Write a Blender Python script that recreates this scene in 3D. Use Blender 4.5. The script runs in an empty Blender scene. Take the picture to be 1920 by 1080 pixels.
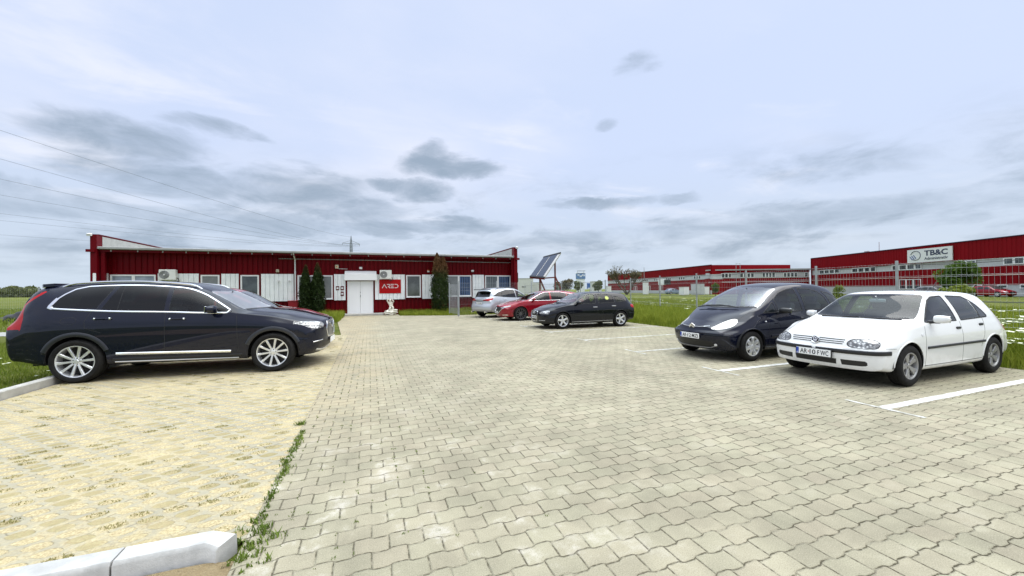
import bpy, bmesh, math, random
import numpy as np
from mathutils import Vector, Matrix
from mathutils.bvhtree import BVHTree
R = math.radians
scene = bpy.context.scene
COL = scene.collection
random.seed(7); RNG = np.random.default_rng(7)

# ---------------------------------------------------------------- camera
cd = bpy.data.cameras.new('camera'); cam = bpy.data.objects.new('camera', cd); COL.objects.link(cam)
cd.sensor_width = 36; cd.lens = 13.545; cd.clip_start = .05; cd.clip_end = 3000
YAW = R(20.3)
cam.matrix_world = Matrix.Translation((0, 0, 1.533)) @ Matrix.Rotation(-YAW, 4, 'Z') @ Matrix.Rotation(R(90.2475), 4, 'X') @ Matrix.Rotation(-.00991, 4, 'Z')
scene.camera = cam

# ---------------------------------------------------------------- exposure, sky, sun
vs = scene.view_settings
vs.view_transform = 'Standard'; vs.look = 'None'; vs.exposure = 0.38; vs.gamma = 1
SUN_EL, SUN_AZ = R(58), R(98)      # azimuth clockwise from +Y

class G:
    """node helper"""
    def __init__(s, nt): s.nt = nt; s.n = nt.nodes; s.l = nt.links
    def new(s, t, **k):
        nd = s.n.new(t)
        for a, v in k.items(): setattr(nd, a, v)
        return nd
    def put(s, sock, v):
        if hasattr(v, 'is_linked') or isinstance(v, bpy.types.NodeSocket): s.l.new(v, sock)
        elif v is not None:
            if isinstance(v, (tuple, list)) and len(v) == 3 and sock.type == 'RGBA': v = (*v, 1)
            sock.default_value = v
    def m(s, op, a, b=None, c=None, clamp=False):
        nd = s.new('ShaderNodeMath', operation=op, use_clamp=clamp)
        s.put(nd.inputs[0], a)
        if b is not None: s.put(nd.inputs[1], b)
        if c is not None: s.put(nd.inputs[2], c)
        return nd.outputs[0]
    def mix(s, f, a, b, mode='MIX'):
        nd = s.new('ShaderNodeMix', data_type='RGBA', blend_type=mode)
        s.put(nd.inputs[0], f); s.put(nd.inputs[6], a); s.put(nd.inputs[7], b)
        return nd.outputs[2]
    def noise(s, vec, scale, detail=3, rough=.55, dist=0, out=0):
        nd = s.new('ShaderNodeTexNoise'); s.put(nd.inputs['Vector'], vec)
        nd.inputs['Scale'].default_value = scale; nd.inputs['Detail'].default_value = detail
        nd.inputs['Roughness'].default_value = rough; nd.inputs['Distortion'].default_value = dist
        return nd.outputs[out]
    def ramp(s, f, a, b, smooth=True):
        nd = s.new('ShaderNodeMapRange', interpolation_type='SMOOTHSTEP' if smooth else 'LINEAR')
        s.put(nd.inputs[0], f); nd.inputs[1].default_value = a; nd.inputs[2].default_value = b
        return nd.outputs[0]
    def xyz(s, v):
        nd = s.new('ShaderNodeSeparateXYZ'); s.put(nd.inputs[0], v); return nd.outputs
    def comb(s, x=0., y=0., z=0.):
        nd = s.new('ShaderNodeCombineXYZ'); s.put(nd.inputs[0], x); s.put(nd.inputs[1], y); s.put(nd.inputs[2], z); return nd.outputs[0]
    def white(s, v):
        nd = s.new('ShaderNodeTexWhiteNoise', noise_dimensions='3D'); s.put(nd.inputs[0], v); return nd.outputs
    def scale(s, v, k):
        nd = s.new('ShaderNodeVectorMath', operation='MULTIPLY'); s.put(nd.inputs[0], v); nd.inputs[1].default_value = k; return nd.outputs[0]

w = bpy.data.worlds.new('World'); scene.world = w; w.use_nodes = True
def build_world():
    g = G(w.node_tree); bg = w.node_tree.nodes['Background']
    sky = g.new('ShaderNodeTexSky', sky_type='NISHITA', sun_disc=False, sun_elevation=SUN_EL, sun_rotation=SUN_AZ, air_density=1.2, dust_density=2.5)
    d = g.new('ShaderNodeTexCoord').outputs['Generated']
    x, y, z = g.xyz(d)[:3]
    az = g.m('MULTIPLY', g.m('ARCTAN2', x, y), 57.2958)
    el = g.m('MULTIPLY', g.m('ARCSINE', z), 57.2958)
    zz = g.m('ADD', g.m('MAXIMUM', z, 0.), .10)
    p = g.comb(g.m('DIVIDE', x, zz), g.m('DIVIDE', y, zz), 0.)
    n1 = g.noise(p, .55, 7, .55, .3); n2 = g.noise(p, 1.9, 6, .6, .5); n3 = g.noise(p, .22, 4, .5, .6)
    # slow mix of pale blue gaps and whiter veil
    veil = g.ramp(g.m('ADD', g.m('MULTIPLY', n3, .6), g.m('MULTIPLY', n1, .4)), .42, .60)
    base = g.mix(veil, (6.1, 7.4, 9.6), (8.0, 8.8, 10.1))
    low = g.ramp(el, 20., 3.)
    base = g.mix(g.m('MULTIPLY', low, .8), base, (5.7, 6.95, 8.1))
    # glowing white patches
    st = g.m('MULTIPLY', g.ramp(g.m('ADD', g.m('MULTIPLY', g.noise(g.scale(p, (.5, 1.2, 1)), 1.0, 6, .55, 1.1), .7), g.m('MULTIPLY', n2, .3)), .50, .68), .55)
    base = g.mix(g.m('MULTIPLY', st, g.ramp(el, 7., 13.)), base, (9.6, 10.0, 10.5))
    # grey cloud banks: soft fields where the photograph has them (azimuth, elevation, half widths, strength), torn by noise
    wob1 = g.m('MULTIPLY', g.m('SUBTRACT', n2, .5), 9.); wob2 = g.m('MULTIPLY', g.m('SUBTRACT', n1, .5), 14.)
    a2 = g.m('ADD', az, wob2); e2 = g.m('ADD', el, g.m('MULTIPLY', wob1, .5)); tot = None
    for (a0, e0, sa, se, k) in [(38.3, 28.9, 3.2, 1.5, .52), (34.3, 22.6, 1.3, .9, .55), (11.8, 17.4, 6.0, 1.7, 1.0), (6.2, 14.3, 5.0, 1.5, .95), (10.0, 19.2, 2.2, 1.6, .8),
                                (30.6, 12.3, 7., 1.1, .85), (-8.0, 13.2, 9., 2.5, .85), (-3, 11.2, 9., 1.7, .75), (-24.5, 15.8, 6.5, 2.2, .85), (-17., 18.6, 5., 1.0, .65),
                                (-23.5, 12.6, 8., 1.9, .8), (60., 13.2, 8., 1.9, .6), (42., 12.0, 3., .9, .6), (6., 9.0, 13., 1.3, .8), (50., 8.0, 16., 1.7, .65), (70., 8.4, 11, 1.9, .6), (-15., 8.3, 14., 1.8, .7), (-32., 8.6, 9., 1.8, .65), (28., 7.2, 14, 1.3, .6), (0., 5.8, 30., 1., .45)]:
        u = g.m('DIVIDE', g.m('SUBTRACT', a2, a0), sa); v = g.m('DIVIDE', g.m('SUBTRACT', e2, e0), se)
        bb = g.m('MULTIPLY', g.ramp(g.m('ADD', g.m('MULTIPLY', u, u), g.m('MULTIPLY', v, v)), 2.4, 0.), k)
        tot = bb if tot is None else g.m('MAXIMUM', tot, bb)
    n4 = g.noise(g.comb(g.m('DIVIDE', az, 9.), g.m('DIVIDE', el, 3.2), 0.), 1., 7, .62, .4)
    dark = g.ramp(g.m('ADD', tot, g.m('MULTIPLY', g.m('SUBTRACT', n4, .5), 1.5)), .15, 1.15)
    thin = g.m('MULTIPLY', g.ramp(g.m('ADD', g.m('MULTIPLY', n1, .5), g.m('MULTIPLY', n4, .5)), .46, .64), g.m('MULTIPLY', g.ramp(el, 20., 8.), .9))
    dark = g.m('MAXIMUM', g.m('MULTIPLY', dark, g.ramp(tot, .02, .3)), thin)
    c = g.mix(dark, base, (3.2, 4.2, 5.3))
    # a pale line just above the ground
    c = g.mix(g.m('MULTIPLY', g.ramp(el, 5.5, .5), .75), c, (6.4, 7.8, 8.9))
    # an overcast sky is brightest overhead
    up = g.m('ADD', 1., g.m('MULTIPLY', g.ramp(el, 42., 68.), 4.9))
    c = g.mix(1., c, g.comb(g.m('MULTIPLY', up, 1.04), g.m('ADD', g.m('MULTIPLY', up, .97), .02), g.m('ADD', g.m('MULTIPLY', up, .80), .2)), 'MULTIPLY')
    c = g.mix(.92, sky.outputs[0], c)
    w.node_tree.links.new(c, bg.inputs[0]); bg.inputs[1].default_value = .083
build_world()

sd = bpy.data.lights.new('sun', 'SUN'); so = bpy.data.objects.new('sun', sd); COL.objects.link(so)
sd.energy = 1.5; sd.angle = R(55); sd.color = (1, .955, .88)
so.rotation_euler = (R(90) - SUN_EL, 0, math.pi - SUN_AZ)   # light comes from azimuth SUN_AZ
so.location = (0, 0, 60)

# ---------------------------------------------------------------- object helpers
def link(o, parent=None):
    COL.objects.link(o)
    if parent is not None: o.parent = parent
    return o
def tag(o, label=None, cat=None, group=None, kind=None):
    if label: o['label'] = label
    if cat: o['category'] = cat
    if group: o['group'] = group
    if kind: o['kind'] = kind
    return o
def thing(name, label, cat, loc=(0, 0, 0), rz=0, group=None):
    o = bpy.data.objects.new(name, None); o.empty_display_size = .2
    o.location = loc; o.rotation_euler = (0, 0, rz); link(o)
    return tag(o, label, cat, group)
def mesh_obj(name, verts, faces, mat, parent=None, smooth=False):
    me = bpy.data.meshes.new(name)
    me.from_pydata([tuple(v) for v in verts], [], [tuple(f) for f in faces])
    for m_ in (mat if isinstance(mat, (list, tuple)) else [mat]):
        if m_: me.materials.append(m_)
    if smooth: me.polygons.foreach_set('use_smooth', [True] * len(me.polygons))
    me.update()
    return link(bpy.data.objects.new(name, me), parent)
def quads_np(name, V, F, mat, parent=None, smooth=False):
    """fast mesh from numpy: F is (n,3) or (n,4)"""
    me = bpy.data.meshes.new(name); n, k = F.shape
    me.vertices.add(len(V)); me.vertices.foreach_set('co', np.asarray(V, np.float32).ravel())
    me.loops.add(n * k); me.loops.foreach_set('vertex_index', F.astype(np.int32).ravel())
    me.polygons.add(n); me.polygons.foreach_set('loop_start', np.arange(0, n * k, k, dtype=np.int32))
    if smooth: me.polygons.foreach_set('use_smooth', np.ones(n, bool))
    me.update(calc_edges=True)
    for m_ in (mat if isinstance(mat, (list, tuple)) else [mat]): me.materials.append(m_)
    return link(bpy.data.objects.new(name, me), parent)

class MB:
    """collects simple shapes into one mesh"""
    def __init__(s): s.v = []; s.f = []; s.mi = []
    def add(s, vs_, fs, mi=0):
        o = len(s.v); s.v += [tuple(v) for v in vs_]; s.f += [tuple(i + o for i in f) for f in fs]; s.mi += [mi] * len(fs); return s
    def box(s, c, d, M=None, mi=0, bev=0):
        x, y, z = d[0] / 2, d[1] / 2, d[2] / 2
        if bev > 0:
            b = min(bev, x * .9, y * .9, z * .9); vs_ = []
            for sx in (-1, 1):
                for sy in (-1, 1):
                    for sz in (-1, 1):
                        vs_ += [(sx * x, sy * (y - b), sz * (z - b)), (sx * (x - b), sy * y, sz * (z - b)), (sx * (x - b), sy * (y - b), sz * z)]
            bm = bmesh.new()
            for v in vs_: bm.verts.new(v)
            bmesh.ops.convex_hull(bm, input=bm.verts[:]); bm.verts.index_update()
            vs_ = [v.co.copy() for v in bm.verts]; fs = [[v.index for v in f.verts] for f in bm.faces]; bm.free()
        else:
            vs_ = [(-x, -y, -z), (x, -y, -z), (x, y, -z), (-x, y, -z), (-x, -y, z), (x, -y, z), (x, y, z), (-x, y, z)]
            fs = [(0, 3, 2, 1), (4, 5, 6, 7), (0, 1, 5, 4), (1, 2, 6, 5), (2, 3, 7, 6), (3, 0, 4, 7)]
        T = Matrix.Translation(c) @ (M.to_4x4() if M is not None else Matrix.Identity(4))
        return s.add([T @ Vector(v) for v in vs_], fs, mi)
    def bar(s, a, b, wd, ht=None, up=(0, 0, 1), mi=0):
        a, b = Vector(a), Vector(b); d = b - a
        if d.length < 1e-6: return s
        x = d.normalized(); u = Vector(up)
        if abs(x.dot(u)) > .98: u = Vector((0, 1, 0))
        y = u.cross(x).normalized(); z = x.cross(y)
        M = Matrix((x, y, z)).transposed()
        return s.box((a + b) / 2, (d.length, wd, ht or wd), M, mi)
    def tube(s, pts, r, n=8, mi=0, caps=True):
        pts = [Vector(p) for p in pts]; N = len(pts); rs = r if isinstance(r, (list, tuple)) else [r] * N
        vs_ = []; fs = []; pu = None
        for i, p in enumerate(pts):
            t = (pts[min(i + 1, N - 1)] - pts[max(i - 1, 0)]).normalized()
            if pu is None: pu = Vector((0, 0, 1)) if abs(t.z) < .9 else Vector((1, 0, 0))
            a = (pu - t * pu.dot(t)).normalized(); b = t.cross(a); pu = a
            for k in range(n):
                an = 2 * math.pi * k / n; vs_.append(p + (a * math.cos(an) + b * math.sin(an)) * rs[i])
        for i in range(N - 1):
            for k in range(n): fs.append((i * n + k, i * n + (k + 1) % n, (i + 1) * n + (k + 1) % n, (i + 1) * n + k))
        if caps: fs += [tuple(range(n))[::-1], tuple((N - 1) * n + k for k in range(n))]
        return s.add(vs_, fs, mi)
    def lathe(s, prof, n=32, axis='z', c=(0, 0, 0), mi=0):
        vs_ = []; fs = []; m = len(prof)
        for k in range(n):
            a = 2 * math.pi * k / n
            for (r, h) in prof:
                p = (r * math.cos(a), r * math.sin(a), h) if axis == 'z' else (r * math.cos(a), h, r * math.sin(a))
                vs_.append(Vector(p) + Vector(c))
        for k in range(n):
            for i in range(m - 1):
                q = (k * m + i, ((k + 1) % n) * m + i, ((k + 1) % n) * m + i + 1, k * m + i + 1)
                fs.append(q if axis == 'z' else q[::-1])
        return s.add(vs_, fs, mi)
    def sphere(s, c, r, n=12, mi=0):
        rx, ry, rz = r if isinstance(r, (tuple, list)) else (r, r, r)
        prof = [(math.sin(math.pi * i / (n // 2)), -math.cos(math.pi * i / (n // 2))) for i in range(n // 2 + 1)]
        o = len(s.v); s.lathe(prof, n, mi=mi)
        for i in range(o, len(s.v)):
            v = s.v[i]; s.v[i] = (v[0] * rx + c[0], v[1] * ry + c[1], v[2] * rz + c[2])
        return s
    def poly(s, pts, th, M=None, mi=0):
        """flat outline (x,y) given thickness th along +z of M"""
        n = len(pts); T = M if M is not None else Matrix.Identity(4)
        vs_ = [T @ Vector((p[0], p[1], 0)) for p in pts] + [T @ Vector((p[0], p[1], th)) for p in pts]
        fs = [tuple(range(n))[::-1], tuple(range(n, 2 * n))] + [(i, (i + 1) % n, n + (i + 1) % n, n + i) for i in range(n)]
        return s.add(vs_, fs, mi)
    def obj(s, name, mat, parent=None, smooth=False):
        o = mesh_obj(name, s.v, s.f, mat, parent, False)
        if len(set(s.mi)) > 1 or (s.mi and s.mi[0]): o.data.polygons.foreach_set('material_index', s.mi)
        if smooth: sharp_smooth(o.data)
        return o
def sharp_smooth(me, ang=40):
    me.polygons.foreach_set('use_smooth', [True] * len(me.polygons))
    bm = bmesh.new(); bm.from_mesh(me)
    bmesh.ops.remove_doubles(bm, verts=bm.verts[:], dist=1e-5)
    for e in bm.edges:
        if len(e.link_faces) == 2: e.smooth = e.calc_face_angle(0) < R(ang)
    bm.to_mesh(me); bm.free()

def text_mesh(name, s, size, mat, parent, M, depth=.003, width=None, align='CENTER', bold=0):
    cu = bpy.data.curves.new(name, 'FONT'); cu.body = s; cu.size = size; cu.extrude = depth / 2
    cu.align_x = align; cu.align_y = 'CENTER'; cu.resolution_u = 3; cu.offset = bold
    o = bpy.data.objects.new(name, cu); COL.objects.link(o)
    dg = bpy.context.evaluated_depsgraph_get(); dg.update()
    me = bpy.data.meshes.new_from_object(o.evaluated_get(dg)); bpy.data.objects.remove(o)
    n = len(me.vertices); co = np.zeros(n * 3, np.float32); me.vertices.foreach_get('co', co); co = co.reshape(-1, 3)
    if width:
        k = width / max(1e-6, co[:, 0].max() - co[:, 0].min()); co[:, 0] *= k
        if align == 'CENTER': co[:, 0] -= (co[:, 0].max() + co[:, 0].min()) / 2
    co[:, 1] -= (co[:, 1].max() + co[:, 1].min()) / 2
    A = np.array(M); co = co @ A[:3, :3].T + A[:3, 3]
    me.vertices.foreach_set('co', co.astype(np.float32).ravel()); me.update()
    me.materials.clear(); me.materials.append(mat); me.name = name
    return link(bpy.data.objects.new(name, me), parent)

# ---------------------------------------------------------------- plain materials
def mat(name, col, rough=.6, metal=0, coat=0, spec=.5, var=0, vscale=4, bump=0, bscale=40, emit=None):
    m = bpy.data.materials.new(name); m.use_nodes = True; g = G(m.node_tree); b = m.node_tree.nodes['Principled BSDF']
    b.inputs['Base Color'].default_value = (*col, 1); b.inputs['Roughness'].default_value = rough; b.inputs['Metallic'].default_value = metal
    b.inputs['Coat Weight'].default_value = coat; b.inputs['Coat Roughness'].default_value = .03; b.inputs['Specular IOR Level'].default_value = spec
    tc = g.new('ShaderNodeTexCoord').outputs['Object']
    if var:
        n = g.noise(tc, vscale, 5, .6)
        f = g.m('ADD', 1 - var, g.m('MULTIPLY', g.ramp(n, .3, .7), 2 * var))
        m.node_tree.links.new(g.mix(1., (*col, 1), g.comb(f, f, f), 'MULTIPLY'), b.inputs['Base Color'])
    if bump:
        bp = g.new('ShaderNodeBump'); bp.inputs['Strength'].default_value = bump; bp.inputs['Distance'].default_value = .01
        m.node_tree.links.new(g.noise(tc, bscale, 4), bp.inputs['Height']); m.node_tree.links.new(bp.outputs[0], b.inputs['Normal'])
    return m
def paint(name, col, metal=0., rough=.35, dirt=.25, dust=(.30, .27, .22), flake=0.):
    """car paint: clear coat, a little dust low down and on the sills"""
    m = mat(name, col, rough, metal, coat=.85 if max(col) < .1 else 1., spec=.04); g = G(m.node_tree); b = m.node_tree.nodes['Principled BSDF']
    tc = g.new('ShaderNodeTexCoord').outputs['Object']; z = g.xyz(tc)[2]
    n = g.noise(tc, 7, 5, .65)
    f = g.m('MULTIPLY', g.m('MULTIPLY', g.ramp(z, .55, .15), g.ramp(n, .35, .75)), dirt)
    m.node_tree.links.new(g.mix(f, (*col, 1), (*dust, 1)), b.inputs['Base Color'])
    m.node_tree.links.new(g.m('ADD', .025, g.m('MULTIPLY', f, .5)), b.inputs['Coat Roughness'])
    return m
def glass(name, tint, refl=1.0, rough=.01, ior=1.4):
    m = bpy.data.materials.new(name); m.use_nodes = True; nt = m.node_tree; g = G(nt); out = nt.nodes['Material Output']; nt.nodes.remove(nt.nodes['Principled BSDF'])
    t = g.new('ShaderNodeBsdfTransparent'); t.inputs[0].default_value = (*tint, 1)
    gl = g.new('ShaderNodeBsdfGlossy'); gl.inputs['Roughness'].default_value = rough; gl.inputs[0].default_value = (refl, refl, refl, 1)
    fr = g.new('ShaderNodeFresnel'); fr.inputs[0].default_value = ior
    geo = g.new('ShaderNodeNewGeometry')
    f = g.m('MULTIPLY', g.m('MULTIPLY', fr.outputs[0], 1.25, clamp=True), g.m('SUBTRACT', 1., geo.outputs['Backfacing']))
    ms = g.new('ShaderNodeMixShader'); g.put(ms.inputs[0], f); nt.links.new(t.outputs[0], ms.inputs[1]); nt.links.new(gl.outputs[0], ms.inputs[2])
    nt.links.new(ms.outputs[0], out.inputs[0]); return m

M_BLACK = mat('black_plastic', (.012, .012, .013), .45)
M_SEAL = mat('black_rubber', (.01, .01, .011), .6)
M_TYRE = mat('tyre_rubber', (.011, .0105, .010), .8, spec=.25, var=.35, vscale=14)
M_CHROME = mat('chrome', (.85, .86, .88), .12, 1)
M_ALLOY = mat('silver_alloy', (.78, .79, .80), .3, .7)
M_ALLOYD = mat('dusty_alloy', (.36, .355, .35), .42, .6)
M_ALLOYK = mat('dark_alloy', (.03, .03, .033), .3, .6)
M_DARK = mat('dark_void', (.006, .006, .007), .9)
M_DISC = mat('brake_disc_metal', (.025, .024, .024), .6, .5)
M_CABIN = mat('cabin_trim', (.045, .045, .048), .8)
M_SEATM = mat('seat_fabric', (.06, .06, .065), .9)
M_SEATL = mat('grey_seat_fabric', (.16, .16, .17), .9)
M_PLATE = mat('plate_white', (.82, .82, .80), .35)
M_PTEXT = mat('plate_ink', (.015, .015, .02), .5)
M_PBLUE = mat('plate_blue', (.02, .06, .35), .4)
M_RED = mat('red_lens', (.36, .002, .004), .3, coat=.25, spec=.2)
M_AMBER = mat('amber_lens', (.6, .2, .02), .2, coat=1)
M_WHITEL = mat('white_lens', (.8, .8, .8), .1, coat=1)
M_MIRROR = mat('mirror_glass', (.8, .82, .85), .03, 1)
GL_CLEAR = glass('clear_glass', (.50, .56, .54))
GL_FRONT = glass('windscreen_glass', (.50, .55, .55), ior=1.9)
GL_TINT = glass('tinted_glass', (.09, .10, .10))
def lamp_mat(name, a=(.75, .76, .78), b=(.18, .19, .2), sc=26, k=.5):
    m = mat(name, a, .15, .35, coat=1); g = G(m.node_tree); bs = m.node_tree.nodes['Principled BSDF']
    tc = g.new('ShaderNodeTexCoord').outputs['Object']
    vo = g.new('ShaderNodeTexVoronoi'); g.put(vo.inputs['Vector'], tc); vo.inputs['Scale'].default_value = sc
    n = g.noise(tc, 15, 3)
    f = g.m('MULTIPLY', g.ramp(g.m('ADD', g.m('MULTIPLY', vo.outputs['Distance'], .6), g.m('MULTIPLY', n, .6)), .35, .75), k)
    m.node_tree.links.new(g.mix(f, (*a, 1), (*b, 1)), bs.inputs['Base Color'])
    bp = g.new('ShaderNodeBump'); bp.inputs['Strength'].default_value = .5; bp.inputs['Distance'].default_value = .02
    m.node_tree.links.new(vo.outputs['Distance'], bp.inputs['Height']); m.node_tree.links.new(bp.outputs[0], bs.inputs['Normal'])
    return m
M_LAMP = lamp_mat('headlamp_lens', (.62, .62, .61), (.07, .07, .075), 30, .85)
M_LAMPW = mat('cream_headlamp_lens', (.86, .84, .74), .25, coat=1)  # one even cream colour over the whole lens
# ================================================================ cars
def pchip(pts, xs):
    P = np.array(sorted(pts), float); x, y = P[:, 0], P[:, 1]
    if len(x) == 2: return np.interp(xs, x, y)
    h = np.diff(x); d = np.diff(y) / h; m = np.zeros(len(x))
    for i in range(1, len(x) - 1):
        if d[i - 1] * d[i] > 0:
            w1 = 2 * h[i] + h[i - 1]; w2 = h[i] + 2 * h[i - 1]; m[i] = (w1 + w2) / (w1 / d[i - 1] + w2 / d[i])
    m[0], m[-1] = d[0], d[-1]
    xs_ = np.clip(xs, x[0], x[-1]); i = np.clip(np.searchsorted(x, xs_) - 1, 0, len(h) - 1)
    t = (xs_ - x[i]) / h[i]; t2, t3 = t * t, t * t * t
    return (2 * t3 - 3 * t2 + 1) * y[i] + (t3 - 2 * t2 + t) * h[i] * m[i] + (-2 * t3 + 3 * t2) * y[i + 1] + (t3 - t2) * h[i] * m[i + 1]
def bspline_basis(n, ts):
    """clamped uniform cubic B-spline basis matrix"""
    k = np.concatenate([[0] * 3, np.linspace(0, 1, n - 2), [1] * 3]); B = np.zeros((len(ts), n))
    for a, t in enumerate(ts):
        t = min(t, 1 - 1e-9); N = np.array([1. if k[i] <= t < k[i + 1] else 0. for i in range(n + 3)])
        for p in range(1, 4):
            M = np.zeros(n + 3 - p)
            for i in range(n + 3 - p):
                if k[i + p] > k[i]: M[i] += (t - k[i]) / (k[i + p] - k[i]) * N[i]
                if k[i + p + 1] > k[i + 1]: M[i] += (k[i + p + 1] - t) / (k[i + p + 1] - k[i + 1]) * N[i + 1]
            N = M
        B[a] = N
    return B
def gsmooth(a, x, s):
    """gaussian smoothing along x of rail a, ends kept"""
    W = np.exp(-.5 * ((x[:, None] - x[None, :]) / s) ** 2); dx = np.gradient(x); W = W * dx[None, :]
    lin = np.interp(x, [x[0], x[-1]], [a[0], a[-1]])
    return (W @ (a - lin)) / W.sum(1) + lin
def chaikin(p, n=2, closed=True):
    p = np.array(p, float)
    for _ in range(n):
        if closed: q = np.roll(p, -1, 0); p = np.stack([.75 * p + .25 * q, .25 * p + .75 * q], 1).reshape(-1, 2)
        else:
            a, b = p[:-1], p[1:]; r = np.stack([.75 * a + .25 * b, .25 * a + .75 * b], 1).reshape(-1, 2); p = np.vstack([p[:1], r, p[-1:]])
    return p
def resample(p, step, closed):
    p = np.array(p, float)
    if closed: p = np.vstack([p, p[:1]])
    L = np.concatenate([[0], np.cumsum(np.linalg.norm(np.diff(p, axis=0), axis=1))]); n = max(2, int(L[-1] / step) + 1)
    t = np.linspace(0, L[-1], n + (1 if not closed else 1))
    q = np.stack([np.interp(t, L, p[:, 0]), np.interp(t, L, p[:, 1])], 1)
    return q[:-1] if closed else q
def sdist(P, poly):
    A = np.array(poly); B = np.roll(A, -1, 0); d = B - A
    best = np.full(len(P), 1e9); near = np.zeros((len(P), 2)); ins = np.zeros(len(P), bool)
    for a, dd, b in zip(A, d, B):
        L = (dd @ dd) or 1e-12
        t = np.clip(((P - a) @ dd) / L, 0, 1); c = a + t[:, None] * dd; r = np.linalg.norm(P - c, axis=1)
        u = r < best; best[u] = r[u]; near[u] = c[u]
        if a[1] != b[1]:
            cr = ((a[1] > P[:, 1]) != (b[1] > P[:, 1])) & (P[:, 0] < (b[0] - a[0]) * (P[:, 1] - a[1]) / (b[1] - a[1]) + a[0])
            ins ^= cr
    return np.where(ins, -best, best), near

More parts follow.
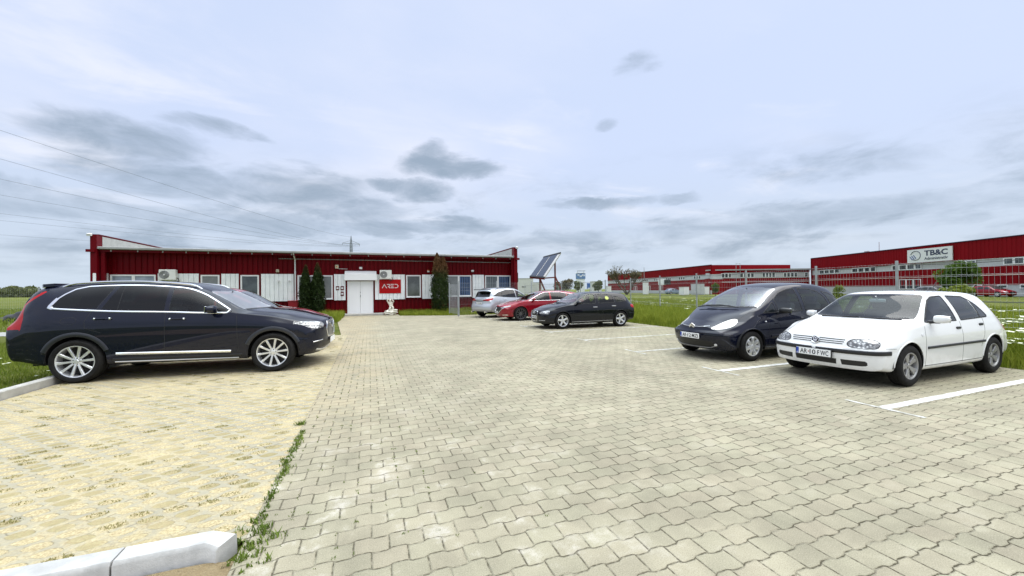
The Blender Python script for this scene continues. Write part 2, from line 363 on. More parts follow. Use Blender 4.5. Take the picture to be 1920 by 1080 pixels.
class Shell:
    """half (y >= 0, the car's left) of a car body, cut into named regions"""
    def __init__(s, S):
        s.S = S; nx, tx = S['nose_x'], S['tail_x']; step = S.get('step', .022)
        xs = np.arange(tx, nx + 1e-6, step * 1.0); xs = np.linspace(tx, nx, len(xs))
        R_ = lambda k: gsmooth(pchip(S[k], xs), xs, S.get('sm', {}).get(k, .035))
        zc, zt, yt, zs, ys, wv, zw, zb = [R_(k) for k in ('zc', 'zt', 'yt', 'zs', 'ys', 'w', 'zw', 'zb')]
        bulge = S.get('bulge', .018); hard = S.get('hard', .02); ctl = []
        for i in range(len(xs)):
            W, YS, ZS, YT, ZT = wv[i], ys[i], zs[i], yt[i], zt[i]; h = ZT - ZS
            g_ = np.clip((h - .05) / .25, 0, 1)
            L = lambda t, b=0: (YS + (YT - YS) * t + b * g_, ZS + h * t)
            c = [(W - .12, zb[i]), (W - .03, zb[i] + .004), (W - .018, zb[i] + .09), (W - .006, .5 * (zb[i] + .09) + .5 * zw[i]), (W, zw[i]), (W - .004, zw[i] * .55 + ZS * .45),
                 (YS + .25 * (W - YS), ZS - .045), (YS + .004, ZS - hard), (YS - .002, ZS + hard * .5), L(.28, bulge), L(.6, bulge * 1.2), L(.9, bulge * .5), (YT + .004, ZT - .012 * g_), (YT - .035, ZT + (zc[i] - ZT) * .30),
                 (YT * .70, ZT + (zc[i] - ZT) * .74), (YT * .36, zc[i]), (0, zc[i])]
            ctl.append(c)
        ctl = np.array(ctl); nv = S.get('nv', 60)
        # denser samples where the section bends
        B = bspline_basis(ctl.shape[1], np.linspace(0, 1, nv)); Bf = bspline_basis(ctl.shape[1], np.linspace(0, 1, 400))
        mid = len(xs) // 2; f = Bf @ ctl[mid]; L = np.concatenate([[0], np.cumsum(np.linalg.norm(np.diff(f, axis=0), axis=1))])
        ts = np.interp(np.linspace(0, L[-1], nv), L, np.linspace(0, 1, 400)); B = bspline_basis(ctl.shape[1], ts)
        YZ = np.einsum('vk,ikc->ivc', B, ctl)                      # stations x samples x (y,z)
        X = np.repeat(xs[:, None], nv, 1)
        # rounded ends: plan-view sweep and side-view profile
        def end(X, sgn, x_end, ramp, K, p, prof):
            t = np.clip((sgn * (X - (x_end - sgn * ramp))) / ramp, 0, 1); t = t * t * (3 - 2 * t)
            Wl = YZ[:, :, 0].max(1, keepdims=True); u = np.clip(YZ[:, :, 0] / Wl, 0, 1)
            se = 1 - (1 - u ** p) ** (1 / p)
            z = YZ[:, :, 1]; px = pchip(prof, z.ravel()).reshape(z.shape)
            return X + t * (-sgn * K * se + (px - x_end))
        X = end(X, 1, nx, S.get('ramp_f', 1.0), S['Kf'], S.get('pf', 2.4), S['nose'])
        X = end(X, -1, tx, S.get('ramp_r', .8), S['Kr'], S.get('pr', 2.4), S['tail'])
        rows = [np.stack([X[i], YZ[i, :, 0], YZ[i, :, 1]], 1) for i in range(len(xs))]
        def cap(row, sgn, K, p, prof):
            L = np.concatenate([[0], np.cumsum(np.linalg.norm(np.diff(row[:, 1:], axis=0), axis=1))]); u = L / L[-1]
            out = []; W = row[:, 1].max(); zlo, zhi = row[0, 2], row[-1, 2]
            zm = zlo + (zhi - zlo) * (.62 * u + .38 * u * u * (3 - 2 * u))
            nr = S.get('ncap', 26)
            for k in range(1, nr + 1):
                q = 1 - k / nr; y = row[:, 1] * q; z = row[:, 2] * q + zm * (1 - q)
                se = 1 - (1 - np.clip(y / W, 0, 1) ** p) ** (1 / p)
                out.append(np.stack([pchip(prof, z) - sgn * K * se, y, z], 1))
            return out
        front = cap(rows[-1], 1, S['Kf'], S.get('pf', 2.4), S['nose']); back = cap(rows[0], -1, S['Kr'], S.get('pr', 2.4), S['tail'])
        rows = back[::-1] + rows + front; n = len(rows)
        V = np.concatenate(rows); V[:, 1] = np.maximum(V[:, 1], 0)
        i, j = np.meshgrid(np.arange(n - 1), np.arange(nv - 1), indexing='ij'); a = (i * nv + j).ravel(); b = a + 1; c = a + nv + 1; d = a + nv
        par = ((i + j) % 2 == 0).ravel()
        T = np.concatenate([np.stack([a[par], d[par], c[par]], 1), np.stack([a[par], c[par], b[par]], 1), np.stack([a[~par], d[~par], b[~par]], 1), np.stack([d[~par], c[~par], b[~par]], 1)])
        ar = np.linalg.norm(np.cross(V[T[:, 1]] - V[T[:, 0]], V[T[:, 2]] - V[T[:, 0]]), axis=1); T = T[ar > 1e-9][:, ::-1].copy()
        s.V, s.T = V, T; s.N = s.normals(V, T)
        s.V0 = V.copy(); s.lab = np.zeros(len(T), int); s.names = ['body']; s.lock = np.zeros(len(V), bool)
        s.bvh = BVHTree.FromPolygons([tuple(v) for v in V], [tuple(map(int, t)) for t in T])
        s.rails = (xs, zc, zt, yt, zs, ys, wv, zb)
    def normals(s, V, T):
        fn = np.cross(V[T[:, 1]] - V[T[:, 0]], V[T[:, 2]] - V[T[:, 0]]); N = np.zeros_like(V)
        for k in range(3): np.add.at(N, T[:, k], fn)
        # merge the collapsed/duplicate points and the centre line
        N[V[:, 1] < 1e-6, 1] = 0
        key = np.round(V / 1e-5).astype(np.int64); _, inv = np.unique(key, axis=0, return_inverse=True); inv = inv.ravel()
        A = np.zeros((inv.max() + 1, 3)); np.add.at(A, inv, N); N = A[inv]
        return N / np.maximum(np.linalg.norm(N, axis=1, keepdims=True), 1e-12)
    # projections: axis a (from outside towards the car) and the two plane axes
    AX = {'L': ((0, -1, 0), (1, 0, 0), (0, 0, 1)), 'T': ((0, 0, -1), (1, 0, 0), (0, 1, 0)), 'F': ((-1, 0, 0), (0, 1, 0), (0, 0, 1)), 'B': ((1, 0, 0), (0, 1, 0), (0, 0, 1))}
    def axes(s, pr):
        if pr in s.AX: return [np.array(v, float) for v in s.AX[pr]]
        k, ang = pr; a = R(ang)                     # ('F',35): seen from the front-left, 35 degrees round; u still runs outwards
        sg = 1 if k == 'F' else -1
        d = np.array([-sg * math.cos(a), -math.sin(a), 0]); u = np.array([-sg * math.sin(a), math.cos(a), 0])
        return d, u, np.array([0., 0, 1])
    def mask(s, pr):
        d = s.axes(pr)[0]; return (s.N @ d) < -.12
    def region(s, name, pr, poly, frm=None, cond=None, smooth=0):
        poly = chaikin(poly, smooth) if smooth else np.array(poly, float)
        d, e1, e2 = s.axes(pr); ok = s.mask(pr)
        if cond is not None: ok &= cond(s.V)
        P = np.stack([s.V @ e1, s.V @ e2], 1); lo, hi = poly.min(0) - .08, poly.max(0) + .08
        ok &= ((P > lo) & (P < hi)).all(1)
        idx = np.where(ok)[0]
        if not len(idx): return
        sd = np.full(len(s.V), 9.); near = np.zeros((len(s.V), 2))
        E = np.vstack([s.T[:, [0, 1]], s.T[:, [1, 2]], s.T[:, [2, 0]]]); E = np.unique(np.sort(E, 1), axis=0); E = E[ok[E].all(1)]
        def upd():
            Pn = np.stack([s.V[idx] @ e1, s.V[idx] @ e2], 1); sd[idx], near[idx] = sdist(Pn, poly)
        def snap(v, tgt):
            du = tgt[0] - s.V[v] @ e1; dv = tgt[1] - s.V[v] @ e2; mv = du * e1 + dv * e2
            na = s.N[v] @ d; t = -(s.N[v] @ mv) / (na if abs(na) > .2 else -.2)
            s.V[v] = s.V[v] + mv + t * d; s.lock[v] = True
        upd()
        # corners first
        for k in range(len(poly)):
            a, b, c = poly[k - 1], poly[k], poly[(k + 1) % len(poly)]; u1 = (b - a) / (np.linalg.norm(b - a) + 1e-9); u2 = (c - b) / (np.linalg.norm(c - b) + 1e-9)
            if u1 @ u2 < .8:
                r = np.linalg.norm(np.stack([s.V[idx] @ e1, s.V[idx] @ e2], 1) - b, axis=1); j = idx[r.argmin()]
                if r.min() < .025 and not s.lock[j]: snap(j, b); sd[j] = 0; near[j] = b
        eps = 1e-5
        for it in range(3):
            a, b = E[:, 0], E[:, 1]; cr = (sd[a] * sd[b] < 0) & (np.abs(sd[a]) > eps) & (np.abs(sd[b]) > eps)
            if not cr.any(): break
            for v1, v2 in E[cr]:
                if abs(sd[v1]) < eps or abs(sd[v2]) < eps or sd[v1] * sd[v2] > 0: continue
                v = v1 if abs(sd[v1]) < abs(sd[v2]) else v2
                if s.lock[v]: v = v1 + v2 - v
                if s.lock[v]: continue
                snap(v, near[v]); sd[v] = 0
            upd(); sd[idx[np.abs(sd[idx]) < 2e-4]] = 0
        C = s.V[s.T].mean(1); Pc = np.stack([C @ e1, C @ e2], 1); fok = ok[s.T].all(1)
        # triangles at the rim of the mask still count when their centre is inside
        fok |= (ok[s.T].any(1))
        ci = np.where(fok)[0]; di, _ = sdist(Pc[ci], poly); ins = ci[di < 0]
        ins = ins[(s.lab[ins] == 0) | (s.lab[ins] != (s.names.index('void') if 'void' in s.names else -1))]
        if frm is not None:
            fl = [s.names.index(f) for f in frm if f in s.names]; ins = ins[np.isin(s.lab[ins], fl)]
        if name not in s.names: s.names.append(name)
        s.lab[ins] = s.names.index(name)
    def hit(s, pr, p):
        d, e1, e2 = s.axes(pr); o = Vector(e1 * p[0] + e2 * p[1] - d * 6)
        h = s.bvh.ray_cast(o, Vector(d), 12)
        return (None, None) if h[0] is None else (np.array(h[0]), np.array(h[1]))
    def hitn(s, pr, p):
        """hit with the smooth normal"""
        d, e1, e2 = s.axes(pr); o = Vector(e1 * p[0] + e2 * p[1] - d * 6)
        h = s.bvh.ray_cast(o, Vector(d), 12)
        if h[0] is None: return None, None
        t = s.T[h[2]]; q = np.array(h[0]); wts = 1 / (np.linalg.norm(s.V0[t] - q, axis=1) + 1e-6); n = (s.N[t] * wts[:, None]).sum(0)
        return q, n / np.linalg.norm(n)
    def ribbon(s, pr, line, width, height, closed=False, smooth=0, step=.03, off=0., sink=.002, side=0):
        """raised strip that follows the body along a line; returns verts, faces"""
        line = chaikin(line, smooth, closed) if smooth else line
        q = resample(line, step, closed); pts = []; nn = []
        for p in q:
            a, n = s.hitn(pr, p)
            if a is not None: pts.append(a); nn.append(n)
        if len(pts) < 2: return [], []
        pts = np.array(pts); nn = np.array(nn); n = len(pts)
        t = (np.roll(pts, -1, 0) - np.roll(pts, 1, 0)) if closed else np.gradient(pts, axis=0)
        b = np.cross(nn, t); b /= np.linalg.norm(b, axis=1, keepdims=True) + 1e-9
        c0 = -width / 2 + side * width / 2; c1 = width / 2 + side * width / 2; bv = min(height * .6, width * .2)
        prof = [(c0, -sink), (c0, max(height * .55, height - bv)), (c0 + bv, height), (c1 - bv, height), (c1, max(height * .55, height - bv)), (c1, -sink)]
        V = []
        for (cb, ch) in prof: V.append(pts + b * cb + nn * (ch + off))
        V = np.stack(V, 1).reshape(-1, 3); m = len(prof); F = []
        for i in range(n if closed else n - 1):
            for k in range(m - 1):
                i2 = (i + 1) % n; F.append((i * m + k, i * m + k + 1, i2 * m + k + 1, i2 * m + k))
        if not closed: F += [tuple(range(m))[::-1], tuple((n - 1) * m + k for k in range(m))]
        return [tuple(v) for v in V], F
    def patch(s, pr, outline, height, step=.02, smooth=0, inset=.0, dome=0.):
        """thin raised plate with a given outline, laid on the body"""
        o = chaikin(outline, smooth) if smooth else np.array(outline, float)
        o = resample(o, step, True); c = o.mean(0); rings = [1., .98, .75, .5, .25]; V = []; F = []; n = len(o); ok = True
        for ri, k in enumerate(rings):
            for p in o:
                q = c + (p - c) * k; a, nrm = s.hitn(pr, q)
                if a is None: a = V[-1] if V else np.zeros(3); nrm = np.array([0, 0, 0.])
                V.append(a + nrm * (-.003 if ri == 0 else height + dome * (1 - k * k)))
        a, nrm = s.hitn(pr, c); V.append((a if a is not None else V[-1]) + (nrm if nrm is not None else 0) * (height + dome)); ce = len(V) - 1
        for r in range(len(rings) - 1):
            for i in range(n): F.append((r * n + i, r * n + (i + 1) % n, (r + 1) * n + (i + 1) % n, (r + 1) * n + i))
        r = len(rings) - 1
        for i in range(n): F.append((r * n + i, r * n + (i + 1) % n, ce))
        d, e1, e2 = s.axes(pr)
        A = np.array(V[F[0][0]]); fn = np.cross(np.array(V[F[-1][1]]) - np.array(V[F[-1][0]]), np.array(V[ce]) - np.array(V[F[-1][0]]))
        if fn @ d > 0: F = [f[::-1] for f in F]
        return [tuple(v) for v in V], F

def mirrored(vs_, fs): return [(v[0], -v[1], v[2]) for v in vs_], [tuple(f)[::-1] for f in fs]

def wheel_parts(wl, r, rim_r, width, style, mats):
    """wheel centred at the origin, axle along y, outer face towards +y (car's left)"""
    hw = width / 2; sw = r - rim_r
    t = MB(); prof = [(rim_r - .012, hw * .80), (rim_r + .004, hw * .93), (rim_r + sw * .30, hw * 1.0), (rim_r + sw * .62, hw * .99), (r - .022, hw * .88), (r - .006, hw * .74), (r, hw * .55)]
    full = prof + [(r - .007, hw * .52), (r - .007, hw * .47), (r, hw * .44), (r, hw * .06), (r - .007, hw * .04), (r - .007, -hw * .04), (r, -hw * .06), (r, -hw * .44), (r - .007, -hw * .47), (r - .007, -hw * .52)] + [(a, -b) for a, b in prof[::-1]]
    t.lathe(full, 56, 'y'); ty = t.obj('tyre', M_TYRE, None, True)
    # rim: barrel, lip, spokes, hub
    m = MB(); ro = rim_r; f = hw * .80
    m.lathe([(ro - .012, f + .003), (ro + .001, f + .006), (ro - .006, f + .010), (ro - .018, f + .006), (ro - .024, f - .012), (ro - .03, -hw * .6)], 56, 'y')
    if style['kind'] == 'spokes':
        n = style['n']; w0, w1 = style['w']; dish = style.get('dish', .02); fork = style.get('fork', 0)
        for k in range(n):
            a0 = 2 * math.pi * k / n + style.get('ph', math.pi / 2)
            for sgn in ((-1, 1) if fork else (0,)):
                secs = []
                for q in (0, .25, .5, .75, 1.):
                    rr = .035 + (ro - .018 - .035) * q
                    spread = sgn * (fork * (.35 + .65 * q)) ; ang = a0 + spread * (1 if not style.get('par') else .12 / max(rr, .09))
                    wd = (w0 + (w1 - w0) * q) / 2; dep = f - dish * (1 - q) ** 1.5 - .002; th = .035 - .012 * q
                    ca, sa = math.cos(ang), math.sin(ang); rad = Vector((ca, 0, sa)); tan = Vector((-sa, 0, ca))
                    c = rad * rr
                    secs.append([c - tan * wd + Vector((0, dep - th, 0)), c - tan * wd + Vector((0, dep - .006, 0)), c - tan * wd * .72 + Vector((0, dep, 0)), c + tan * wd * .72 + Vector((0, dep, 0)), c + tan * wd + Vector((0, dep - .006, 0)), c + tan * wd + Vector((0, dep - th, 0))])
                vs_ = [p for s_ in secs for p in s_]; fs = []
                for i in range(len(secs) - 1):
                    for j in range(5): fs.append((i * 6 + j, i * 6 + j + 1, i * 6 + 7 + j, i * 6 + 6 + j)[::-1])
                m.add(vs_, fs)
        hd = f - dish
        m.lathe([(.0, hd + .006), (.03, hd + .005), (.034, hd), (.058, hd - .002), (.075, hd - .012), (.078, hd - .05)][::-1], 28, 'y')
    else:                                              # hub cap: disc with openings near the rim
        n = style['n']; rings = [0.035, .07, .11, .155, ro - .03, ro - .012]; ds = [f - .004, f - .002, f + .006, f + .008, f + .004, f - .0]
        seg = n * 8; vs_ = []; fs = []
        for q, (rr, dd) in enumerate(zip(rings, ds)):
            for k in range(seg):
                a = 2 * math.pi * k / seg + .2; bump = .008 * math.cos(n * a - n * .2) * (1 if 1 < q < 5 else 0)
                vs_.append((rr * math.cos(a), dd + bump, rr * math.sin(a)))
        hole = lambda q, k: q in (2, 3) and (k % 8) in ((3, 4) if q == 2 else (2, 3, 4, 5))
        for q in range(len(rings) - 1):
            for k in range(seg):
                if not hole(q, k): fs.append((q * seg + k, q * seg + (k + 1) % seg, (q + 1) * seg + (k + 1) % seg, (q + 1) * seg + k)[::-1])
        m.add(vs_, fs); m.lathe([(0, f + .008), (.02, f + .007), (.035, f - .004)][::-1], 24, 'y')
    rim = m.obj('rim', mats, None, True)
    d = MB()
    if style['kind'] == 'spokes':
        hd = f - style.get('dish', .02)
        for k in range(5):
            a = 2 * math.pi * (k + .5) / 5 + math.pi / 2; d.lathe([(.0, hd + .004), (.008, hd + .003), (.009, f - .09)][::-1], 8, 'y', (.050 * math.cos(a), 0, .050 * math.sin(a)))
    d.lathe([(0, f - .075), (.145 * r / .33, f - .075), (.15 * r / .33, f - .085), (.15 * r / .33, f - .1), (ro - .035, f - .11), (ro - .03, -hw * .6)][::-1], 40, 'y')
    wl_me = d.obj('wheel', M_DISC)
    return wl_me, ty, rim

def place_wheels(root, S, rim_mat):
    r = S['wheel_r']; base = wheel_parts(None, r, S['rim_r'], S.get('tyre_w', .21), S['rim'], rim_mat); first = True
    steer = S.get('steer', 0)
    for (x, st) in ((S['wb'] / 2, steer), (-S['wb'] / 2, 0)):
        for sd_ in (1, -1):
            objs = []
            for o in base:
                if o is None: continue
                if not first: o = o.copy(); COL.objects.link(o)
                objs.append(o)
            wl = objs[0]; wl.parent = root; wl.matrix_parent_inverse.identity()
            for o in objs[1:]: o.parent = wl; o.matrix_parent_inverse.identity()
            wl.location = (x, sd_ * (S['track'] / 2), r); wl.rotation_euler = (0, RNG.uniform(0, .5) if sd_ == 1 or 1 else 0, (0 if sd_ == 1 else math.pi) + R(st))
            first = False

def plate(root, M, txt, w_=.52, h_=.11, parts=True, name='number_plate', star=True):
    m = MB(); m.box((0, 0, -.004), (w_, h_, .008), bev=.003); o = m.obj(name, M_PLATE, root); o.matrix_local = M
    if not parts: return o
    mb = MB(); mb.box((-w_ / 2 + .022, 0, .0012), (.038, h_ - .008, .003)); mb.obj('country_band', M_PBLUE, o)
    T = Matrix.Translation
    text_mesh('country_code', 'RO', .03, M_PLATE, o, T((-w_ / 2 + .022, -h_ * .28, .0032)), .001, .026)
    text_mesh('plate_text', txt[0], h_ * .95, M_PTEXT, o, T((-w_ * .27, 0, .001)), .002, w_ * .21, bold=.0012)
    text_mesh('plate_text', txt[1], h_ * .95, M_PTEXT, o, T((-w_ * .005, 0, .001)), .002, w_ * .17, bold=.0012)
    text_mesh('plate_text', txt[2], h_ * .95, M_PTEXT, o, T((w_ * .29, 0, .001)), .002, w_ * .31, bold=.0012)
    s_ = MB(); s_.poly([(.013 * math.cos(a) * k, .015 * math.sin(a) * k) for i in range(10) for a, k in [(math.pi * i / 5 + math.pi / 2, 1 if i % 2 == 0 else .5)]], .002, T((-w_ * .125, 0, .0005)))
    s_.obj('plate_mark', txt[3] if len(txt) > 3 else M_PTEXT, o)
    return o

def seat(m, x, y, z, w_=.5, tilt=.25, head=True):
    m.box((x, y, z + .08), (.50, w_, .16), Matrix.Rotation(-.1, 3, 'Y'), bev=.05)
    m.box((x - .27 - .1, y, z + .42), (.13, w_ * .95, .62), Matrix.Rotation(-tilt, 3, 'Y'), bev=.05)
    if head: m.box((x - .46, y, z + .80), (.09, .25, .16), Matrix.Rotation(-tilt, 3, 'Y'), bev=.035)

def build_car(S):
    """returns the root empty of a finished car"""
    root = thing(S['name'], S['label'], S['cat'], (*S['pos'], S.get('z', 0)), R(S['heading']), S.get('group'))
    sh = Shell(S); P = S['paint']; wb = S['wb']; r = S['wheel_r']; lab = S
    xs, zc, zt, yt, zs, ys, wv, zb = sh.rails
    mats = dict(body=P)
    # --- wheel arches
    for cx, key in ((wb / 2, 'arch_f'), (-wb / 2, 'arch_r')):
        ra, dz = S[key]; a = np.linspace(R(-60), R(240), 60); cz = r + dz
        poly = [(cx + ra * math.cos(t), cz + ra * math.sin(t)) for t in a]; poly = [(poly[0][0], -.3)] + poly + [(poly[-1][0], -.3)] if False else poly
        low = [(cx + ra, cz)] ; poly = [(cx + ra * math.cos(t), cz + ra * math.sin(t)) for t in np.linspace(0, math.pi, 40)] + [(cx - ra - .005, cz - .2), (cx - ra + .01, -.2), (cx + ra - .01, -.2), (cx + ra + .005, cz - .2)]
        sh.region('void', 'L', poly, cond=lambda V: V[:, 1] > .35)
    # --- panels and lamps, in the order given
    for (nm, pr, poly, kw) in S['regions']: sh.region(nm, pr, poly, **kw)
    # --- windscreen follows the pillar rail
    if 'screen' in S:
        xb, xt, gap = S['screen'][:3]; q = np.linspace(xb, xt, 14); yq = np.interp(q, xs, yt) - gap
        cb = S['screen'][3] if len(S['screen']) > 3 else .1
        poly = [(xb + cb, -.5), (xb + cb, 0), (xb + cb * .9, .25), (xb + cb * .6, yq[0] * .72), (xb + cb * .22, yq[0] - .05), (xb, yq[0])] + list(zip(q[1:-1], yq[1:-1])) + [(xt, yq[-1] - .05), (xt + cb * .35, yq[-1] * .6), (xt + cb * .5, 0), (xt + cb * .5, -.5)]
        sh.region('windscreen', 'T', poly)
    # --- build meshes
    sides = S.get('sided', {}); allN = sh.N; parts = {}
    for li, nm in enumerate(sh.names):
        if nm == 'void': continue
        base = nm.split('#')[0]
        F = sh.T[sh.lab == li]
        if not len(F): continue
        sided = base in ('front_door', 'rear_door', 'side_window', 'headlight', 'taillight', 'fog_light', 'front_wing', 'rear_quarter', 'indicator', 'lower_grille_side', 'fuel_flap', 'mirror_base')
        u, inv = np.unique(F, return_inverse=True); F2 = inv.reshape(-1, 3); V = sh.V[u]; N = allN[u]
        mt = S['mats'].get(nm) or S['mats'].get(base) or P
        def mk(V, N, F, par, name=base):
            o = quads_np(name, V, F, mt, par, True); o.data.normals_split_custom_set_from_vertices(N.astype(np.float32)); return o
        oname = {'front_door': 'door', 'rear_door': 'door', 'lower_grille_side': 'lower_grille'}.get(base, base)
        Nm = N * (1, -1, 1); Vm = V * (1, -1, 1); Fm = F2[:, ::-1]
        if sided:
            parts[nm, 1] = mk(V, N, F2, root, oname); parts[nm, -1] = mk(Vm, Nm, Fm, root, oname)
        else:
            parts[nm, 0] = mk(np.vstack([V, Vm]), np.vstack([N, Nm]), np.vstack([F2, Fm + len(V)]), root, oname)
    # windows belong to their doors
    for nm in list(sh.names):
        if nm.startswith('side_window#') and nm.split('#')[1] in ('front_door', 'rear_door'):
            for sd_ in (1, -1):
                if (nm, sd_) in parts and (nm.split('#')[1], sd_) in parts: parts[nm, sd_].parent = parts[nm.split('#')[1], sd_]; parts[nm, sd_].name = 'window'
    # --- lining behind the panels (dark inside)
    if S.get('lining', True):
        keep = ~np.isin(sh.lab, [i for i, n_ in enumerate(sh.names) if n_ == 'void' or 'window' in n_ or n_ == 'windscreen'])
        F = sh.T[keep]; V = sh.V - sh.N * .022; u, inv = np.unique(F, return_inverse=True); F2 = inv.reshape(-1, 3); V = V[u]
        quads_np('cabin_lining', np.vstack([V, V * (1, -1, 1)]), np.vstack([F2[:, ::-1], F2 + len(V)]), M_CABIN, root)
    # --- floor and wheel wells
    m = MB(); zf = S.get('floor', .24); pts = []
    sel = [i for i in range(0, len(xs), 6)]; Lx = xs[sel]; Wd = wv[sel] - .07
    nx, tx = S['nose_x'], S['tail_x']; outl = [(x, w_) for x, w_ in zip(Lx, Wd) if tx + S['Kr'] * .8 < x < nx - S['Kf'] * .8]
    outl = [(tx + .12, .45)] + outl + [(nx - .12, .45)]
    fp = outl + [(x, -y) for x, y in outl[::-1]]
    # body pan: kept clear of the wheels
    hp = [(nx - S['Kf'] * .55 - .1, .5), (wb / 2 + .46, .62), (wb / 2 + .45, .5), (wb / 2 - .45, .5), (wb / 2 - .46, .80), (-wb / 2 + .46, .80), (-wb / 2 + .45, .5), (-wb / 2 - .45, .5), (tx + S['Kr'] * .5 + .12, .5)]
    m.poly([(x, y) for x, y in hp] + [(x, -y) for x, y in hp[::-1]], .05, Matrix.Translation((0, 0, zf)))
    m.obj('underbody', M_DARK, root)
    for cx, key in ((wb / 2, 'arch_f'), (-wb / 2, 'arch_r')):
        ra, dz = S[key]; ra += .03; cz = r + dz; n = 24; W = np.interp(cx, xs, wv) - .035
        for sg in (1, -1):
            vs_ = []; fs = []; m = MB()
            for k in range(n + 1):
                t = -.06 + (math.pi + .12) * k / n
                for y in (W, .48): vs_.append((cx + ra * math.cos(t), sg * y, cz + ra * math.sin(t)))
            for k in range(n): fs.append((2 * k, 2 * k + 1, 2 * k + 3, 2 * k + 2))
            c = len(vs_); vs_.append((cx, sg * .48, cz - .06)); fs += [(2 * i + 1, 2 * i + 3, c) for i in range(n)]
            m.add(vs_, fs); m.obj('wheel_well', M_DARK, root)
    # --- strips, seals, shut lines, plates laid on the body
    for (nm, pr, line, wd, ht, mt, kw) in S['strips']:
        kw = dict(kw); v, f = sh.ribbon(pr, line, wd, ht, **kw)
        if not v: continue
        va = np.array(v); mid = va[:6, 1].mean() < .03 and not kw.get('closed')
        mb = MB()
        if mid:
            va[:6, 1] = 0; v = [tuple(q) for q in va]; f = [q for q in f if len(q) != 6 or 0 not in q]; mv, mf = mirrored(v, f)
            mb.add(v, f); k = len(v); idx = lambda i: i if i < 6 else i + k - 6
            mb.v += mv[6:]; mb.f += [tuple(idx(i) for i in q) for q in mf]; mb.mi += [0] * len(mf); mb.obj(nm, mt, root, True)
        else:
            mb.add(v, f); mb.obj(nm, mt, root, True)
            mb = MB(); mb.add(*mirrored(v, f)); mb.obj(nm, mt, root, True)
    for (nm, pr, line, ht, mt, kw) in S['patches']:
        kw = dict(kw); mir = kw.pop('mirror', True)
        v, f = sh.patch(pr, line, ht, **kw); mb = MB(); mb.add(v, f); mb.obj(nm, mt, root, True)
        if mir: mb = MB(); mb.add(*mirrored(v, f)); mb.obj(nm, mt, root, True)
    # --- door handles
    for (dr, x, z, ln, mt, kind) in S.get('handles', []):
        for sg in (1, -1):
            a, n_ = sh.hitn('L', (x, z)); par = parts.get((dr, sg), root); mb = MB()
            if kind == 'grip':      # strap handle standing off the panel
                mb.tube([a + np.array((-ln / 2, -.004, 0)), a + np.array((-ln / 2 + .03, .028, 0)), a + np.array((ln / 2 - .03, .028, 0)), a + np.array((ln / 2, -.004, 0))], [.011, .013, .013, .011], 8)
                if ln > .22: mb.box(a + np.array((-ln / 2 + .02, .020, 0)), (.03, .03, .03), bev=.006, mi=1); mb.box(a + np.array((ln / 2 - .02, .020, 0)), (.03, .03, .03), bev=.006, mi=1)
            else: mb.box(a + n_ * .004, (ln, .02, .042), bev=.012)
            if sg < 0: mb.v = [(v[0], -v[1], v[2]) for v in mb.v]; mb.f = [f[::-1] for f in mb.f]
            mb.obj('handle', [mt, M_CHROME] if kind == 'grip' else mt, par, kind != 'grip' or ln <= .22)
    # --- mirrors
    if 'mirror' in S:
        mx, mz, (lx, ly, lz), mm, foot = S['mirror']; a, n_ = sh.hitn('L', (mx, mz - .02))
        for sg in (1, -1):
            mb = MB(); cy = a[1] + .05 + ly / 2; N = 14; vs_ = []; fs = []
            # housing: rounded, bulging forwards, flat to the rear
            for i in range(9):
                v_ = -1 + 2 * i / 8; q = max(0, 1 - abs(v_) ** 2.6) ** (1 / 2.6)
                for k in range(N):
                    t = 2 * math.pi * k / N; cx_ = math.cos(t); sx = math.sin(t); e = 2 / 2.8
                    X = abs(cx_) ** e * (1 if cx_ > 0 else -1); Zz = abs(sx) ** e * (1 if sx > 0 else -1)
                    X = X * (.62 if X < 0 else 1.); tp = 1 - .18 * (v_ + 1) / 2
                    vs_.append((mx + X * lx / 2 * q * tp - .03 * (v_ + 1) / 2, sg * (cy + v_ * ly / 2), mz + Zz * lz / 2 * q * tp))
            for i in range(8):
                for k in range(N): f = (i * N + k, i * N + (k + 1) % N, (i + 1) * N + (k + 1) % N, (i + 1) * N + k); fs.append(f if sg < 0 else f[::-1])
            mb.add(vs_, fs); mo = mb.obj('wing_mirror', mm, root, True)
            st = MB(); st.tube([(mx + .01, sg * (a[1] - .03), mz - lz * .42), (mx, sg * (a[1] + .06), mz - lz * .34), (mx, sg * (cy - ly * .1), mz - lz * .28)], [.03, .024, .03], 8); st.obj('mirror_foot', foot, mo, True)
            gm = MB(); gm.box((mx - lx * .31 - .012, sg * cy, mz), (.008, ly * .8, lz * .74), bev=.003); gm.obj('mirror_glass', M_MIRROR, mo)
    # --- cabin
    if 'cabin' in S:
        c = S['cabin']; sm = c.get('mat', M_SEATM)
        for y in (.36, -.36):
            m = MB(); seat(m, c['front'], y, c['z']); m.obj('seat', sm, root, True)
        m = MB(); m.box((c['rear'], 0, c['z'] + .1), (.48, 1.25, .18), bev=.05); m.box((c['rear'] - .32, 0, c['z'] + .42), (.14, 1.25, .6), Matrix.Rotation(-.25, 3, 'Y'), bev=.05)
        for y in (.38, -.38): m.box((c['rear'] - .42, y, c['z'] + .78), (.08, .24, .14), Matrix.Rotation(-.25, 3, 'Y'), bev=.03)
        m.obj('rear_seat', sm, root, True)
        m = MB(); dx, dz = c['dash']; m.box((dx, 0, dz - .13), (.55, 1.30, .26), Matrix.Rotation(.12, 3, 'Y'), bev=.07); m.box((dx - .1, .36, dz + .02), (.25, .36, .10), bev=.04); m.obj('dashboard', M_CABIN, root, True)
        m = MB(); sx, sz = dx - .42, dz - .02; T = Matrix.Translation((sx, .36, sz)) @ Matrix.Rotation(R(-62), 4, 'Y')
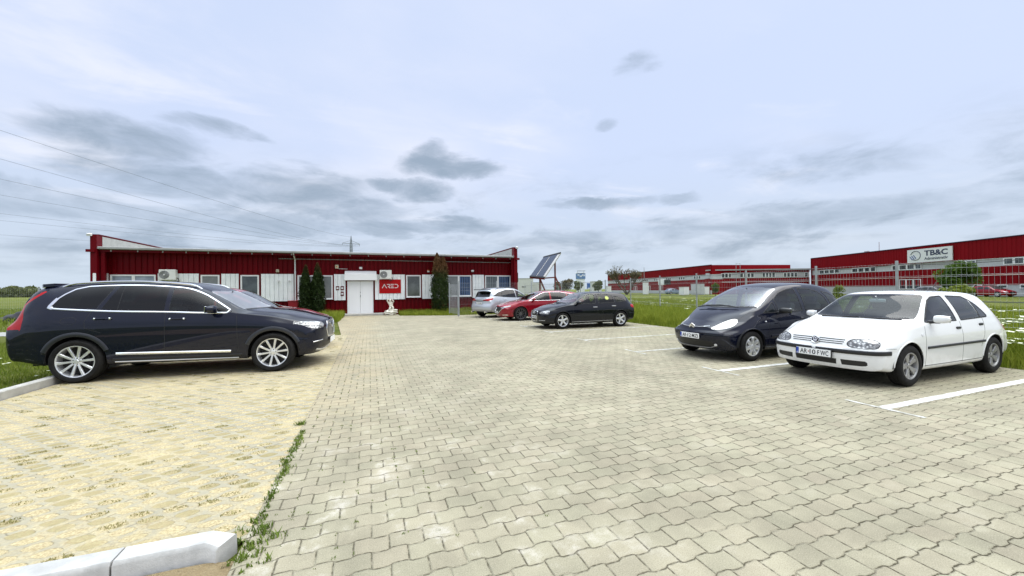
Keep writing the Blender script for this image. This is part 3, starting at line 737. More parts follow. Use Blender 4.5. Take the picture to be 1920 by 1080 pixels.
        ring = [T @ Vector((.19 * math.cos(t), .19 * math.sin(t), 0)) for t in np.linspace(0, 2 * math.pi, 25)]; m.tube(ring, .014, 6, caps=False); m.bar(T @ Vector((0, -.18, 0)), T @ Vector((0, .18, 0)), .05, .02); m.bar(T @ Vector((0, 0, 0)), T @ Vector((-.18, 0, 0)), .05, .02); m.obj('steering_wheel', M_BLACK, root, True)
        mx, mz = c['mirror']; m = MB(); m.box((mx, 0, mz), (.03, .24, .065), bev=.015); m.tube([(mx, 0, mz), (mx + .05, 0, mz + .08)], .01, 6); m.obj('rear_view_mirror', c.get('mirror_mat', M_CABIN), root, True)
    place_wheels(root, S, S['rim_mat'])
    return root, sh, parts
# ---------------------------------------------------------------- white hatchback
WHITE = paint('white_car_paint', (.80, .80, .79), 0, .4, .35)
NAVY = paint('navy_car_paint', (.003, .0045, .015), 0, .5, .10, (.06, .055, .05))
def rear_lights(u0, u1, z0, z1): return [(u0, z0), (u1, z0), (u1, z1), (u0, z1)]
S_HATCH = dict(name='parked_car', label='white five-door hatchback with black bumper strip and white plate', cat='car', group='parked cars',
    pos=(8.937, 4.24), heading=180.1, wb=2.511, track=1.735 - .205, wheel_r=.315, rim_r=.205, tyre_w=.195, paint=WHITE, rim_mat=M_ALLOYD,
    rim=dict(kind='spokes', n=5, w=(.05, .05), fork=.17, dish=.015, ph=math.pi / 2), steer=0,
    nose_x=2.08, tail_x=-2.07, Kf=.33, Kr=.2, pf=2.3, pr=2.6, ramp_f=.95, ramp_r=.7, bulge=.022,
    nose=[(.15, 1.97), (.25, 2.03), (.36, 2.065), (.47, 2.08), (.555, 2.078), (.60, 2.045), (.66, 2.02), (.72, 1.985), (.80, 1.93)],
    tail=[(.2, -1.98), (.32, -2.04), (.48, -2.07), (.6, -2.06), (.66, -2.03), (.85, -1.99), (.95, -1.95)],
    zc=[(-2.07, .91), (-1.98, .95), (-1.90, 1.01), (-1.54, 1.33), (-1.43, 1.384), (-1.25, 1.412), (-.9, 1.438), (-.3, 1.446), (.1, 1.428), (.26, 1.395), (.95, .99), (1.05, .968), (1.4, .912), (1.7, .855), (1.95, .785), (2.08, .735)],
    zt=[(-2.07, .85), (-1.80, 1.03), (-1.54, 1.255), (-1.37, 1.345), (-1., 1.39), (-.5, 1.404), (-.05, 1.398), (.15, 1.368), (.84, .985), (.95, .953), (1.1, .928), (1.4, .88), (1.7, .82), (1.95, .755), (2.08, .70)],
    yt=[(-2.07, .60), (-1.85, .62), (-1.5, .60), (-1., .59), (-.3, .58), (.15, .60), (.84, .745), (1., .73), (1.5, .66), (2.08, .60)],
    zs=[(-2.07, .80), (-1.85, .90), (-1.5, .955), (-1.1, .962), (-.5, .94), (.5, .915), (.8, .905), (1., .89), (1.4, .835), (1.7, .765), (1.95, .69), (2.08, .65)],
    ys=[(-2.07, .74), (-1.9, .765), (-1.6, .79), (-1.2, .81), (-.5, .818), (.5, .818), (1., .825), (1.4, .815), (1.7, .795), (2.08, .72)],
    w=[(-2.07, .80), (-1.7, .85), (-1.3, .868), (-1., .864), (-.5, .866), (.5, .862), (1., .858), (1.4, .865), (1.8, .848), (2.08, .80)],
    zw=[(-2.07, .55), (-1.5, .62), (1.5, .60), (2.08, .50)],
    zb=[(-2.07, .30), (-1.6, .26), (-.9, .215), (.9, .205), (1.6, .22), (2.08, .26)],
    arch_f=(.362, .0), arch_r=(.355, .01), floor=.22,
    screen=(.83, .20, .035, .15),
    regions=[
        ('front_bumper', 'L', [(1.56, .1), (2.2, .1), (2.2, .585), (1.56, .59)], {}), ('front_bumper', 'F', [(-.1, .1), (.9, .1), (.9, .585), (-.1, .585)], {}),
        ('rear_bumper', 'L', [(-1.56, .1), (-2.2, .1), (-2.2, .62), (-1.56, .60)], {}), ('rear_bumper', 'B', [(-.1, .1), (.9, .1), (.9, .62), (-.1, .62)], {}),
        ('front_door', 'L', [(.84, .27), (.83, .80), (.80, .945), (.19, 1.385), (-.23, 1.395), (-.23, .27)], {}),
        ('rear_door', 'L', [(-.23, .27), (-.23, 1.395), (-.80, 1.375), (-.98, 1.26), (-1.0, .95), (-.94, .72), (-.82, .48), (-.78, .27)], {}),
        ('side_window#front_door', 'L', [(.74, .955), (.50, 1.15), (.30, 1.285), (.14, 1.345), (-.16, 1.355), (-.15, .955)], dict(frm=['front_door'])),
        ('side_window#rear_door', 'L', [(-.29, .957), (-.31, 1.355), (-.78, 1.335), (-.88, 1.28), (-.905, .975)], dict(frm=['rear_door', 'body'])),
        ('side_window#quarter', 'L', [(-.935, .978), (-.915, 1.265), (-1.02, 1.19), (-1.17, 1.0), (-1.14, .985)], dict(frm=['rear_door', 'body'])),
        ('hood', 'T', [(2.2, -.05), (2.2, .40), (1.93, .50), (1.75, .62), (1.5, .672), (.93, .70), (.98, .5), (1.01, .25), (1.015, -.05)], dict(cond=lambda V: V[:, 2] > .70)),
        ('headlight', ('F', 35), [(-.80, .655), (-.785, .605), (-.70, .585), (-.50, .585), (-.43, .62), (-.415, .67), (-.45, .712), (-.58, .730), (-.73, .718)], dict(smooth=2)),
        ('taillight', ('B', 40), [(-.93, .66), (-.60, .66), (-.58, .92), (-.72, .95), (-.9, .9)], dict(smooth=1)),
        ('tailgate', 'B', [(-.1, .62), (.62, .62), (.66, .95), (.60, 1.3), (-.1, 1.34)], dict(frm=['body'])),
        ('rear_window', 'B', [(-.1, 1.0), (.52, 1.0), (.50, 1.27), (.40, 1.31), (-.1, 1.325)], dict(frm=['tailgate'])),
        ('lower_grille', 'F', [(-.1, .315), (.30, .315), (.31, .40), (-.1, .40)], {}), ('lower_grille_side', 'F', [(.37, .315), (.63, .32), (.66, .34), (.66, .38), (.64, .40), (.36, .40)], {}),
    ],
    mats=dict(windscreen=glass('green_tinted_windscreen', (.40, .47, .47), ior=1.3), side_window=GL_CLEAR, headlight=M_LAMP, taillight=M_RED, rear_window=GL_TINT, lower_grille=M_BLACK, lower_grille_side=M_BLACK),
    strips=[
        ('bumper_strip', ('F', 25), [(-.8795, .525), (-.45, .525), (.03, .525)], .062, .014, M_BLACK, {}),
        ('side_moulding', 'L', [(.80, .565), (-.93, .585)], .038, .014, M_BLACK, {}),
        ('door_gap', 'L', [(.84, .27), (.835, .80), (.80, .92)], .008, .0006, M_SEAL, {}), ('door_gap', 'L', [(-.23, .27), (-.23, .94)], .008, .0006, M_SEAL, {}), ('door_gap', 'L', [(-.98, 1.0), (-.97, .85), (-.92, .68), (-.82, .5)], .008, .0006, M_SEAL, {}),
        ('hood_gap', 'T', [(1.90, .52), (1.75, .62), (1.5, .672), (.95, .70)], .005, .0006, M_SEAL, {}),
        ('bumper_gap', 'L', [(1.58, .59), (1.75, .595)], .007, .0006, M_SEAL, {}),
        ('window_seal', 'L', [(.74, .955), (.50, 1.15), (.30, 1.285), (.14, 1.345), (-.16, 1.355), (-.15, .955)], .022, .003, M_SEAL, dict(closed=True)),
        ('window_seal', 'L', [(-.29, .957), (-.31, 1.355), (-.78, 1.335), (-.92, 1.265), (-1.02, 1.19), (-1.17, 1.0), (-1.14, .985)], .022, .003, M_SEAL, dict(closed=True)),
        ('window_bar', 'L', [(-.915, 1.27), (-.92, .98)], .03, .004, M_SEAL, {}),
        ('lamp_surround', ('F', 35), [(-.80, .655), (-.785, .605), (-.70, .585), (-.50, .585), (-.43, .62), (-.415, .67), (-.45, .712), (-.58, .730), (-.73, .718)], .012, .003, M_SEAL, dict(closed=True, smooth=2, step=.015)),
        ('arch_lip', 'L', [(1.2555 + .368 * math.cos(t), .315 + .368 * math.sin(t)) for t in np.linspace(0, math.pi, 40)], .02, .008, WHITE, {}),
        ('arch_lip', 'L', [(-1.2555 + .361 * math.cos(t), .325 + .361 * math.sin(t)) for t in np.linspace(0, math.pi, 40)], .02, .008, WHITE, {}),
        ('sill_line', 'L', [(.86, .285), (-.86, .295)], .010, .0006, M_SEAL, {}),
        ('grille_slot', 'F', [(.0, .700), (.39, .695)], .017, .002, M_BLACK, {}), ('grille_slot', 'F', [(.0, .668), (.385, .665)], .015, .002, M_BLACK, {}), ('grille_slot', 'F', [(.0, .637), (.37, .635)], .014, .002, M_BLACK, {}),
        ('screen_edge', 'T', [(.955, .0), (.945, .25), (.90, .5), (.84, .655)], .05, .003, M_SEAL, {}),
        ('bumper_slat', 'F', [(.0, .345), (.30, .345)], .006, .004, M_SEAL, {}), ('bumper_slat', 'F', [(.0, .372), (.30, .372)], .006, .004, M_SEAL, {}),
    ],
    patches=[('side_repeater', 'L', [(.90, .755), (.95, .755), (.95, .785), (.90, .785)], .008, M_WHITEL, {})],
    handles=[('front_door', -.13, .835, .13, M_BLACK, 'flap'), ('rear_door', -.86, .865, .13, M_BLACK, 'flap')],
    mirror=(.62, 1.005, (.13, .20, .135), WHITE, M_BLACK),
    cabin=dict(front=-.02, rear=-.85, z=.36, dash=(.62, .95), mirror=(.33, 1.27), mirror_mat=M_PLATE),
)
def emblem_ring(root, c, r, n_=(1, 0, 0), mark=None, m1=M_CHROME, tilt=0):
    """round badge facing forwards"""
    T = Matrix.Translation(c) @ Matrix(((0, 0, 1, 0), (1, 0, 0, 0), (0, 1, 0, 0), (0, 0, 0, 1))) @ Matrix.Rotation(tilt, 4, 'X')
    m = MB(); rg = [T @ Vector((r * math.cos(t), r * math.sin(t), .008)) for t in np.linspace(0, 2 * math.pi, 29)]; m.tube(rg, r * .11, 6, caps=False)
    for ln in mark or []:
        for a, b in zip(ln[:-1], ln[1:]): m.bar(T @ Vector((a[0] * r, a[1] * r, .008)), T @ Vector((b[0] * r, b[1] * r, .008)), r * .17, .008, up=T.to_3x3() @ Vector((0, 0, 1)))
    o = m.obj('emblem', m1, root, True)
    d = MB(); d.lathe([(r * .98, -.01), (r * .98, .004), (0, .005)], 28); d.v = [T @ Vector(v) for v in d.v]; d.obj('emblem_disc', M_BLACK, o)
    return o
FR = lambda c, tilt=0: Matrix.Translation(c) @ Matrix(((0, 0, 1, 0), (1, 0, 0, 0), (0, 1, 0, 0), (0, 0, 0, 1))) @ Matrix.Rotation(tilt, 4, 'X')
def build_hatch():
    root, sh, parts = build_car(S_HATCH)
    plate(root, FR((2.108, 0, .465), -.05), ('AR', '10', 'F WC', M_RED))
    hb = MB(); hb.box((2.098, 0, .455), (.01, .55, .145), bev=.004); hb.obj('plate_holder', M_BLACK, root)
    emblem_ring(root, (2.03, 0, .668), .058, mark=[[(-.62, .7), (-.22, -.62), (0, .08), (.22, -.62), (.62, .7)], [(-.32, .82), (0, .2), (.32, .82)]], tilt=-.3)
    m = MB(); m.tube([(-1.38, 0, 1.37), (-1.58, 0, 1.60)], .006, 6); m.obj('antenna', M_BLACK, root)
    mb = MB(); mb.bar((1.02, .1, 1.0), (.92, .60, .985), .02, .018); mb.bar((1.02, -.5, .99), (.97, .05, 1.0), .02, .018); mb.obj('wiper', M_BLACK, root)
    return root
# ---------------------------------------------------------------- shared bits for the other cars
def seals(S, mt=None, wd=.02):
    for (nm, pr, poly, kw) in S['regions']:
        if nm.startswith('side_window'): S['strips'].append(('window_seal', 'L', poly, wd, .003, mt or M_SEAL, dict(closed=True)))
def gaps(S, lines):
    for l in lines: S['strips'].append(('door_gap', 'L', l, .007, .0006, M_SEAL, {}))
def lips(S, wd, ht, mt, dr=.006, nm='arch_lip', a0=0.):
    for cx, k in ((S['wb'] / 2, 'arch_f'), (-S['wb'] / 2, 'arch_r')):
        ra, dz = S[k]; S['strips'].append((nm, 'L', [(cx + (ra + dr) * math.cos(t), S['wheel_r'] + dz + (ra + dr) * math.sin(t)) for t in np.linspace(a0, math.pi - a0, 44)], wd, ht, mt, {}))
def surround(S, pr, poly, wd=.01): S['strips'].append(('lamp_surround', pr, poly, wd, .002, M_SEAL, dict(closed=True, smooth=2, step=.02)))

# ---------------------------------------------------------------- large navy estate-type off-roader
M_TRIM = mat('dark_arch_trim', (.022, .024, .03), .3)
S_SUV = dict(name='parked_car', label='big navy off-roader with silver ten-spoke wheels and chrome window line', cat='car', group='parked cars',
    pos=(-3.172, 9.613), heading=-4.4, wb=2.984, track=1.93 - .25, wheel_r=.374, rim_r=.276, tyre_w=.26, paint=NAVY, rim_mat=M_ALLOY,
    rim=dict(kind='spokes', n=10, w=(.030, .042), dish=.02, ph=math.pi / 2), step=.025,
    nose_x=2.39, tail_x=-2.56, Kf=.37, Kr=.15, pf=2.4, pr=2.9, ramp_f=1.0, ramp_r=.8, bulge=.02, hard=.016,
    nose=[(.2, 2.16), (.3, 2.26), (.42, 2.345), (.54, 2.38), (.65, 2.388), (.8, 2.388), (.9, 2.372), (.96, 2.34), (1.05, 2.25)],
    tail=[(.3, -2.40), (.4, -2.47), (.55, -2.54), (.75, -2.56), (.95, -2.555), (1.3, -2.555)],
    zc=[(-2.56, 1.08), (-2.50, 1.2), (-2.34, 1.60), (-2.27, 1.68), (-1.9, 1.735), (-1.43, 1.772), (-.86, 1.774), (-.4, 1.757), (0, 1.715), (.25, 1.655), (.37, 1.60), (1.13, 1.215), (1.25, 1.195), (1.5, 1.165), (1.75, 1.122), (2.1, 1.05), (2.29, .995), (2.39, .95)],
    zt=[(-2.56, .98), (-2.44, 1.14), (-2.38, 1.30), (-2.12, 1.60), (-1.9, 1.645), (-1.5, 1.69), (-.9, 1.71), (-.4, 1.69), (.05, 1.64), (.3, 1.565), (.62, 1.40), (1.02, 1.175), (1.1, 1.16), (1.3, 1.14), (1.75, 1.08), (2.1, 1.005), (2.39, .91)],
    yt=[(-2.56, .70), (-2.3, .70), (-2.1, .67), (-1.8, .655), (-1., .66), (-.2, .66), (.3, .675), (1.02, .80), (1.1, .78), (1.75, .72), (2.39, .62)],
    zs=[(-2.56, .95), (-2.4, 1.08), (-2.2, 1.21), (-1.9, 1.275), (-1.4, 1.235), (-.94, 1.205), (-.24, 1.185), (.4, 1.15), (.8, 1.135), (1., 1.12), (1.3, 1.085), (1.75, 1.01), (2.1, .94), (2.39, .83)],
    ys=[(-2.56, .78), (-2.2, .85), (-1.9, .875), (-1.4, .895), (-.5, .895), (.5, .895), (1.2, .895), (1.75, .88), (2.1, .83), (2.39, .72)],
    w=[(-2.56, .86), (-2., .945), (-1.5, .962), (-1., .952), (0, .945), (.8, .945), (1.5, .958), (2., .93), (2.39, .86)],
    zw=[(-2.56, .70), (-1.5, .86), (0, .88), (1.5, .84), (2.39, .62)],
    zb=[(-2.56, .40), (-1.9, .30), (-.95, .28), (.95, .27), (1.9, .25), (2.39, .28)],
    arch_f=(.425, .0), arch_r=(.425, .005), floor=.27, screen=(1.00, .36, .035, .17),
    regions=[
        ('front_bumper', 'L', [(1.90, .1), (2.6, .1), (2.6, .78), (2.2, .78), (1.90, .62)], {}), ('front_bumper', 'F', [(-.1, .1), (1., .1), (1., .78), (-.1, .78)], {}),
        ('rear_bumper', 'L', [(-1.92, .1), (-2.7, .1), (-2.7, .80), (-2.1, .80), (-1.93, .62)], {}), ('rear_bumper', 'B', [(-.1, .1), (1., .1), (1., .80), (-.1, .80)], {}),
        ('front_door', 'L', [(.93, .36), (.90, .79), (.885, 1.115), (.84, 1.155), (.33, 1.53), (.05, 1.64), (-.23, 1.675), (-.23, .36)], {}),
        ('rear_door', 'L', [(-.23, .36), (-.23, 1.675), (-1.02, 1.685), (-1.30, 1.24), (-1.37, 1.06), (-1.36, .94), (-1.12, .84), (-.98, .66), (-.95, .36)], {}),
        ('side_window#front_door', 'L', [(.80, 1.165), (.53, 1.352), (.30, 1.497), (.05, 1.60), (-.19, 1.632), (-.19, 1.20), (.37, 1.168)], dict(frm=['front_door'])),
        ('side_window#rear_door', 'L', [(-.26, 1.203), (-.26, 1.636), (-.62, 1.662), (-1.0, 1.668), (-1.17, 1.27), (-.94, 1.228)], dict(frm=['rear_door', 'body'])),
        ('side_window#quarter', 'L', [(-1.06, 1.665), (-1.57, 1.64), (-1.79, 1.478), (-1.87, 1.315), (-1.86, 1.308), (-1.25, 1.275)], dict(frm=['rear_door', 'body'])),
        ('hood', 'T', [(2.6, -.05), (2.6, .45), (2.15, .60), (1.75, .715), (1.05, .775), (1.12, .5), (1.20, .25), (1.21, -.05)], dict(cond=lambda V: V[:, 2] > .9)),
        ('headlight', ('F', 40), [(-.47, .918), (-.56, .948), (-.85, .932), (-1.05, .905), (-1.08, .82), (-1.0, .785), (-.75, .80), (-.64, .87)], dict(smooth=1)),
        ('taillight', 'L', [(-2.01, 1.585), (-2.275, 1.345), (-2.265, 1.22), (-2.245, 1.12), (-2.255, .945), (-2.7, .93), (-2.7, 1.15), (-2.40, 1.30), (-2.07, 1.585)], {}),
        ('tailgate', 'B', [(-.1, .80), (.68, .80), (.68, 1.66), (-.1, 1.72)], dict(frm=['body'])),
        ('rear_window', 'B', [(-.1, 1.24), (.58, 1.24), (.54, 1.56), (-.1, 1.62)], dict(frm=['tailgate'])),
        ('lower_grille', 'F', [(-.1, .38), (.55, .38), (.62, .52), (-.1, .54)], {}),
        ('grille', 'F', [(-.1, .585), (.36, .595), (.43, .75), (.38, .90), (-.1, .915)], {}),
        ('fuel_flap', 'L', [(-1.70, 1.01), (-1.685, 1.13), (-1.47, 1.125), (-1.50, 1.005)], dict(smooth=1)),
    ],
    mats=dict(windscreen=glass('bright_windscreen_glass', (.6, .64, .66), rough=.32, ior=3.4), side_window=GL_TINT, headlight=M_LAMP, taillight=M_RED, rear_window=GL_TINT, lower_grille=M_BLACK, grille=M_BLACK, rear_bumper=NAVY),
    strips=[
        ('window_trim', 'L', [(.84, 1.150), (.53, 1.368), (.30, 1.515), (.05, 1.618), (-.22, 1.652), (-.62, 1.680), (-1.1, 1.684), (-1.57, 1.656), (-1.80, 1.488), (-1.90, 1.305), (-1.87, 1.285), (-1.37, 1.243), (-.94, 1.214), (-.24, 1.192), (.37, 1.155)], .026, .006, M_CHROME, dict(closed=True, smooth=1)),
        ('window_trim', 'L', [(-1.82, 1.46), (-1.90, 1.305), (-1.84, 1.288)], .05, .007, M_CHROME, {}),
        ('side_trim', 'L', [(-.93, .478), (.80, .432)], .042, .016, M_CHROME, {}),
        ('sill_trim', 'L', [(-.95, .335), (.92, .305)], .022, .010, M_ALLOY, {}),
        ('sill_cladding', 'L', [(-.98, .375), (.98, .355)], .05, .006, M_BLACK, {}),
        ('hood_gap', 'T', [(2.15, .60), (1.75, .715), (1.05, .775)], .006, .0006, M_SEAL, {}),
        ('screen_edge', 'T', [(1.16, .0), (1.14, .25), (1.07, .55), (1.0, .75)], .06, .003, M_SEAL, {}),
        ('bumper_trim', ('F', 40), [(-.78, .525), (-1.03, .545)], .020, .008, M_CHROME, {}),
        ('skid_plate', 'F', [(.0, .315), (.45, .325), (.68, .36)], .05, .008, M_ALLOY, {}),
        ('grille_frame', 'F', [(.0, .915), (.38, .90), (.44, .75), (.36, .59), (.0, .58)], .03, .012, M_CHROME, {}),
        ('grille_bar', 'F', [(-.30, .62), (.30, .88)], .02, .012, M_CHROME, {}),
    ] + [('grille_slat', 'F', [(x, .60), (x * 1.06, .895)], .012, .008, M_CHROME, {}) for x in (.06, .12, .18, .24, .30)],
    patches=[('lamp_signature', ('F', 40), [(-.60, .895), (-.82, .872), (-1.03, .87), (-1.03, .858), (-.82, .856), (-.62, .878)], .004, M_WHITEL, {})],
    handles=[('front_door', -.04, 1.062, .25, NAVY, 'grip'), ('rear_door', -1.12, 1.098, .25, NAVY, 'grip')],
    mirror=(.53, 1.225, (.20, .22, .155), NAVY, M_BLACK),
    cabin=dict(front=.15, rear=-.85, z=.55, dash=(.80, 1.12), mirror=(.45, 1.48)),
)
S_SUV['mats']['side_window#front_door'] = GL_CLEAR
lips(S_SUV, .075, .016, M_TRIM, .034, 'arch_trim', .38)
gaps(S_SUV, [[(.93, .36), (.90, .79), (.885, 1.10)], [(-.23, .36), (-.23, 1.18)], [(-1.30, 1.22), (-1.37, 1.06), (-1.36, .94), (-1.14, .85)], [(-1.07, 1.655), (-1.24, 1.26)], [(-.93, 1.655), (-.945, 1.225)]])
S_SUV['strips'].append(('flap_gap', 'L', [(-1.70, 1.01), (-1.685, 1.13), (-1.47, 1.125), (-1.50, 1.005)], .006, .0006, M_SEAL, dict(closed=True, smooth=1)))
def build_suv():
    root, sh, parts = build_car(S_SUV)
    for sg in (1, -1):
        m = MB(); pts = []
        for x in np.linspace(-1.85, .22, 24):
            a, n = sh.hitn('T', (x, .63)); e = min(1, min(x + 1.85, .22 - x) / .12); pts.append((x, sg * .63, a[2] - .01 + .045 * e))
        m.tube(pts, .018, 8); m.obj('roof_rail', M_CHROME, root, True)
        # chrome tips of the door handles, exhaust
    m = MB(); m.poly([(-1.98, .63), (-2.14, .625), (-2.24, .50), (-2.30, .25), (-2.31, 0), (-2.30, -.25), (-2.24, -.50), (-2.14, -.625), (-1.98, -.63)], .05, Matrix.Translation((0, 0, 1.85)) @ Matrix.Rotation(-.09, 4, 'Y')); m.obj('roof_spoiler', NAVY, root)
    M = FR((2.405, 0, .50)); plate(root, M, ('AR', '21', 'XCB', M_PTEXT), parts=False)
    return root

# ---------------------------------------------------------------- navy people carrier
S_MPV = dict(name='parked_car', label='navy people carrier with rounded nose and cream white headlamps', cat='car', group='parked cars',
    pos=(8.81, 6.61), heading=180.3, wb=2.76, track=1.75 - .225, wheel_r=.312, rim_r=.206, tyre_w=.19, paint=NAVY, rim_mat=M_ALLOY,
    rim=dict(kind='cap', n=7), steer=0, nose_x=2.21, tail_x=-2.07, Kf=.48, Kr=.28, pf=2.1, pr=2.4, ramp_f=1.1, ramp_r=.8, bulge=.028, hard=.026,
    nose=[(.15, 2.02), (.25, 2.10), (.38, 2.175), (.50, 2.21), (.575, 2.205), (.63, 2.165), (.72, 2.12), (.82, 2.05)],
    tail=[(.3, -2.0), (.5, -2.07), (.7, -2.06), (1., -2.02), (1.2, -1.95)],
    zc=[(-2.07, .98), (-1.98, 1.12), (-1.75, 1.45), (-1.4, 1.57), (-.9, 1.632), (-.4, 1.64), (.1, 1.605), (.30, 1.56), (1.27, 1.095), (1.4, 1.055), (1.7, .97), (1.95, .865), (2.1, .785), (2.21, .71)],
    zt=[(-2.07, .95), (-1.95, 1.08), (-1.75, 1.33), (-1.4, 1.49), (-.9, 1.565), (-.4, 1.58), (0, 1.55), (.3, 1.47), (.7, 1.295), (1.14, 1.055), (1.25, 1.03), (1.4, .99), (1.7, .89), (1.9, .80), (2.21, .64)],
    yt=[(-2.07, .62), (-1.4, .60), (-.4, .61), (.3, .63), (1.14, .765), (1.4, .70), (1.9, .60), (2.21, .50)],
    zs=[(-2.07, .85), (-1.7, 1.03), (-1.2, 1.03), (-.5, 1.), (.3, .965), (.9, .945), (1.2, .925), (1.6, .84), (1.9, .74), (2.21, .58)],
    ys=[(-2.07, .72), (-1.6, .79), (-1., .82), (0, .825), (1., .82), (1.5, .80), (1.9, .76), (2.21, .62)],
    w=[(-2.07, .78), (-1.8, .85), (-1.4, .875), (0, .87), (1.4, .875), (1.9, .85), (2.21, .78)],
    zw=[(-2.07, .55), (-1.4, .62), (1.4, .60), (2.21, .50)], zb=[(-2.07, .3), (-1.6, .25), (-.9, .21), (.9, .20), (1.7, .20), (2.21, .23)],
    arch_f=(.352, .005), arch_r=(.35, .005), floor=.21, screen=(1.10, .30, .035, .17),
    regions=[
        ('front_bumper', 'L', [(1.66, .1), (2.4, .1), (2.4, .60), (1.9, .60), (1.66, .52)], {}), ('front_bumper', 'F', [(-.1, .1), (.9, .1), (.9, .60), (-.1, .60)], {}),
        ('rear_bumper', 'L', [(-1.68, .1), (-2.3, .1), (-2.3, .62), (-1.68, .58)], {}), ('rear_bumper', 'B', [(-.1, .1), (.9, .1), (.9, .62), (-.1, .62)], {}),
        ('front_door', 'L', [(.90, .26), (.92, .6), (.90, .955), (.66, 1.24), (.35, 1.43), (.1, 1.505), (-.24, 1.545), (-.27, .26)], {}),
        ('rear_door', 'L', [(-.27, .26), (-.24, 1.545), (-.7, 1.53), (-1.0, 1.45), (-1.14, 1.3), (-1.22, 1.0), (-1.13, .72), (-.98, .5), (-.95, .26)], {}),
        ('side_window#corner', 'L', [(1.03, .985), (.78, 1.155), (.665, 1.215), (.62, .99)], dict(frm=['body', 'front_door'])),
        ('side_window#front_door', 'L', [(.565, .995), (.60, 1.265), (.35, 1.405), (.1, 1.475), (-.14, 1.50), (-.20, 1.005)], dict(frm=['front_door'])),
        ('side_window#rear_door', 'L', [(-.31, 1.01), (-.27, 1.505), (-.62, 1.49), (-.9, 1.425), (-1.07, 1.30), (-1.15, 1.05)], dict(frm=['rear_door', 'body'], smooth=0)),
        ('side_window#quarter', 'L', [(-1.25, 1.07), (-1.16, 1.32), (-1.05, 1.425), (-1.30, 1.385), (-1.55, 1.27), (-1.74, 1.10)], dict(frm=['body'], smooth=1)),
        ('hood', 'T', [(2.4, -.05), (2.4, .35), (1.98, .52), (1.65, .64), (1.18, .74), (1.24, .5), (1.32, .25), (1.335, -.05)], dict(cond=lambda V: V[:, 2] > .62)),
        ('headlight', ('F', 35), [(-.88, .655), (-.72, .745), (-.55, .835), (-.42, .875), (-.355, .85), (-.37, .78), (-.45, .71), (-.62, .66)], dict(smooth=2)),
        ('taillight', ('B', 45), [(-.98, .75), (-.72, .75), (-.70, 1.1), (-.9, 1.15)], dict(smooth=1)),
        ('tailgate', 'B', [(-.1, .62), (.62, .62), (.64, 1.1), (.58, 1.5), (-.1, 1.55)], dict(frm=['body'])), ('rear_window', 'B', [(-.1, 1.08), (.54, 1.08), (.50, 1.42), (-.1, 1.46)], dict(frm=['tailgate'])),
        ('lower_grille', 'F', [(-.1, .27), (.42, .275), (.50, .33), (.46, .405), (-.1, .415)], {}), ('grille', 'F', [(-.1, .675), (.36, .690), (.385, .725), (-.1, .718)], {}),
    ],
    mats=dict(windscreen=glass('pale_windscreen_glass', (.62, .64, .72), 1., rough=.15, ior=2.6), side_window=GL_CLEAR, headlight=M_LAMPW, taillight=M_RED, rear_window=GL_TINT, lower_grille=M_BLACK, grille=M_BLACK),
    strips=[
        ('grille_bar', 'F', [(.0, .695), (.2, .698), (.375, .714)], .013, .010, M_CHROME, {}),
        ('hood_gap', 'T', [(2.05, .48), (1.65, .64), (1.18, .74)], .006, .0006, M_SEAL, {}),
        ('bumper_crease', ('F', 30), [(-1.1055, .575), (-.7, .575), (-.25, .56)], .03, .012, NAVY, {}),
        ('bumper_lip', 'F', [(.0, .262), (.40, .268), (.52, .315)], .014, .012, M_ALLOYD, {}),
        ('front_skirt', ('F', 30), [(-.78, .215), (-.25, .21)], .03, .006, M_ALLOYD, {}),
        ('screen_edge', 'T', [(1.27, .0), (1.25, .25), (1.17, .52), (1.09, .72)], .06, .003, M_SEAL, {}),
        ('side_moulding', 'L', [(.86, .50), (-.92, .52)], .05, .012, NAVY, {}),
    ],
    patches=[('fog_light', ('F', 30), [(-.60, .31), (-.54, .31), (-.54, .36), (-.60, .36)], .006, M_WHITEL, dict(smooth=2)), ('side_repeater', 'L', [(.98, .80), (1.03, .80), (1.03, .825), (.98, .825)], .007, M_WHITEL, dict(smooth=1))],
    handles=[('front_door', -.16, .845, .15, NAVY, 'flap'), ('rear_door', -1.03, .875, .15, NAVY, 'flap')],
    mirror=(.60, 1.035, (.16, .23, .13), M_BLACK, M_BLACK),
    cabin=dict(front=.15, rear=-.75, z=.45, dash=(1.05, 1.0), mirror=(.42, 1.44), mat=M_SEATL),
)
seals(S_MPV); lips(S_MPV, .022, .008, NAVY); surround(S_MPV, ('F', 35), S_MPV['regions'][10][2])
gaps(S_MPV, [[(.90, .26), (.92, .6), (.90, .93)], [(-.27, .26), (-.255, .98)], [(-1.22, 1.02), (-1.19, .9), (-1.13, .72), (-1.03, .56)]])
def build_mpv():
    root, sh, parts = build_car(S_MPV)
    plate(root, FR((2.225, 0, .50), -.03), ('AR', '12', 'MZI'))
    m = MB()
    for k in (0, 1):
        z0 = .67 + k * .034
        for sg in (1, -1): m.bar((2.158 - .012 * k, 0, z0 + .045), (2.152 - .012 * k, sg * .065, z0), .02, .022)
    m.obj('emblem', M_CHROME, root)
    m = MB()
    m.tube([(1.33, -.60, 1.075), (1.335, -.25, 1.125), (1.30, .25, 1.13)], .011, 6); m.obj('wiper', M_BLACK, root)
    m = MB(); m.tube([(1.30, .45, 1.10), (1.32, .05, 1.14), (1.28, -.40, 1.125)], .011, 6); m.obj('wiper', M_BLACK, root)
    return root

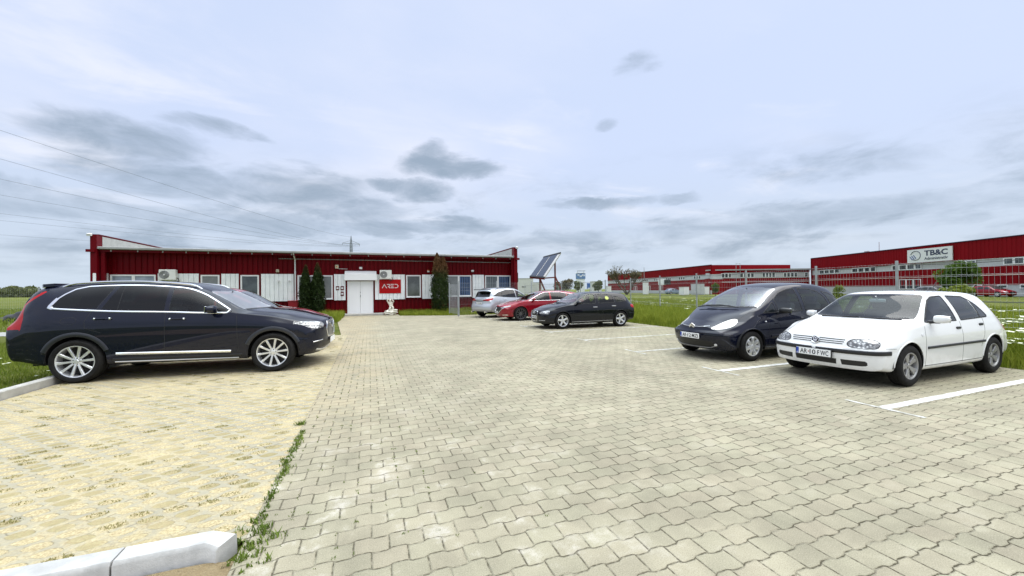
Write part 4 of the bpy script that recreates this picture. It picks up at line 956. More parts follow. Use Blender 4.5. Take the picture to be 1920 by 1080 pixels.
# ---------------------------------------------------------------- dark compact hatchback
DBLUE = paint('blue_black_car_paint', (.003, .004, .008), 0, .5, .10, (.06, .055, .05))
RUBY = paint('ruby_red_car_paint', (.24, .003, .012), .2, .35, .1)
SILVER = paint('silver_car_paint', (.52, .55, .58), .6, .35, .2)
def compact(name_label, paint_, pos, heading, **kw):
    S = dict(name='parked_car', label=name_label, cat='car', group='parked cars', pos=pos, heading=heading, wb=2.578, track=1.765 - .235, wheel_r=.316, rim_r=.222, tyre_w=.215, paint=paint_, rim_mat=M_ALLOY,
    rim=dict(kind='spokes', n=5, w=(.075, .055), dish=.012, ph=math.pi / 2), step=.03, nv=52,
    nose_x=2.15, tail_x=-2.14, Kf=.36, Kr=.24, pf=2.3, pr=2.5, ramp_f=.95, ramp_r=.8, bulge=.022,
    nose=[(.15, 2.03), (.25, 2.10), (.36, 2.14), (.5, 2.15), (.6, 2.135), (.68, 2.11), (.76, 2.05)], tail=[(.25, -2.05), (.4, -2.12), (.55, -2.14), (.75, -2.12), (.95, -2.06)],
    zc=[(-2.14, .93), (-2.02, 1.0), (-1.78, 1.275), (-1.70, 1.325), (-1.5, 1.37), (-1., 1.41), (-.4, 1.423), (0, 1.402), (.2, 1.365), (.95, .98), (1.05, .96), (1.4, .91), (1.8, .835), (2.05, .765), (2.15, .72)],
    zt=[(-2.14, .88), (-2.02, .97), (-1.82, 1.18), (-1.55, 1.315), (-1.1, 1.365), (-.5, 1.38), (-.1, 1.37), (.15, 1.33), (.5, 1.17), (.88, .965), (1., .94), (1.4, .875), (1.8, .80), (2.15, .67)],
    yt=[(-2.14, .62), (-1.5, .58), (-.5, .59), (.15, .605), (.88, .74), (1., .73), (1.5, .67), (2.15, .58)],
    zs=[(-2.14, .80), (-1.9, .90), (-1.5, .965), (-1., .96), (0, .935), (.6, .92), (.9, .905), (1.4, .84), (1.8, .76), (2.15, .62)],
    ys=[(-2.14, .74), (-1.7, .80), (-1., .825), (0, .83), (1., .825), (1.5, .815), (1.9, .78), (2.15, .68)],
    w=[(-2.14, .80), (-1.7, .865), (-1.3, .882), (-.6, .875), (.6, .875), (1.3, .88), (1.8, .86), (2.15, .79)], zw=[(-2.14, .55), (-1.3, .64), (1.3, .62), (2.15, .5)], zb=[(-2.14, .28), (-1.6, .24), (-.9, .19), (.9, .18), (1.7, .18), (2.15, .21)],
    arch_f=(.352, .01), arch_r=(.35, .01), floor=.19, screen=(.85, .16, .035, .14),
    regions=[
        ('front_bumper', 'L', [(1.62, .1), (2.4, .1), (2.4, .565), (1.62, .60)], {}), ('front_bumper', 'F', [(-.1, .1), (.9, .1), (.9, .565), (-.1, .565)], {}), ('rear_bumper', 'L', [(-1.6, .1), (-2.4, .1), (-2.4, .60), (-1.6, .60)], {}), ('rear_bumper', 'B', [(-.1, .1), (.9, .1), (.9, .60), (-.1, .60)], {}),
        ('front_door', 'L', [(.86, .24), (.85, .75), (.82, .925), (.2, 1.325), (-.22, 1.37), (-.23, .24)], {}), ('rear_door', 'L', [(-.23, .24), (-.22, 1.37), (-.75, 1.355), (-1.05, 1.28), (-1.08, .95), (-1., .72), (-.86, .48), (-.82, .24)], {}),
        ('side_window#front_door', 'L', [(.78, .94), (.5, 1.125), (.2, 1.275), (-.02, 1.325), (-.17, 1.33), (-.16, .955)], dict(frm=['front_door'])),
        ('side_window#rear_door', 'L', [(-.28, .957), (-.28, 1.332), (-.70, 1.315), (-.98, 1.26), (-1.04, .975)], dict(frm=['rear_door', 'body'])),
        ('side_window#quarter', 'L', [(-1.12, .99), (-1.07, 1.24), (-1.3, 1.19), (-1.56, 1.04), (-1.53, 1.02)], dict(frm=['body', 'rear_door'])),
        ('hood', 'T', [(2.4, -.05), (2.4, .3), (2.05, .42), (1.8, .6), (1.5, .672), (.95, .72), (1., .5), (1.03, .25), (1.035, -.05)], dict(cond=lambda V: V[:, 2] > .66)),
        ('headlight', ('F', 35), [(-.86, .60), (-.85, .655), (-.6, .70), (-.44, .715), (-.405, .67), (-.44, .60), (-.65, .578)], dict(smooth=1)),
        ('taillight', ('B', 45), [(-1.0, .76), (-.74, .76), (-.72, .88), (-.95, .91)], dict(smooth=1)),
        ('tailgate', 'B', [(-.1, .60), (.62, .60), (.64, .95), (.58, 1.26), (-.1, 1.3)], dict(frm=['body'])), ('rear_window', 'B', [(-.1, .98), (.52, .98), (.50, 1.2), (-.1, 1.25)], dict(frm=['tailgate'])),
        ('grille', 'F', [(-.1, .30), (.24, .31), (.30, .60), (.27, .675), (-.1, .685)], {}), ('lower_grille_side', 'F', [(.40, .28), (.66, .29), (.70, .36), (.42, .37)], {}),
    ],
    mats=dict(windscreen=GL_FRONT, side_window=GL_CLEAR, headlight=M_LAMP, taillight=M_RED, rear_window=GL_TINT, lower_grille_side=M_BLACK, grille=M_BLACK),
    strips=[
        ('grille_frame', 'F', [(.0, .69), (.275, .68), (.305, .60), (.245, .305), (.0, .295)], .022, .010, M_CHROME, {}), ('grille_bar', 'F', [(.0, .55), (.27, .55)], .008, .004, M_DISC, {}), ('fog_bar', 'F', [(.40, .325), (.70, .335)], .014, .008, M_CHROME, {}),
        ('hood_gap', 'T', [(2.05, .42), (1.8, .6), (1.5, .672), (.97, .72)], .006, .0006, M_SEAL, {}), ('screen_edge', 'T', [(.97, .0), (.955, .25), (.90, .5), (.84, .68)], .05, .003, M_SEAL, {}), ('sill_line', 'L', [(.9, .255), (-.9, .27)], .02, .006, M_ALLOYD, {}), ('body_crease', 'L', [(.8, .50), (-.9, .53)], .02, .004, paint_, {}),
    ], patches=[], handles=[('front_door', -.13, .815, .19, M_CHROME, 'grip'), ('rear_door', -.98, .845, .19, M_CHROME, 'grip')], mirror=(.66, 1.0, (.16, .21, .13), paint_, M_BLACK),
    cabin=dict(front=-.0, rear=-.85, z=.36, dash=(.62, .93), mirror=(.33, 1.24)))
    S.update(kw)
    seals(S); lips(S, .022, .007, paint_); surround(S, ('F', 35), S['regions'][9][2]); gaps(S, [[(.86, .24), (.85, .75), (.82, .91)], [(-.23, .24), (-.225, .93)], [(-1.08, .96), (-1., .72), (-.88, .52)]])
    return S
def build_compact():
    S = compact('blue-black compact hatchback with silver five-spoke wheels and chrome framed grille', DBLUE, (8.28, 14.02), 178.1)
    root, sh, parts = build_car(S); plate(root, FR((2.16, 0, .45)), ('AR', '08', 'LDM'))
    m = MB()
    for k in (-1.5, -.5, .5, 1.5):
        T = FR((2.145, k * .052, .615), -.12); m.tube([T @ Vector((.033 * math.cos(t), .033 * math.sin(t), .008)) for t in np.linspace(0, 2 * math.pi, 21)], .005, 6, caps=False)
    m.obj('emblem', M_CHROME, root); m = MB()
    m.tube([(1.03, -.5, .98), (1.02, 0, 1.005), (.98, .5, .985)], .01, 6); m.obj('wiper', M_BLACK, root)
    a, n = sh.hitn('L', (-.72, 1.16)); m = MB(); m.lathe([(0, .003), (.075, .003), (.08, 0)], 24); mo = m.obj('window_sticker', mat('yellow_sticker', (.55, .62, .16), .5), root)
    mo.matrix_local = Matrix.Translation(a + n * .004) @ Vector((0, 0, 1)).rotation_difference(Vector(n)).to_matrix().to_4x4()
    return root
# ---------------------------------------------------------------- ruby red estate
S_EST = dict(name='parked_car', label='ruby red estate car with dark twin-spoke wheels beside a silver crossover', cat='car', group='parked cars',
    pos=(8.37, 18.45), heading=178.5, wb=2.75, track=1.84 - .24, wheel_r=.342, rim_r=.255, tyre_w=.225, paint=RUBY, rim_mat=mat('dark_grey_alloy', (.16, .16, .165), .3, .7),
    rim=dict(kind='spokes', n=10, w=(.022, .03), fork=.0, dish=.03, ph=math.pi / 2), step=.035, nv=48, nose_x=2.37, tail_x=-2.43, Kf=.50, Kr=.26, pf=2.1, pr=2.5, ramp_f=1.2, ramp_r=.8, bulge=.022,
    nose=[(.15, 2.24), (.25, 2.32), (.4, 2.365), (.55, 2.37), (.66, 2.345), (.75, 2.29), (.85, 2.2)], tail=[(.3, -2.35), (.5, -2.42), (.7, -2.43), (.95, -2.38)],
    zc=[(-2.43, .98), (-2.33, 1.07), (-2.08, 1.31), (-1.9, 1.37), (-1.5, 1.432), (-.8, 1.475), (-.3, 1.47), (.05, 1.43), (.2, 1.385), (1.05, 1.01), (1.2, .985), (1.5, .95), (1.8, .905), (2.2, .81), (2.37, .74)],
    zt=[(-2.43, .92), (-2.3, 1.02), (-2.1, 1.2), (-1.8, 1.3), (-1.3, 1.375), (-.7, 1.42), (-.2, 1.42), (.15, 1.355), (.6, 1.175), (1., 1.0), (1.15, .97), (1.5, .93), (1.8, .88), (2.2, .78), (2.37, .70)],
    yt=[(-2.43, .64), (-1.8, .60), (-.5, .61), (.15, .62), (1., .775), (1.2, .75), (1.8, .68), (2.37, .56)],
    zs=[(-2.43, .84), (-2.1, .97), (-1.5, 1.0), (-.5, .985), (.5, .965), (1., .95), (1.4, .91), (1.8, .84), (2.2, .73), (2.37, .64)],
    ys=[(-2.43, .74), (-2., .82), (-1.4, .865), (0, .855), (1., .85), (1.5, .865), (2., .80), (2.37, .66)], w=[(-2.43, .80), (-2., .88), (-1.4, .92), (0, .905), (1.4, .918), (1.9, .89), (2.37, .80)],
    zw=[(-2.43, .6), (-1.4, .68), (1.4, .66), (2.37, .52)], zb=[(-2.43, .3), (-1.8, .24), (-.9, .18), (.9, .17), (1.8, .18), (2.37, .2)], arch_f=(.375, .01), arch_r=(.375, .01), floor=.18, screen=(.97, .15, .035, .15),
    regions=[
        ('front_bumper', 'L', [(1.75, .1), (2.6, .1), (2.6, .58), (1.75, .60)], {}), ('front_bumper', 'F', [(-.1, .1), (1., .1), (1., .58), (-.1, .58)], {}),
        ('front_door', 'L', [(.95, .22), (.95, .9), (.90, .965), (.15, 1.355), (-.27, 1.41), (-.27, .22)], {}), ('rear_door', 'L', [(-.27, .22), (-.27, 1.41), (-1.0, 1.385), (-1.2, 1.3), (-1.22, .95), (-1.05, .65), (-.95, .22)], {}),
        ('side_window#front_door', 'L', [(.86, 1.0), (.6, 1.125), (.25, 1.285), (.0, 1.365), (-.2, 1.375), (-.2, 1.0)], dict(frm=['front_door'])), ('side_window#rear_door', 'L', [(-.30, 1.0), (-.30, 1.378), (-.8, 1.37), (-1.15, 1.31), (-1.18, 1.02)], dict(frm=['rear_door', 'body'])),
        ('side_window#quarter', 'L', [(-1.24, 1.03), (-1.22, 1.30), (-1.6, 1.25), (-1.85, 1.10)], dict(frm=['body', 'rear_door'])),
        ('hood', 'T', [(2.6, -.05), (2.6, .3), (2.2, .5), (1.8, .67), (1.1, .74), (1.12, .4), (1.14, -.05)], dict(cond=lambda V: V[:, 2] > .70)),
        ('headlight', ('F', 40), [(-1.22, .62), (-1.20, .655), (-.9, .705), (-.62, .755), (-.60, .735), (-.72, .665), (-.95, .63)], {}),
        ('grille', 'F', [(-.1, .30), (.25, .32), (.45, .48), (.48, .60), (.40, .68), (-.1, .70)], {}), ('lower_grille_side', 'F', [(.5, .27), (.76, .28), (.76, .31), (.52, .30)], {}),
    ],
    mats=dict(windscreen=GL_FRONT, side_window=GL_TINT, headlight=M_LAMP, grille=M_BLACK, lower_grille_side=M_CHROME),
    strips=[('grille_wing', 'F', [(.0, .36), (.25, .37), (.46, .52), (.56, .60), (.62, .625)], .03, .014, M_CHROME, {}), ('window_trim', 'L', [(.93, .975), (.6, 1.145), (.25, 1.305), (.0, 1.385), (-.27, 1.395), (-.8, 1.39), (-1.25, 1.325), (-1.6, 1.27), (-1.88, 1.095), (-1.2, 1.0), (-.25, .98), (.5, .975)], .016, .005, M_CHROME, dict(closed=True)), ('bumper_slit', ('F', 40), [(-1.1, .42), (-.75, .40)], .05, .004, RUBY, {}), ('screen_edge', 'T', [(1.06, .0), (1.04, .3), (.98, .6), (.94, .72)], .05, .003, M_SEAL, {})],
    patches=[], handles=[('front_door', -.18, .88, .2, RUBY, 'grip'), ('rear_door', -1.1, .90, .2, RUBY, 'grip')], mirror=(.72, 1.04, (.16, .22, .13), RUBY, M_BLACK), cabin=dict(front=.05, rear=-.85, z=.38, dash=(.72, .97), mirror=(.33, 1.3)))
seals(S_EST); lips(S_EST, .022, .008, RUBY); gaps(S_EST, [[(.95, .22), (.95, .93)], [(-.27, .22), (-.27, .97)]])
def build_estate():
    root, sh, parts = build_car(S_EST); plate(root, FR((2.375, .0, .42)), ('AR', '77', 'MAX'))
    m = MB(); T = FR((2.375, 0, .585), -.1); m.tube([T @ Vector((.075 * math.cos(t), .06 * math.sin(t), .004)) for t in np.linspace(0, 2 * math.pi, 25)], .006, 6, caps=False); m.tube([T @ Vector(p) for p in ((-.065, .03, .004), (-.03, .02, .004), (0, -.015, .004), (.03, .02, .004), (.065, .03, .004))], .005, 6); m.obj('emblem', M_CHROME, root)
    return root

# ---------------------------------------------------------------- silver crossover, seen from behind
S_CRO = dict(name='parked_car', label='silver crossover parked tail first with red lamps and black roof spoiler', cat='car', group='parked cars',
    pos=(7.75, 21.6), heading=25, wb=2.71, track=1.88 - .25, wheel_r=.362, rim_r=.245, tyre_w=.23, paint=SILVER, rim_mat=M_ALLOYD, rim=dict(kind='spokes', n=5, w=(.06, .05), fork=.16, dish=.03), step=.035, nv=48,
    nose_x=2.27, tail_x=-2.34, Kf=.45, Kr=.30, pf=2.2, pr=2.4, ramp_f=1.1, ramp_r=.9, bulge=.024,
    nose=[(.2, 2.12), (.35, 2.23), (.5, 2.27), (.7, 2.26), (.85, 2.2), (.95, 2.1)], tail=[(.25, -2.2), (.38, -2.31), (.55, -2.34), (.65, -2.33), (.8, -2.27), (1., -2.26), (1.15, -2.22)],
    zc=[(-2.34, 1.0), (-2.26, 1.12), (-2.0, 1.50), (-1.9, 1.565), (-1.3, 1.65), (-.6, 1.68), (-.1, 1.645), (.2, 1.57), (1.05, 1.13), (1.2, 1.11), (1.7, 1.05), (2.1, .94), (2.27, .85)],
    zt=[(-2.34, .95), (-2.2, 1.12), (-2.0, 1.40), (-1.8, 1.49), (-1.3, 1.57), (-.6, 1.605), (-.15, 1.57), (.15, 1.48), (.9, 1.10), (1.1, 1.08), (1.7, 1.01), (2.27, .80)],
    yt=[(-2.34, .66), (-2., .62), (-1.3, .62), (0, .635), (.9, .76), (1.7, .70), (2.27, .58)], zs=[(-2.34, .88), (-2.1, 1.06), (-1.7, 1.13), (-1., 1.08), (0, 1.05), (.9, 1.03), (1.7, .94), (2.27, .72)],
    ys=[(-2.34, .76), (-2., .84), (-1.4, .875), (0, .87), (1., .87), (1.7, .85), (2.27, .68)], w=[(-2.34, .84), (-1.9, .92), (-1.35, .94), (0, .92), (1.35, .935), (1.8, .91), (2.27, .82)], zw=[(-2.34, .62), (-1.35, .75), (1.35, .74), (2.27, .58)], zb=[(-2.34, .36), (-1.8, .28), (-.9, .24), (.9, .23), (1.8, .24), (2.27, .27)],
    arch_f=(.405, .0), arch_r=(.405, .0), floor=.25, screen=(.88, .15, .035, .16),
    regions=[
        ('rear_bumper', 'L', [(-1.72, .1), (-2.6, .1), (-2.6, .62), (-1.72, .60)], {}), ('rear_bumper', 'B', [(-.1, .1), (1., .1), (1., .62), (-.1, .62)], {}),
        ('front_door', 'L', [(.92, .32), (.92, .95), (.85, 1.05), (.15, 1.48), (-.25, 1.57), (-.25, .32)], {}), ('rear_door', 'L', [(-.25, .32), (-.25, 1.57), (-1.0, 1.56), (-1.3, 1.4), (-1.3, 1.0), (-1.05, .75), (-.95, .32)], {}),
        ('side_window#front_door', 'L', [(.82, 1.085), (.45, 1.28), (.1, 1.45), (-.18, 1.52), (-.18, 1.085)], dict(frm=['front_door'])), ('side_window#rear_door', 'L', [(-.24, 1.09), (-.24, 1.525), (-.9, 1.52), (-1.25, 1.45), (-1.3, 1.14)], dict(frm=['rear_door', 'body'])), ('side_window#quarter', 'L', [(-1.32, 1.15), (-1.27, 1.445), (-1.6, 1.37), (-1.88, 1.21), (-1.8, 1.19)], dict(frm=['rear_door', 'body'])),
        ('tailgate', 'B', [(-.1, .62), (.60, .62), (.66, .8), (.66, 1.1), (.58, 1.5), (-.1, 1.56)], dict(frm=['body'])), ('rear_window', 'B', [(-.1, 1.14), (.60, 1.14), (.56, 1.42), (-.1, 1.46)], dict(frm=['tailgate', 'body'])),
        ('taillight', ('B', 40), [(-1.22, .93), (-1.2, 1.0), (-.9, 1.06), (-.62, 1.09), (-.66, 1.0), (-.9, .92)], {}),
        ('hood', 'T', [(2.6, -.05), (2.6, .3), (2.1, .55), (1.7, .68), (1.0, .74), (1.05, .4), (1.08, -.05)], dict(cond=lambda V: V[:, 2] > .80)),
    ],
    mats=dict(windscreen=GL_FRONT, side_window=GL_TINT, taillight=M_RED, rear_window=GL_TINT),
    strips=[('bumper_skirt', ('B', 30), [(-1.16, .42), (-.3, .42)], .10, .006, M_ALLOYD, {}), ('tailgate_bar', 'B', [(0., .92), (.5, .94)], .03, .006, M_BLACK, {})],
    patches=[], handles=[('front_door', -.15, .97, .2, SILVER, 'grip'), ('rear_door', -1.12, .99, .2, SILVER, 'grip')], mirror=(.62, 1.1, (.18, .23, .15), SILVER, M_BLACK), cabin=dict(front=.1, rear=-.8, z=.5, dash=(.72, 1.05), mirror=(.33, 1.42)))
S_CRO['mats']['side_window#front_door'] = GL_CLEAR
seals(S_CRO); lips(S_CRO, .05, .01, M_ALLOYD, .02); gaps(S_CRO, [[(.92, .32), (.92, 1.0)], [(-.25, .32), (-.25, 1.06)], [(-1.3, 1.1), (-1.3, 1.0), (-1.08, .78)]])
def build_crossover():
    root, sh, parts = build_car(S_CRO)
    BK = Matrix.Translation((-2.325, 0, .80)) @ Matrix(((0, 0, -1, 0), (-1, 0, 0, 0), (0, 1, 0, 0), (0, 0, 0, 1))); plate(root, BK, ('AR', '55', 'KGA'))
    m = MB(); m.poly([(-1.95, .60), (-2.22, .52), (-2.26, 0), (-2.22, -.52), (-1.95, -.60)], .04, Matrix.Translation((0, 0, 1.53))); m.obj('roof_spoiler', M_BLACK, root)
    for y in (.55, -.55): m = MB(); m.tube([(-2.2, y, .33), (-2.36, y, .33)], .045, 12); m.obj('exhaust_pipe', M_CHROME, root, True)
    for sg in (1, -1): m = MB(); m.tube([(-1.6, sg * .60, 1.56), (-1.4, sg * .60, 1.625), (-.6, sg * .60, 1.66), (-.1, sg * .60, 1.62), (.0, sg * .6, 1.57)], .016, 8); m.obj('roof_rail', M_BLACK, root, True)
    return root

def build_hidden():
    S = dict(S_CRO); S.update(label='red crossover hidden behind the big navy off-roader, only its windscreen showing', pos=(-3.32, 12.2), heading=-2., paint=RUBY); S['mats'] = dict(S_CRO['mats'])
    for k in ('strips',): S[k] = [q if q[5] is not SILVER else (*q[:5], RUBY, q[6]) for q in S[k]]
    S['handles'] = [(*q[:4], RUBY, q[5]) for q in S['handles']]; S['mirror'] = (*S['mirror'][:3], RUBY, M_BLACK)
    return build_car(S)[0]
# ================================================================ ground
C0, S0 = math.cos(YAW), math.sin(YAW)
def cl(x, y): return (x * C0 + y * S0, -x * S0 + y * C0)      # measured from the viewer: right, ahead -> lot axes
def newmat(name):
    m = bpy.data.materials.new(name); m.use_nodes = True; g = G(m.node_tree); return m, g, m.node_tree.nodes['Principled BSDF'], m.node_tree.links
def mat_pavers():
    m, g, b, l = newmat('block_paving'); tc = g.new('ShaderNodeTexCoord').outputs['Object']; x, y, z = g.xyz(tc)[:3]
    A, B = .142, .203
    wob = g.noise(tc, 9, 2); x2 = g.m('ADD', x, g.m('MULTIPLY', g.m('SUBTRACT', wob, .5), .006)); y2 = g.m('ADD', y, g.m('MULTIPLY', g.m('SUBTRACT', g.noise(tc, 11, 2), .5), .006))
    wv = g.m('MULTIPLY', g.m('SINE', g.m('MULTIPLY', x2, 2 * math.pi / B)), 2.1); wv = g.m('MINIMUM', g.m('MAXIMUM', wv, -1.), 1.)
    v = g.m('DIVIDE', g.m('ADD', y2, g.m('MULTIPLY', wv, .0085)), A); r = g.m('FLOOR', v); fv = g.m('FRACT', v)
    u = g.m('ADD', g.m('DIVIDE', x2, B), g.m('MULTIPLY', g.m('MODULO', g.m('ABSOLUTE', r), 2.), .5)); c = g.m('FLOOR', u); fu = g.m('FRACT', u)
    dv = g.m('MULTIPLY', g.m('MINIMUM', fv, g.m('SUBTRACT', 1., fv)), A); du = g.m('MULTIPLY', g.m('MINIMUM', fu, g.m('SUBTRACT', 1., fu)), B)
    d = g.m('MINIMUM', du, dv)
    fill = g.noise(tc, 17, 4, .6); fill2 = g.noise(tc, 3.1, 3)
    jw = g.m('ADD', .0012, g.m('MULTIPLY', g.ramp(g.m('ADD', g.m('MULTIPLY', fill, .75), g.m('MULTIPLY', fill2, .35)), .40, .70), .0066))
    joint = g.m('SUBTRACT', 1., g.m('DIVIDE', d, jw), clamp=True)
    # the short joints are dotted with moss and grit, the long ones silted up in places
    isu = g.m('LESS_THAN', du, dv); dots = g.ramp(g.noise(tc, 48, 3, .6), .40, .60); joint = g.m('MULTIPLY', joint, g.m('ADD', g.m('ADD', .42, g.m('MULTIPLY', isu, -.06)), g.m('MULTIPLY', dots, .85)))
    joint = g.m('MULTIPLY', g.m('MINIMUM', g.m('MULTIPLY', joint, 2.2), 1.), g.ramp(g.m('ADD', g.m('MULTIPLY', fill, .6), g.m('MULTIPLY', fill2, .4)), .36, .52))
    rnd = g.white(g.comb(c, r, 0.))
    tone = g.m('ADD', .92, g.m('MULTIPLY', g.m('POWER', rnd[0], .6), .13))
    warm = g.mix(g.xyz(rnd[1])[1], (.42, .395, .29), (.425, .392, .29)); warm = g.mix(g.m('MULTIPLY', g.xyz(rnd[1])[2], .5), warm, (.385, .385, .275))
    col = g.mix(1., warm, g.comb(tone, tone, tone), 'MULTIPLY')
    big = g.noise(tc, .55, 5, .6); mid = g.noise(tc, 2.3, 5, .65, .4)
    st = g.m('ADD', .76, g.m('MULTIPLY', g.ramp(g.m('ADD', g.m('MULTIPLY', big, .45), g.m('MULTIPLY', mid, .55)), .34, .66), .40))
    col = g.mix(1., col, g.comb(st, st, st), 'MULTIPLY')
    # pale lime bloom, mostly near the viewer's side of the lane
    nearm = g.m('MULTIPLY', g.ramp(x, 2.3, .2), g.ramp(y, 6.5, 2.2))
    bloom = g.m('MULTIPLY', g.ramp(g.m('ADD', g.m('MULTIPLY', mid, .6), g.m('MULTIPLY', g.noise(tc, 6, 5, .7), .4)), .52, .66), g.m('ADD', .14, g.m('MULTIPLY', nearm, .86)))
    col = g.mix(bloom, col, (.66, .64, .565))
    # sand blown over from the gravel bays
    sn = g.m('MULTIPLY', g.ramp(g.m('ADD', x, g.m('MULTIPLY', g.m('SUBTRACT', big, .5), 3.)), 1.0, -.7), g.ramp(g.m('ADD', g.m('MULTIPLY', mid, .5), g.m('MULTIPLY', fill, .5)), .36, .60))
    sn = g.m('MULTIPLY', sn, g.ramp(y, 3., 7.)); col = g.mix(g.m('MULTIPLY', sn, .75), col, (.52, .44, .28))
    # mossy tint where cars seldom drive
    ms = g.m('MULTIPLY', g.ramp(x, 6.5, 9.), g.ramp(g.m('ADD', g.m('MULTIPLY', big, .5), g.m('MULTIPLY', mid, .5)), .42, .62)); col = g.mix(g.m('MULTIPLY', ms, .38), col, (.27, .29, .15))
    # darker, oily wear in the bays and along the lane
    wr = g.m('MULTIPLY', g.ramp(g.m('ADD', g.m('MULTIPLY', g.noise(g.scale(tc, (.35, 1.4, 1.)), 1.1, 5, .65), .7), g.m('MULTIPLY', mid, .3)), .50, .66), .30); col = g.mix(wr, col, (.215, .20, .155))
    sp = g.noise(tc, 150, 3, .7); col = g.mix(g.m('MULTIPLY', g.ramp(sp, .50, .68), .55), col, (.17, .155, .11)); col = g.mix(g.m('MULTIPLY', g.ramp(sp, .46, .30), .55), col, (.62, .59, .49))
    col = g.mix(g.m('MULTIPLY', joint, g.m('ADD', .80, g.m('MULTIPLY', g.ramp(x, 1., 4.), .2))), col, (.075, .066, .038))
    col = g.mix(1., col, (.745, .712, .69), 'MULTIPLY'); l.new(col, b.inputs['Base Color']); b.inputs['Roughness'].default_value = .88; b.inputs['Specular IOR Level'].default_value = .25
    h = g.m('ADD', g.m('MULTIPLY', g.ramp(d, .0, .011), 1.), g.m('ADD', g.m('MULTIPLY', sp, .10), g.m('MULTIPLY', rnd[0], .35)))
    bp = g.new('ShaderNodeBump'); bp.inputs['Strength'].default_value = .75; bp.inputs['Distance'].default_value = .008; l.new(h, bp.inputs['Height']); l.new(bp.outputs[0], b.inputs['Normal'])
    return m
def mat_gridpavers():
    m, g, b, l = newmat('sandy_grid_paving'); tc = g.new('ShaderNodeTexCoord').outputs['Object']; x, y, z = g.xyz(tc)[:3]
    n9 = g.noise(tc, 8, 3); x2 = g.m('ADD', x, g.m('MULTIPLY', g.m('SUBTRACT', n9, .5), .03)); y2 = g.m('ADD', y, g.m('MULTIPLY', g.m('SUBTRACT', g.noise(tc, 9.5, 3), .5), .03))
    # staggered rows of lens-shaped openings; the joints weave between the rows
    rw = g.m('FLOOR', g.m('ADD', g.m('DIVIDE', y2, .1), .5)); oy = g.m('SUBTRACT', y2, g.m('MULTIPLY', rw, .1)); ux = g.m('ADD', g.m('DIVIDE', x2, .2), g.m('MULTIPLY', g.m('MODULO', g.m('ABSOLUTE', rw), 2.), .5)); cu = g.m('FLOOR', ux); cv = rw
    ox = g.m('ABSOLUTE', g.m('MULTIPLY', g.m('SUBTRACT', g.m('FRACT', ux), .5), .2)); oy = g.m('ABSOLUTE', oy)
    e = g.m('ADD', g.m('POWER', g.m('DIVIDE', ox, .074), 1.6), g.m('POWER', g.m('DIVIDE', oy, .047), 1.5)); hole = g.ramp(e, 1.12, .86)
    wj = g.m('ADD', g.m('ADD', y2, .05), g.m('MULTIPLY', g.m('SINE', g.m('MULTIPLY', x2, 31.416)), .038)); fj = g.m('ABSOLUTE', g.m('SUBTRACT', g.m('FRACT', g.m('DIVIDE', wj, .2)), .5)); jn = g.ramp(fj, .034, .014)
    rnd = g.white(g.comb(cu, cv, 0.)); big = g.noise(tc, .8, 5, .6); mid = g.noise(tc, 3.2, 5, .65); fine = g.noise(tc, 60, 4, .7)
    con = g.mix(mid, (.38, .35, .28), (.50, .465, .365)); sand = g.mix(g.ramp(fine, .3, .68), (.33, .25, .13), (.72, .62, .41)); sand = g.mix(g.m('MULTIPLY', g.ramp(big, .4, .65), .35), sand, (.64, .54, .34)); sand = g.mix(g.m('MULTIPLY', g.ramp(g.noise(tc, 7, 5, .7), .5, .72), .4), sand, (.40, .31, .19))
    grass = g.mix(g.ramp(fine, .3, .7), (.10, .11, .03), (.42, .36, .19))
    cover = g.ramp(g.m('ADD', g.m('MULTIPLY', big, .55), g.m('MULTIPLY', g.noise(tc, 14, 4, .7), .45)), .44, .64)
    gcell = g.m('MULTIPLY', g.ramp(g.m('ADD', rnd[0], g.m('MULTIPLY', g.m('SUBTRACT', mid, .5), .9)), .66, .80), g.m('SUBTRACT', 1., g.m('MULTIPLY', cover, .55)))
    soil = g.mix(g.m('MULTIPLY', gcell, g.ramp(g.m('ADD', fine, g.m('MULTIPLY', mid, .4)), .55, .85)), sand, grass)
    col = g.mix(hole, con, soil); jd = g.m('MULTIPLY', jn, g.m('MULTIPLY', g.ramp(g.noise(tc, 5, 3), .42, .6), g.m('SUBTRACT', 1., hole)))
    col = g.mix(g.m('MULTIPLY', jd, .75), col, (.10, .09, .06))
    col = g.mix(g.m('MULTIPLY', g.m('MULTIPLY', cover, g.m('SUBTRACT', 1., hole)), .92), col, sand)
    st = g.m('ADD', .86, g.m('MULTIPLY', mid, .28)); col = g.mix(1., col, g.comb(st, st, st), 'MULTIPLY')
    col = g.mix(1., col, (.76, .755, .71), 'MULTIPLY'); l.new(col, b.inputs['Base Color']); b.inputs['Roughness'].default_value = .92; b.inputs['Specular IOR Level'].default_value = .15
    h = g.m('ADD', g.m('MULTIPLY', hole, g.m('SUBTRACT', g.m('MULTIPLY', cover, .7), 1.)), g.m('SUBTRACT', g.m('MULTIPLY', fine, .55), g.m('MULTIPLY', jd, .6)))
    bp = g.new('ShaderNodeBump'); bp.inputs['Strength'].default_value = .9; bp.inputs['Distance'].default_value = .009; l.new(h, bp.inputs['Height']); l.new(bp.outputs[0], b.inputs['Normal'])
    return m
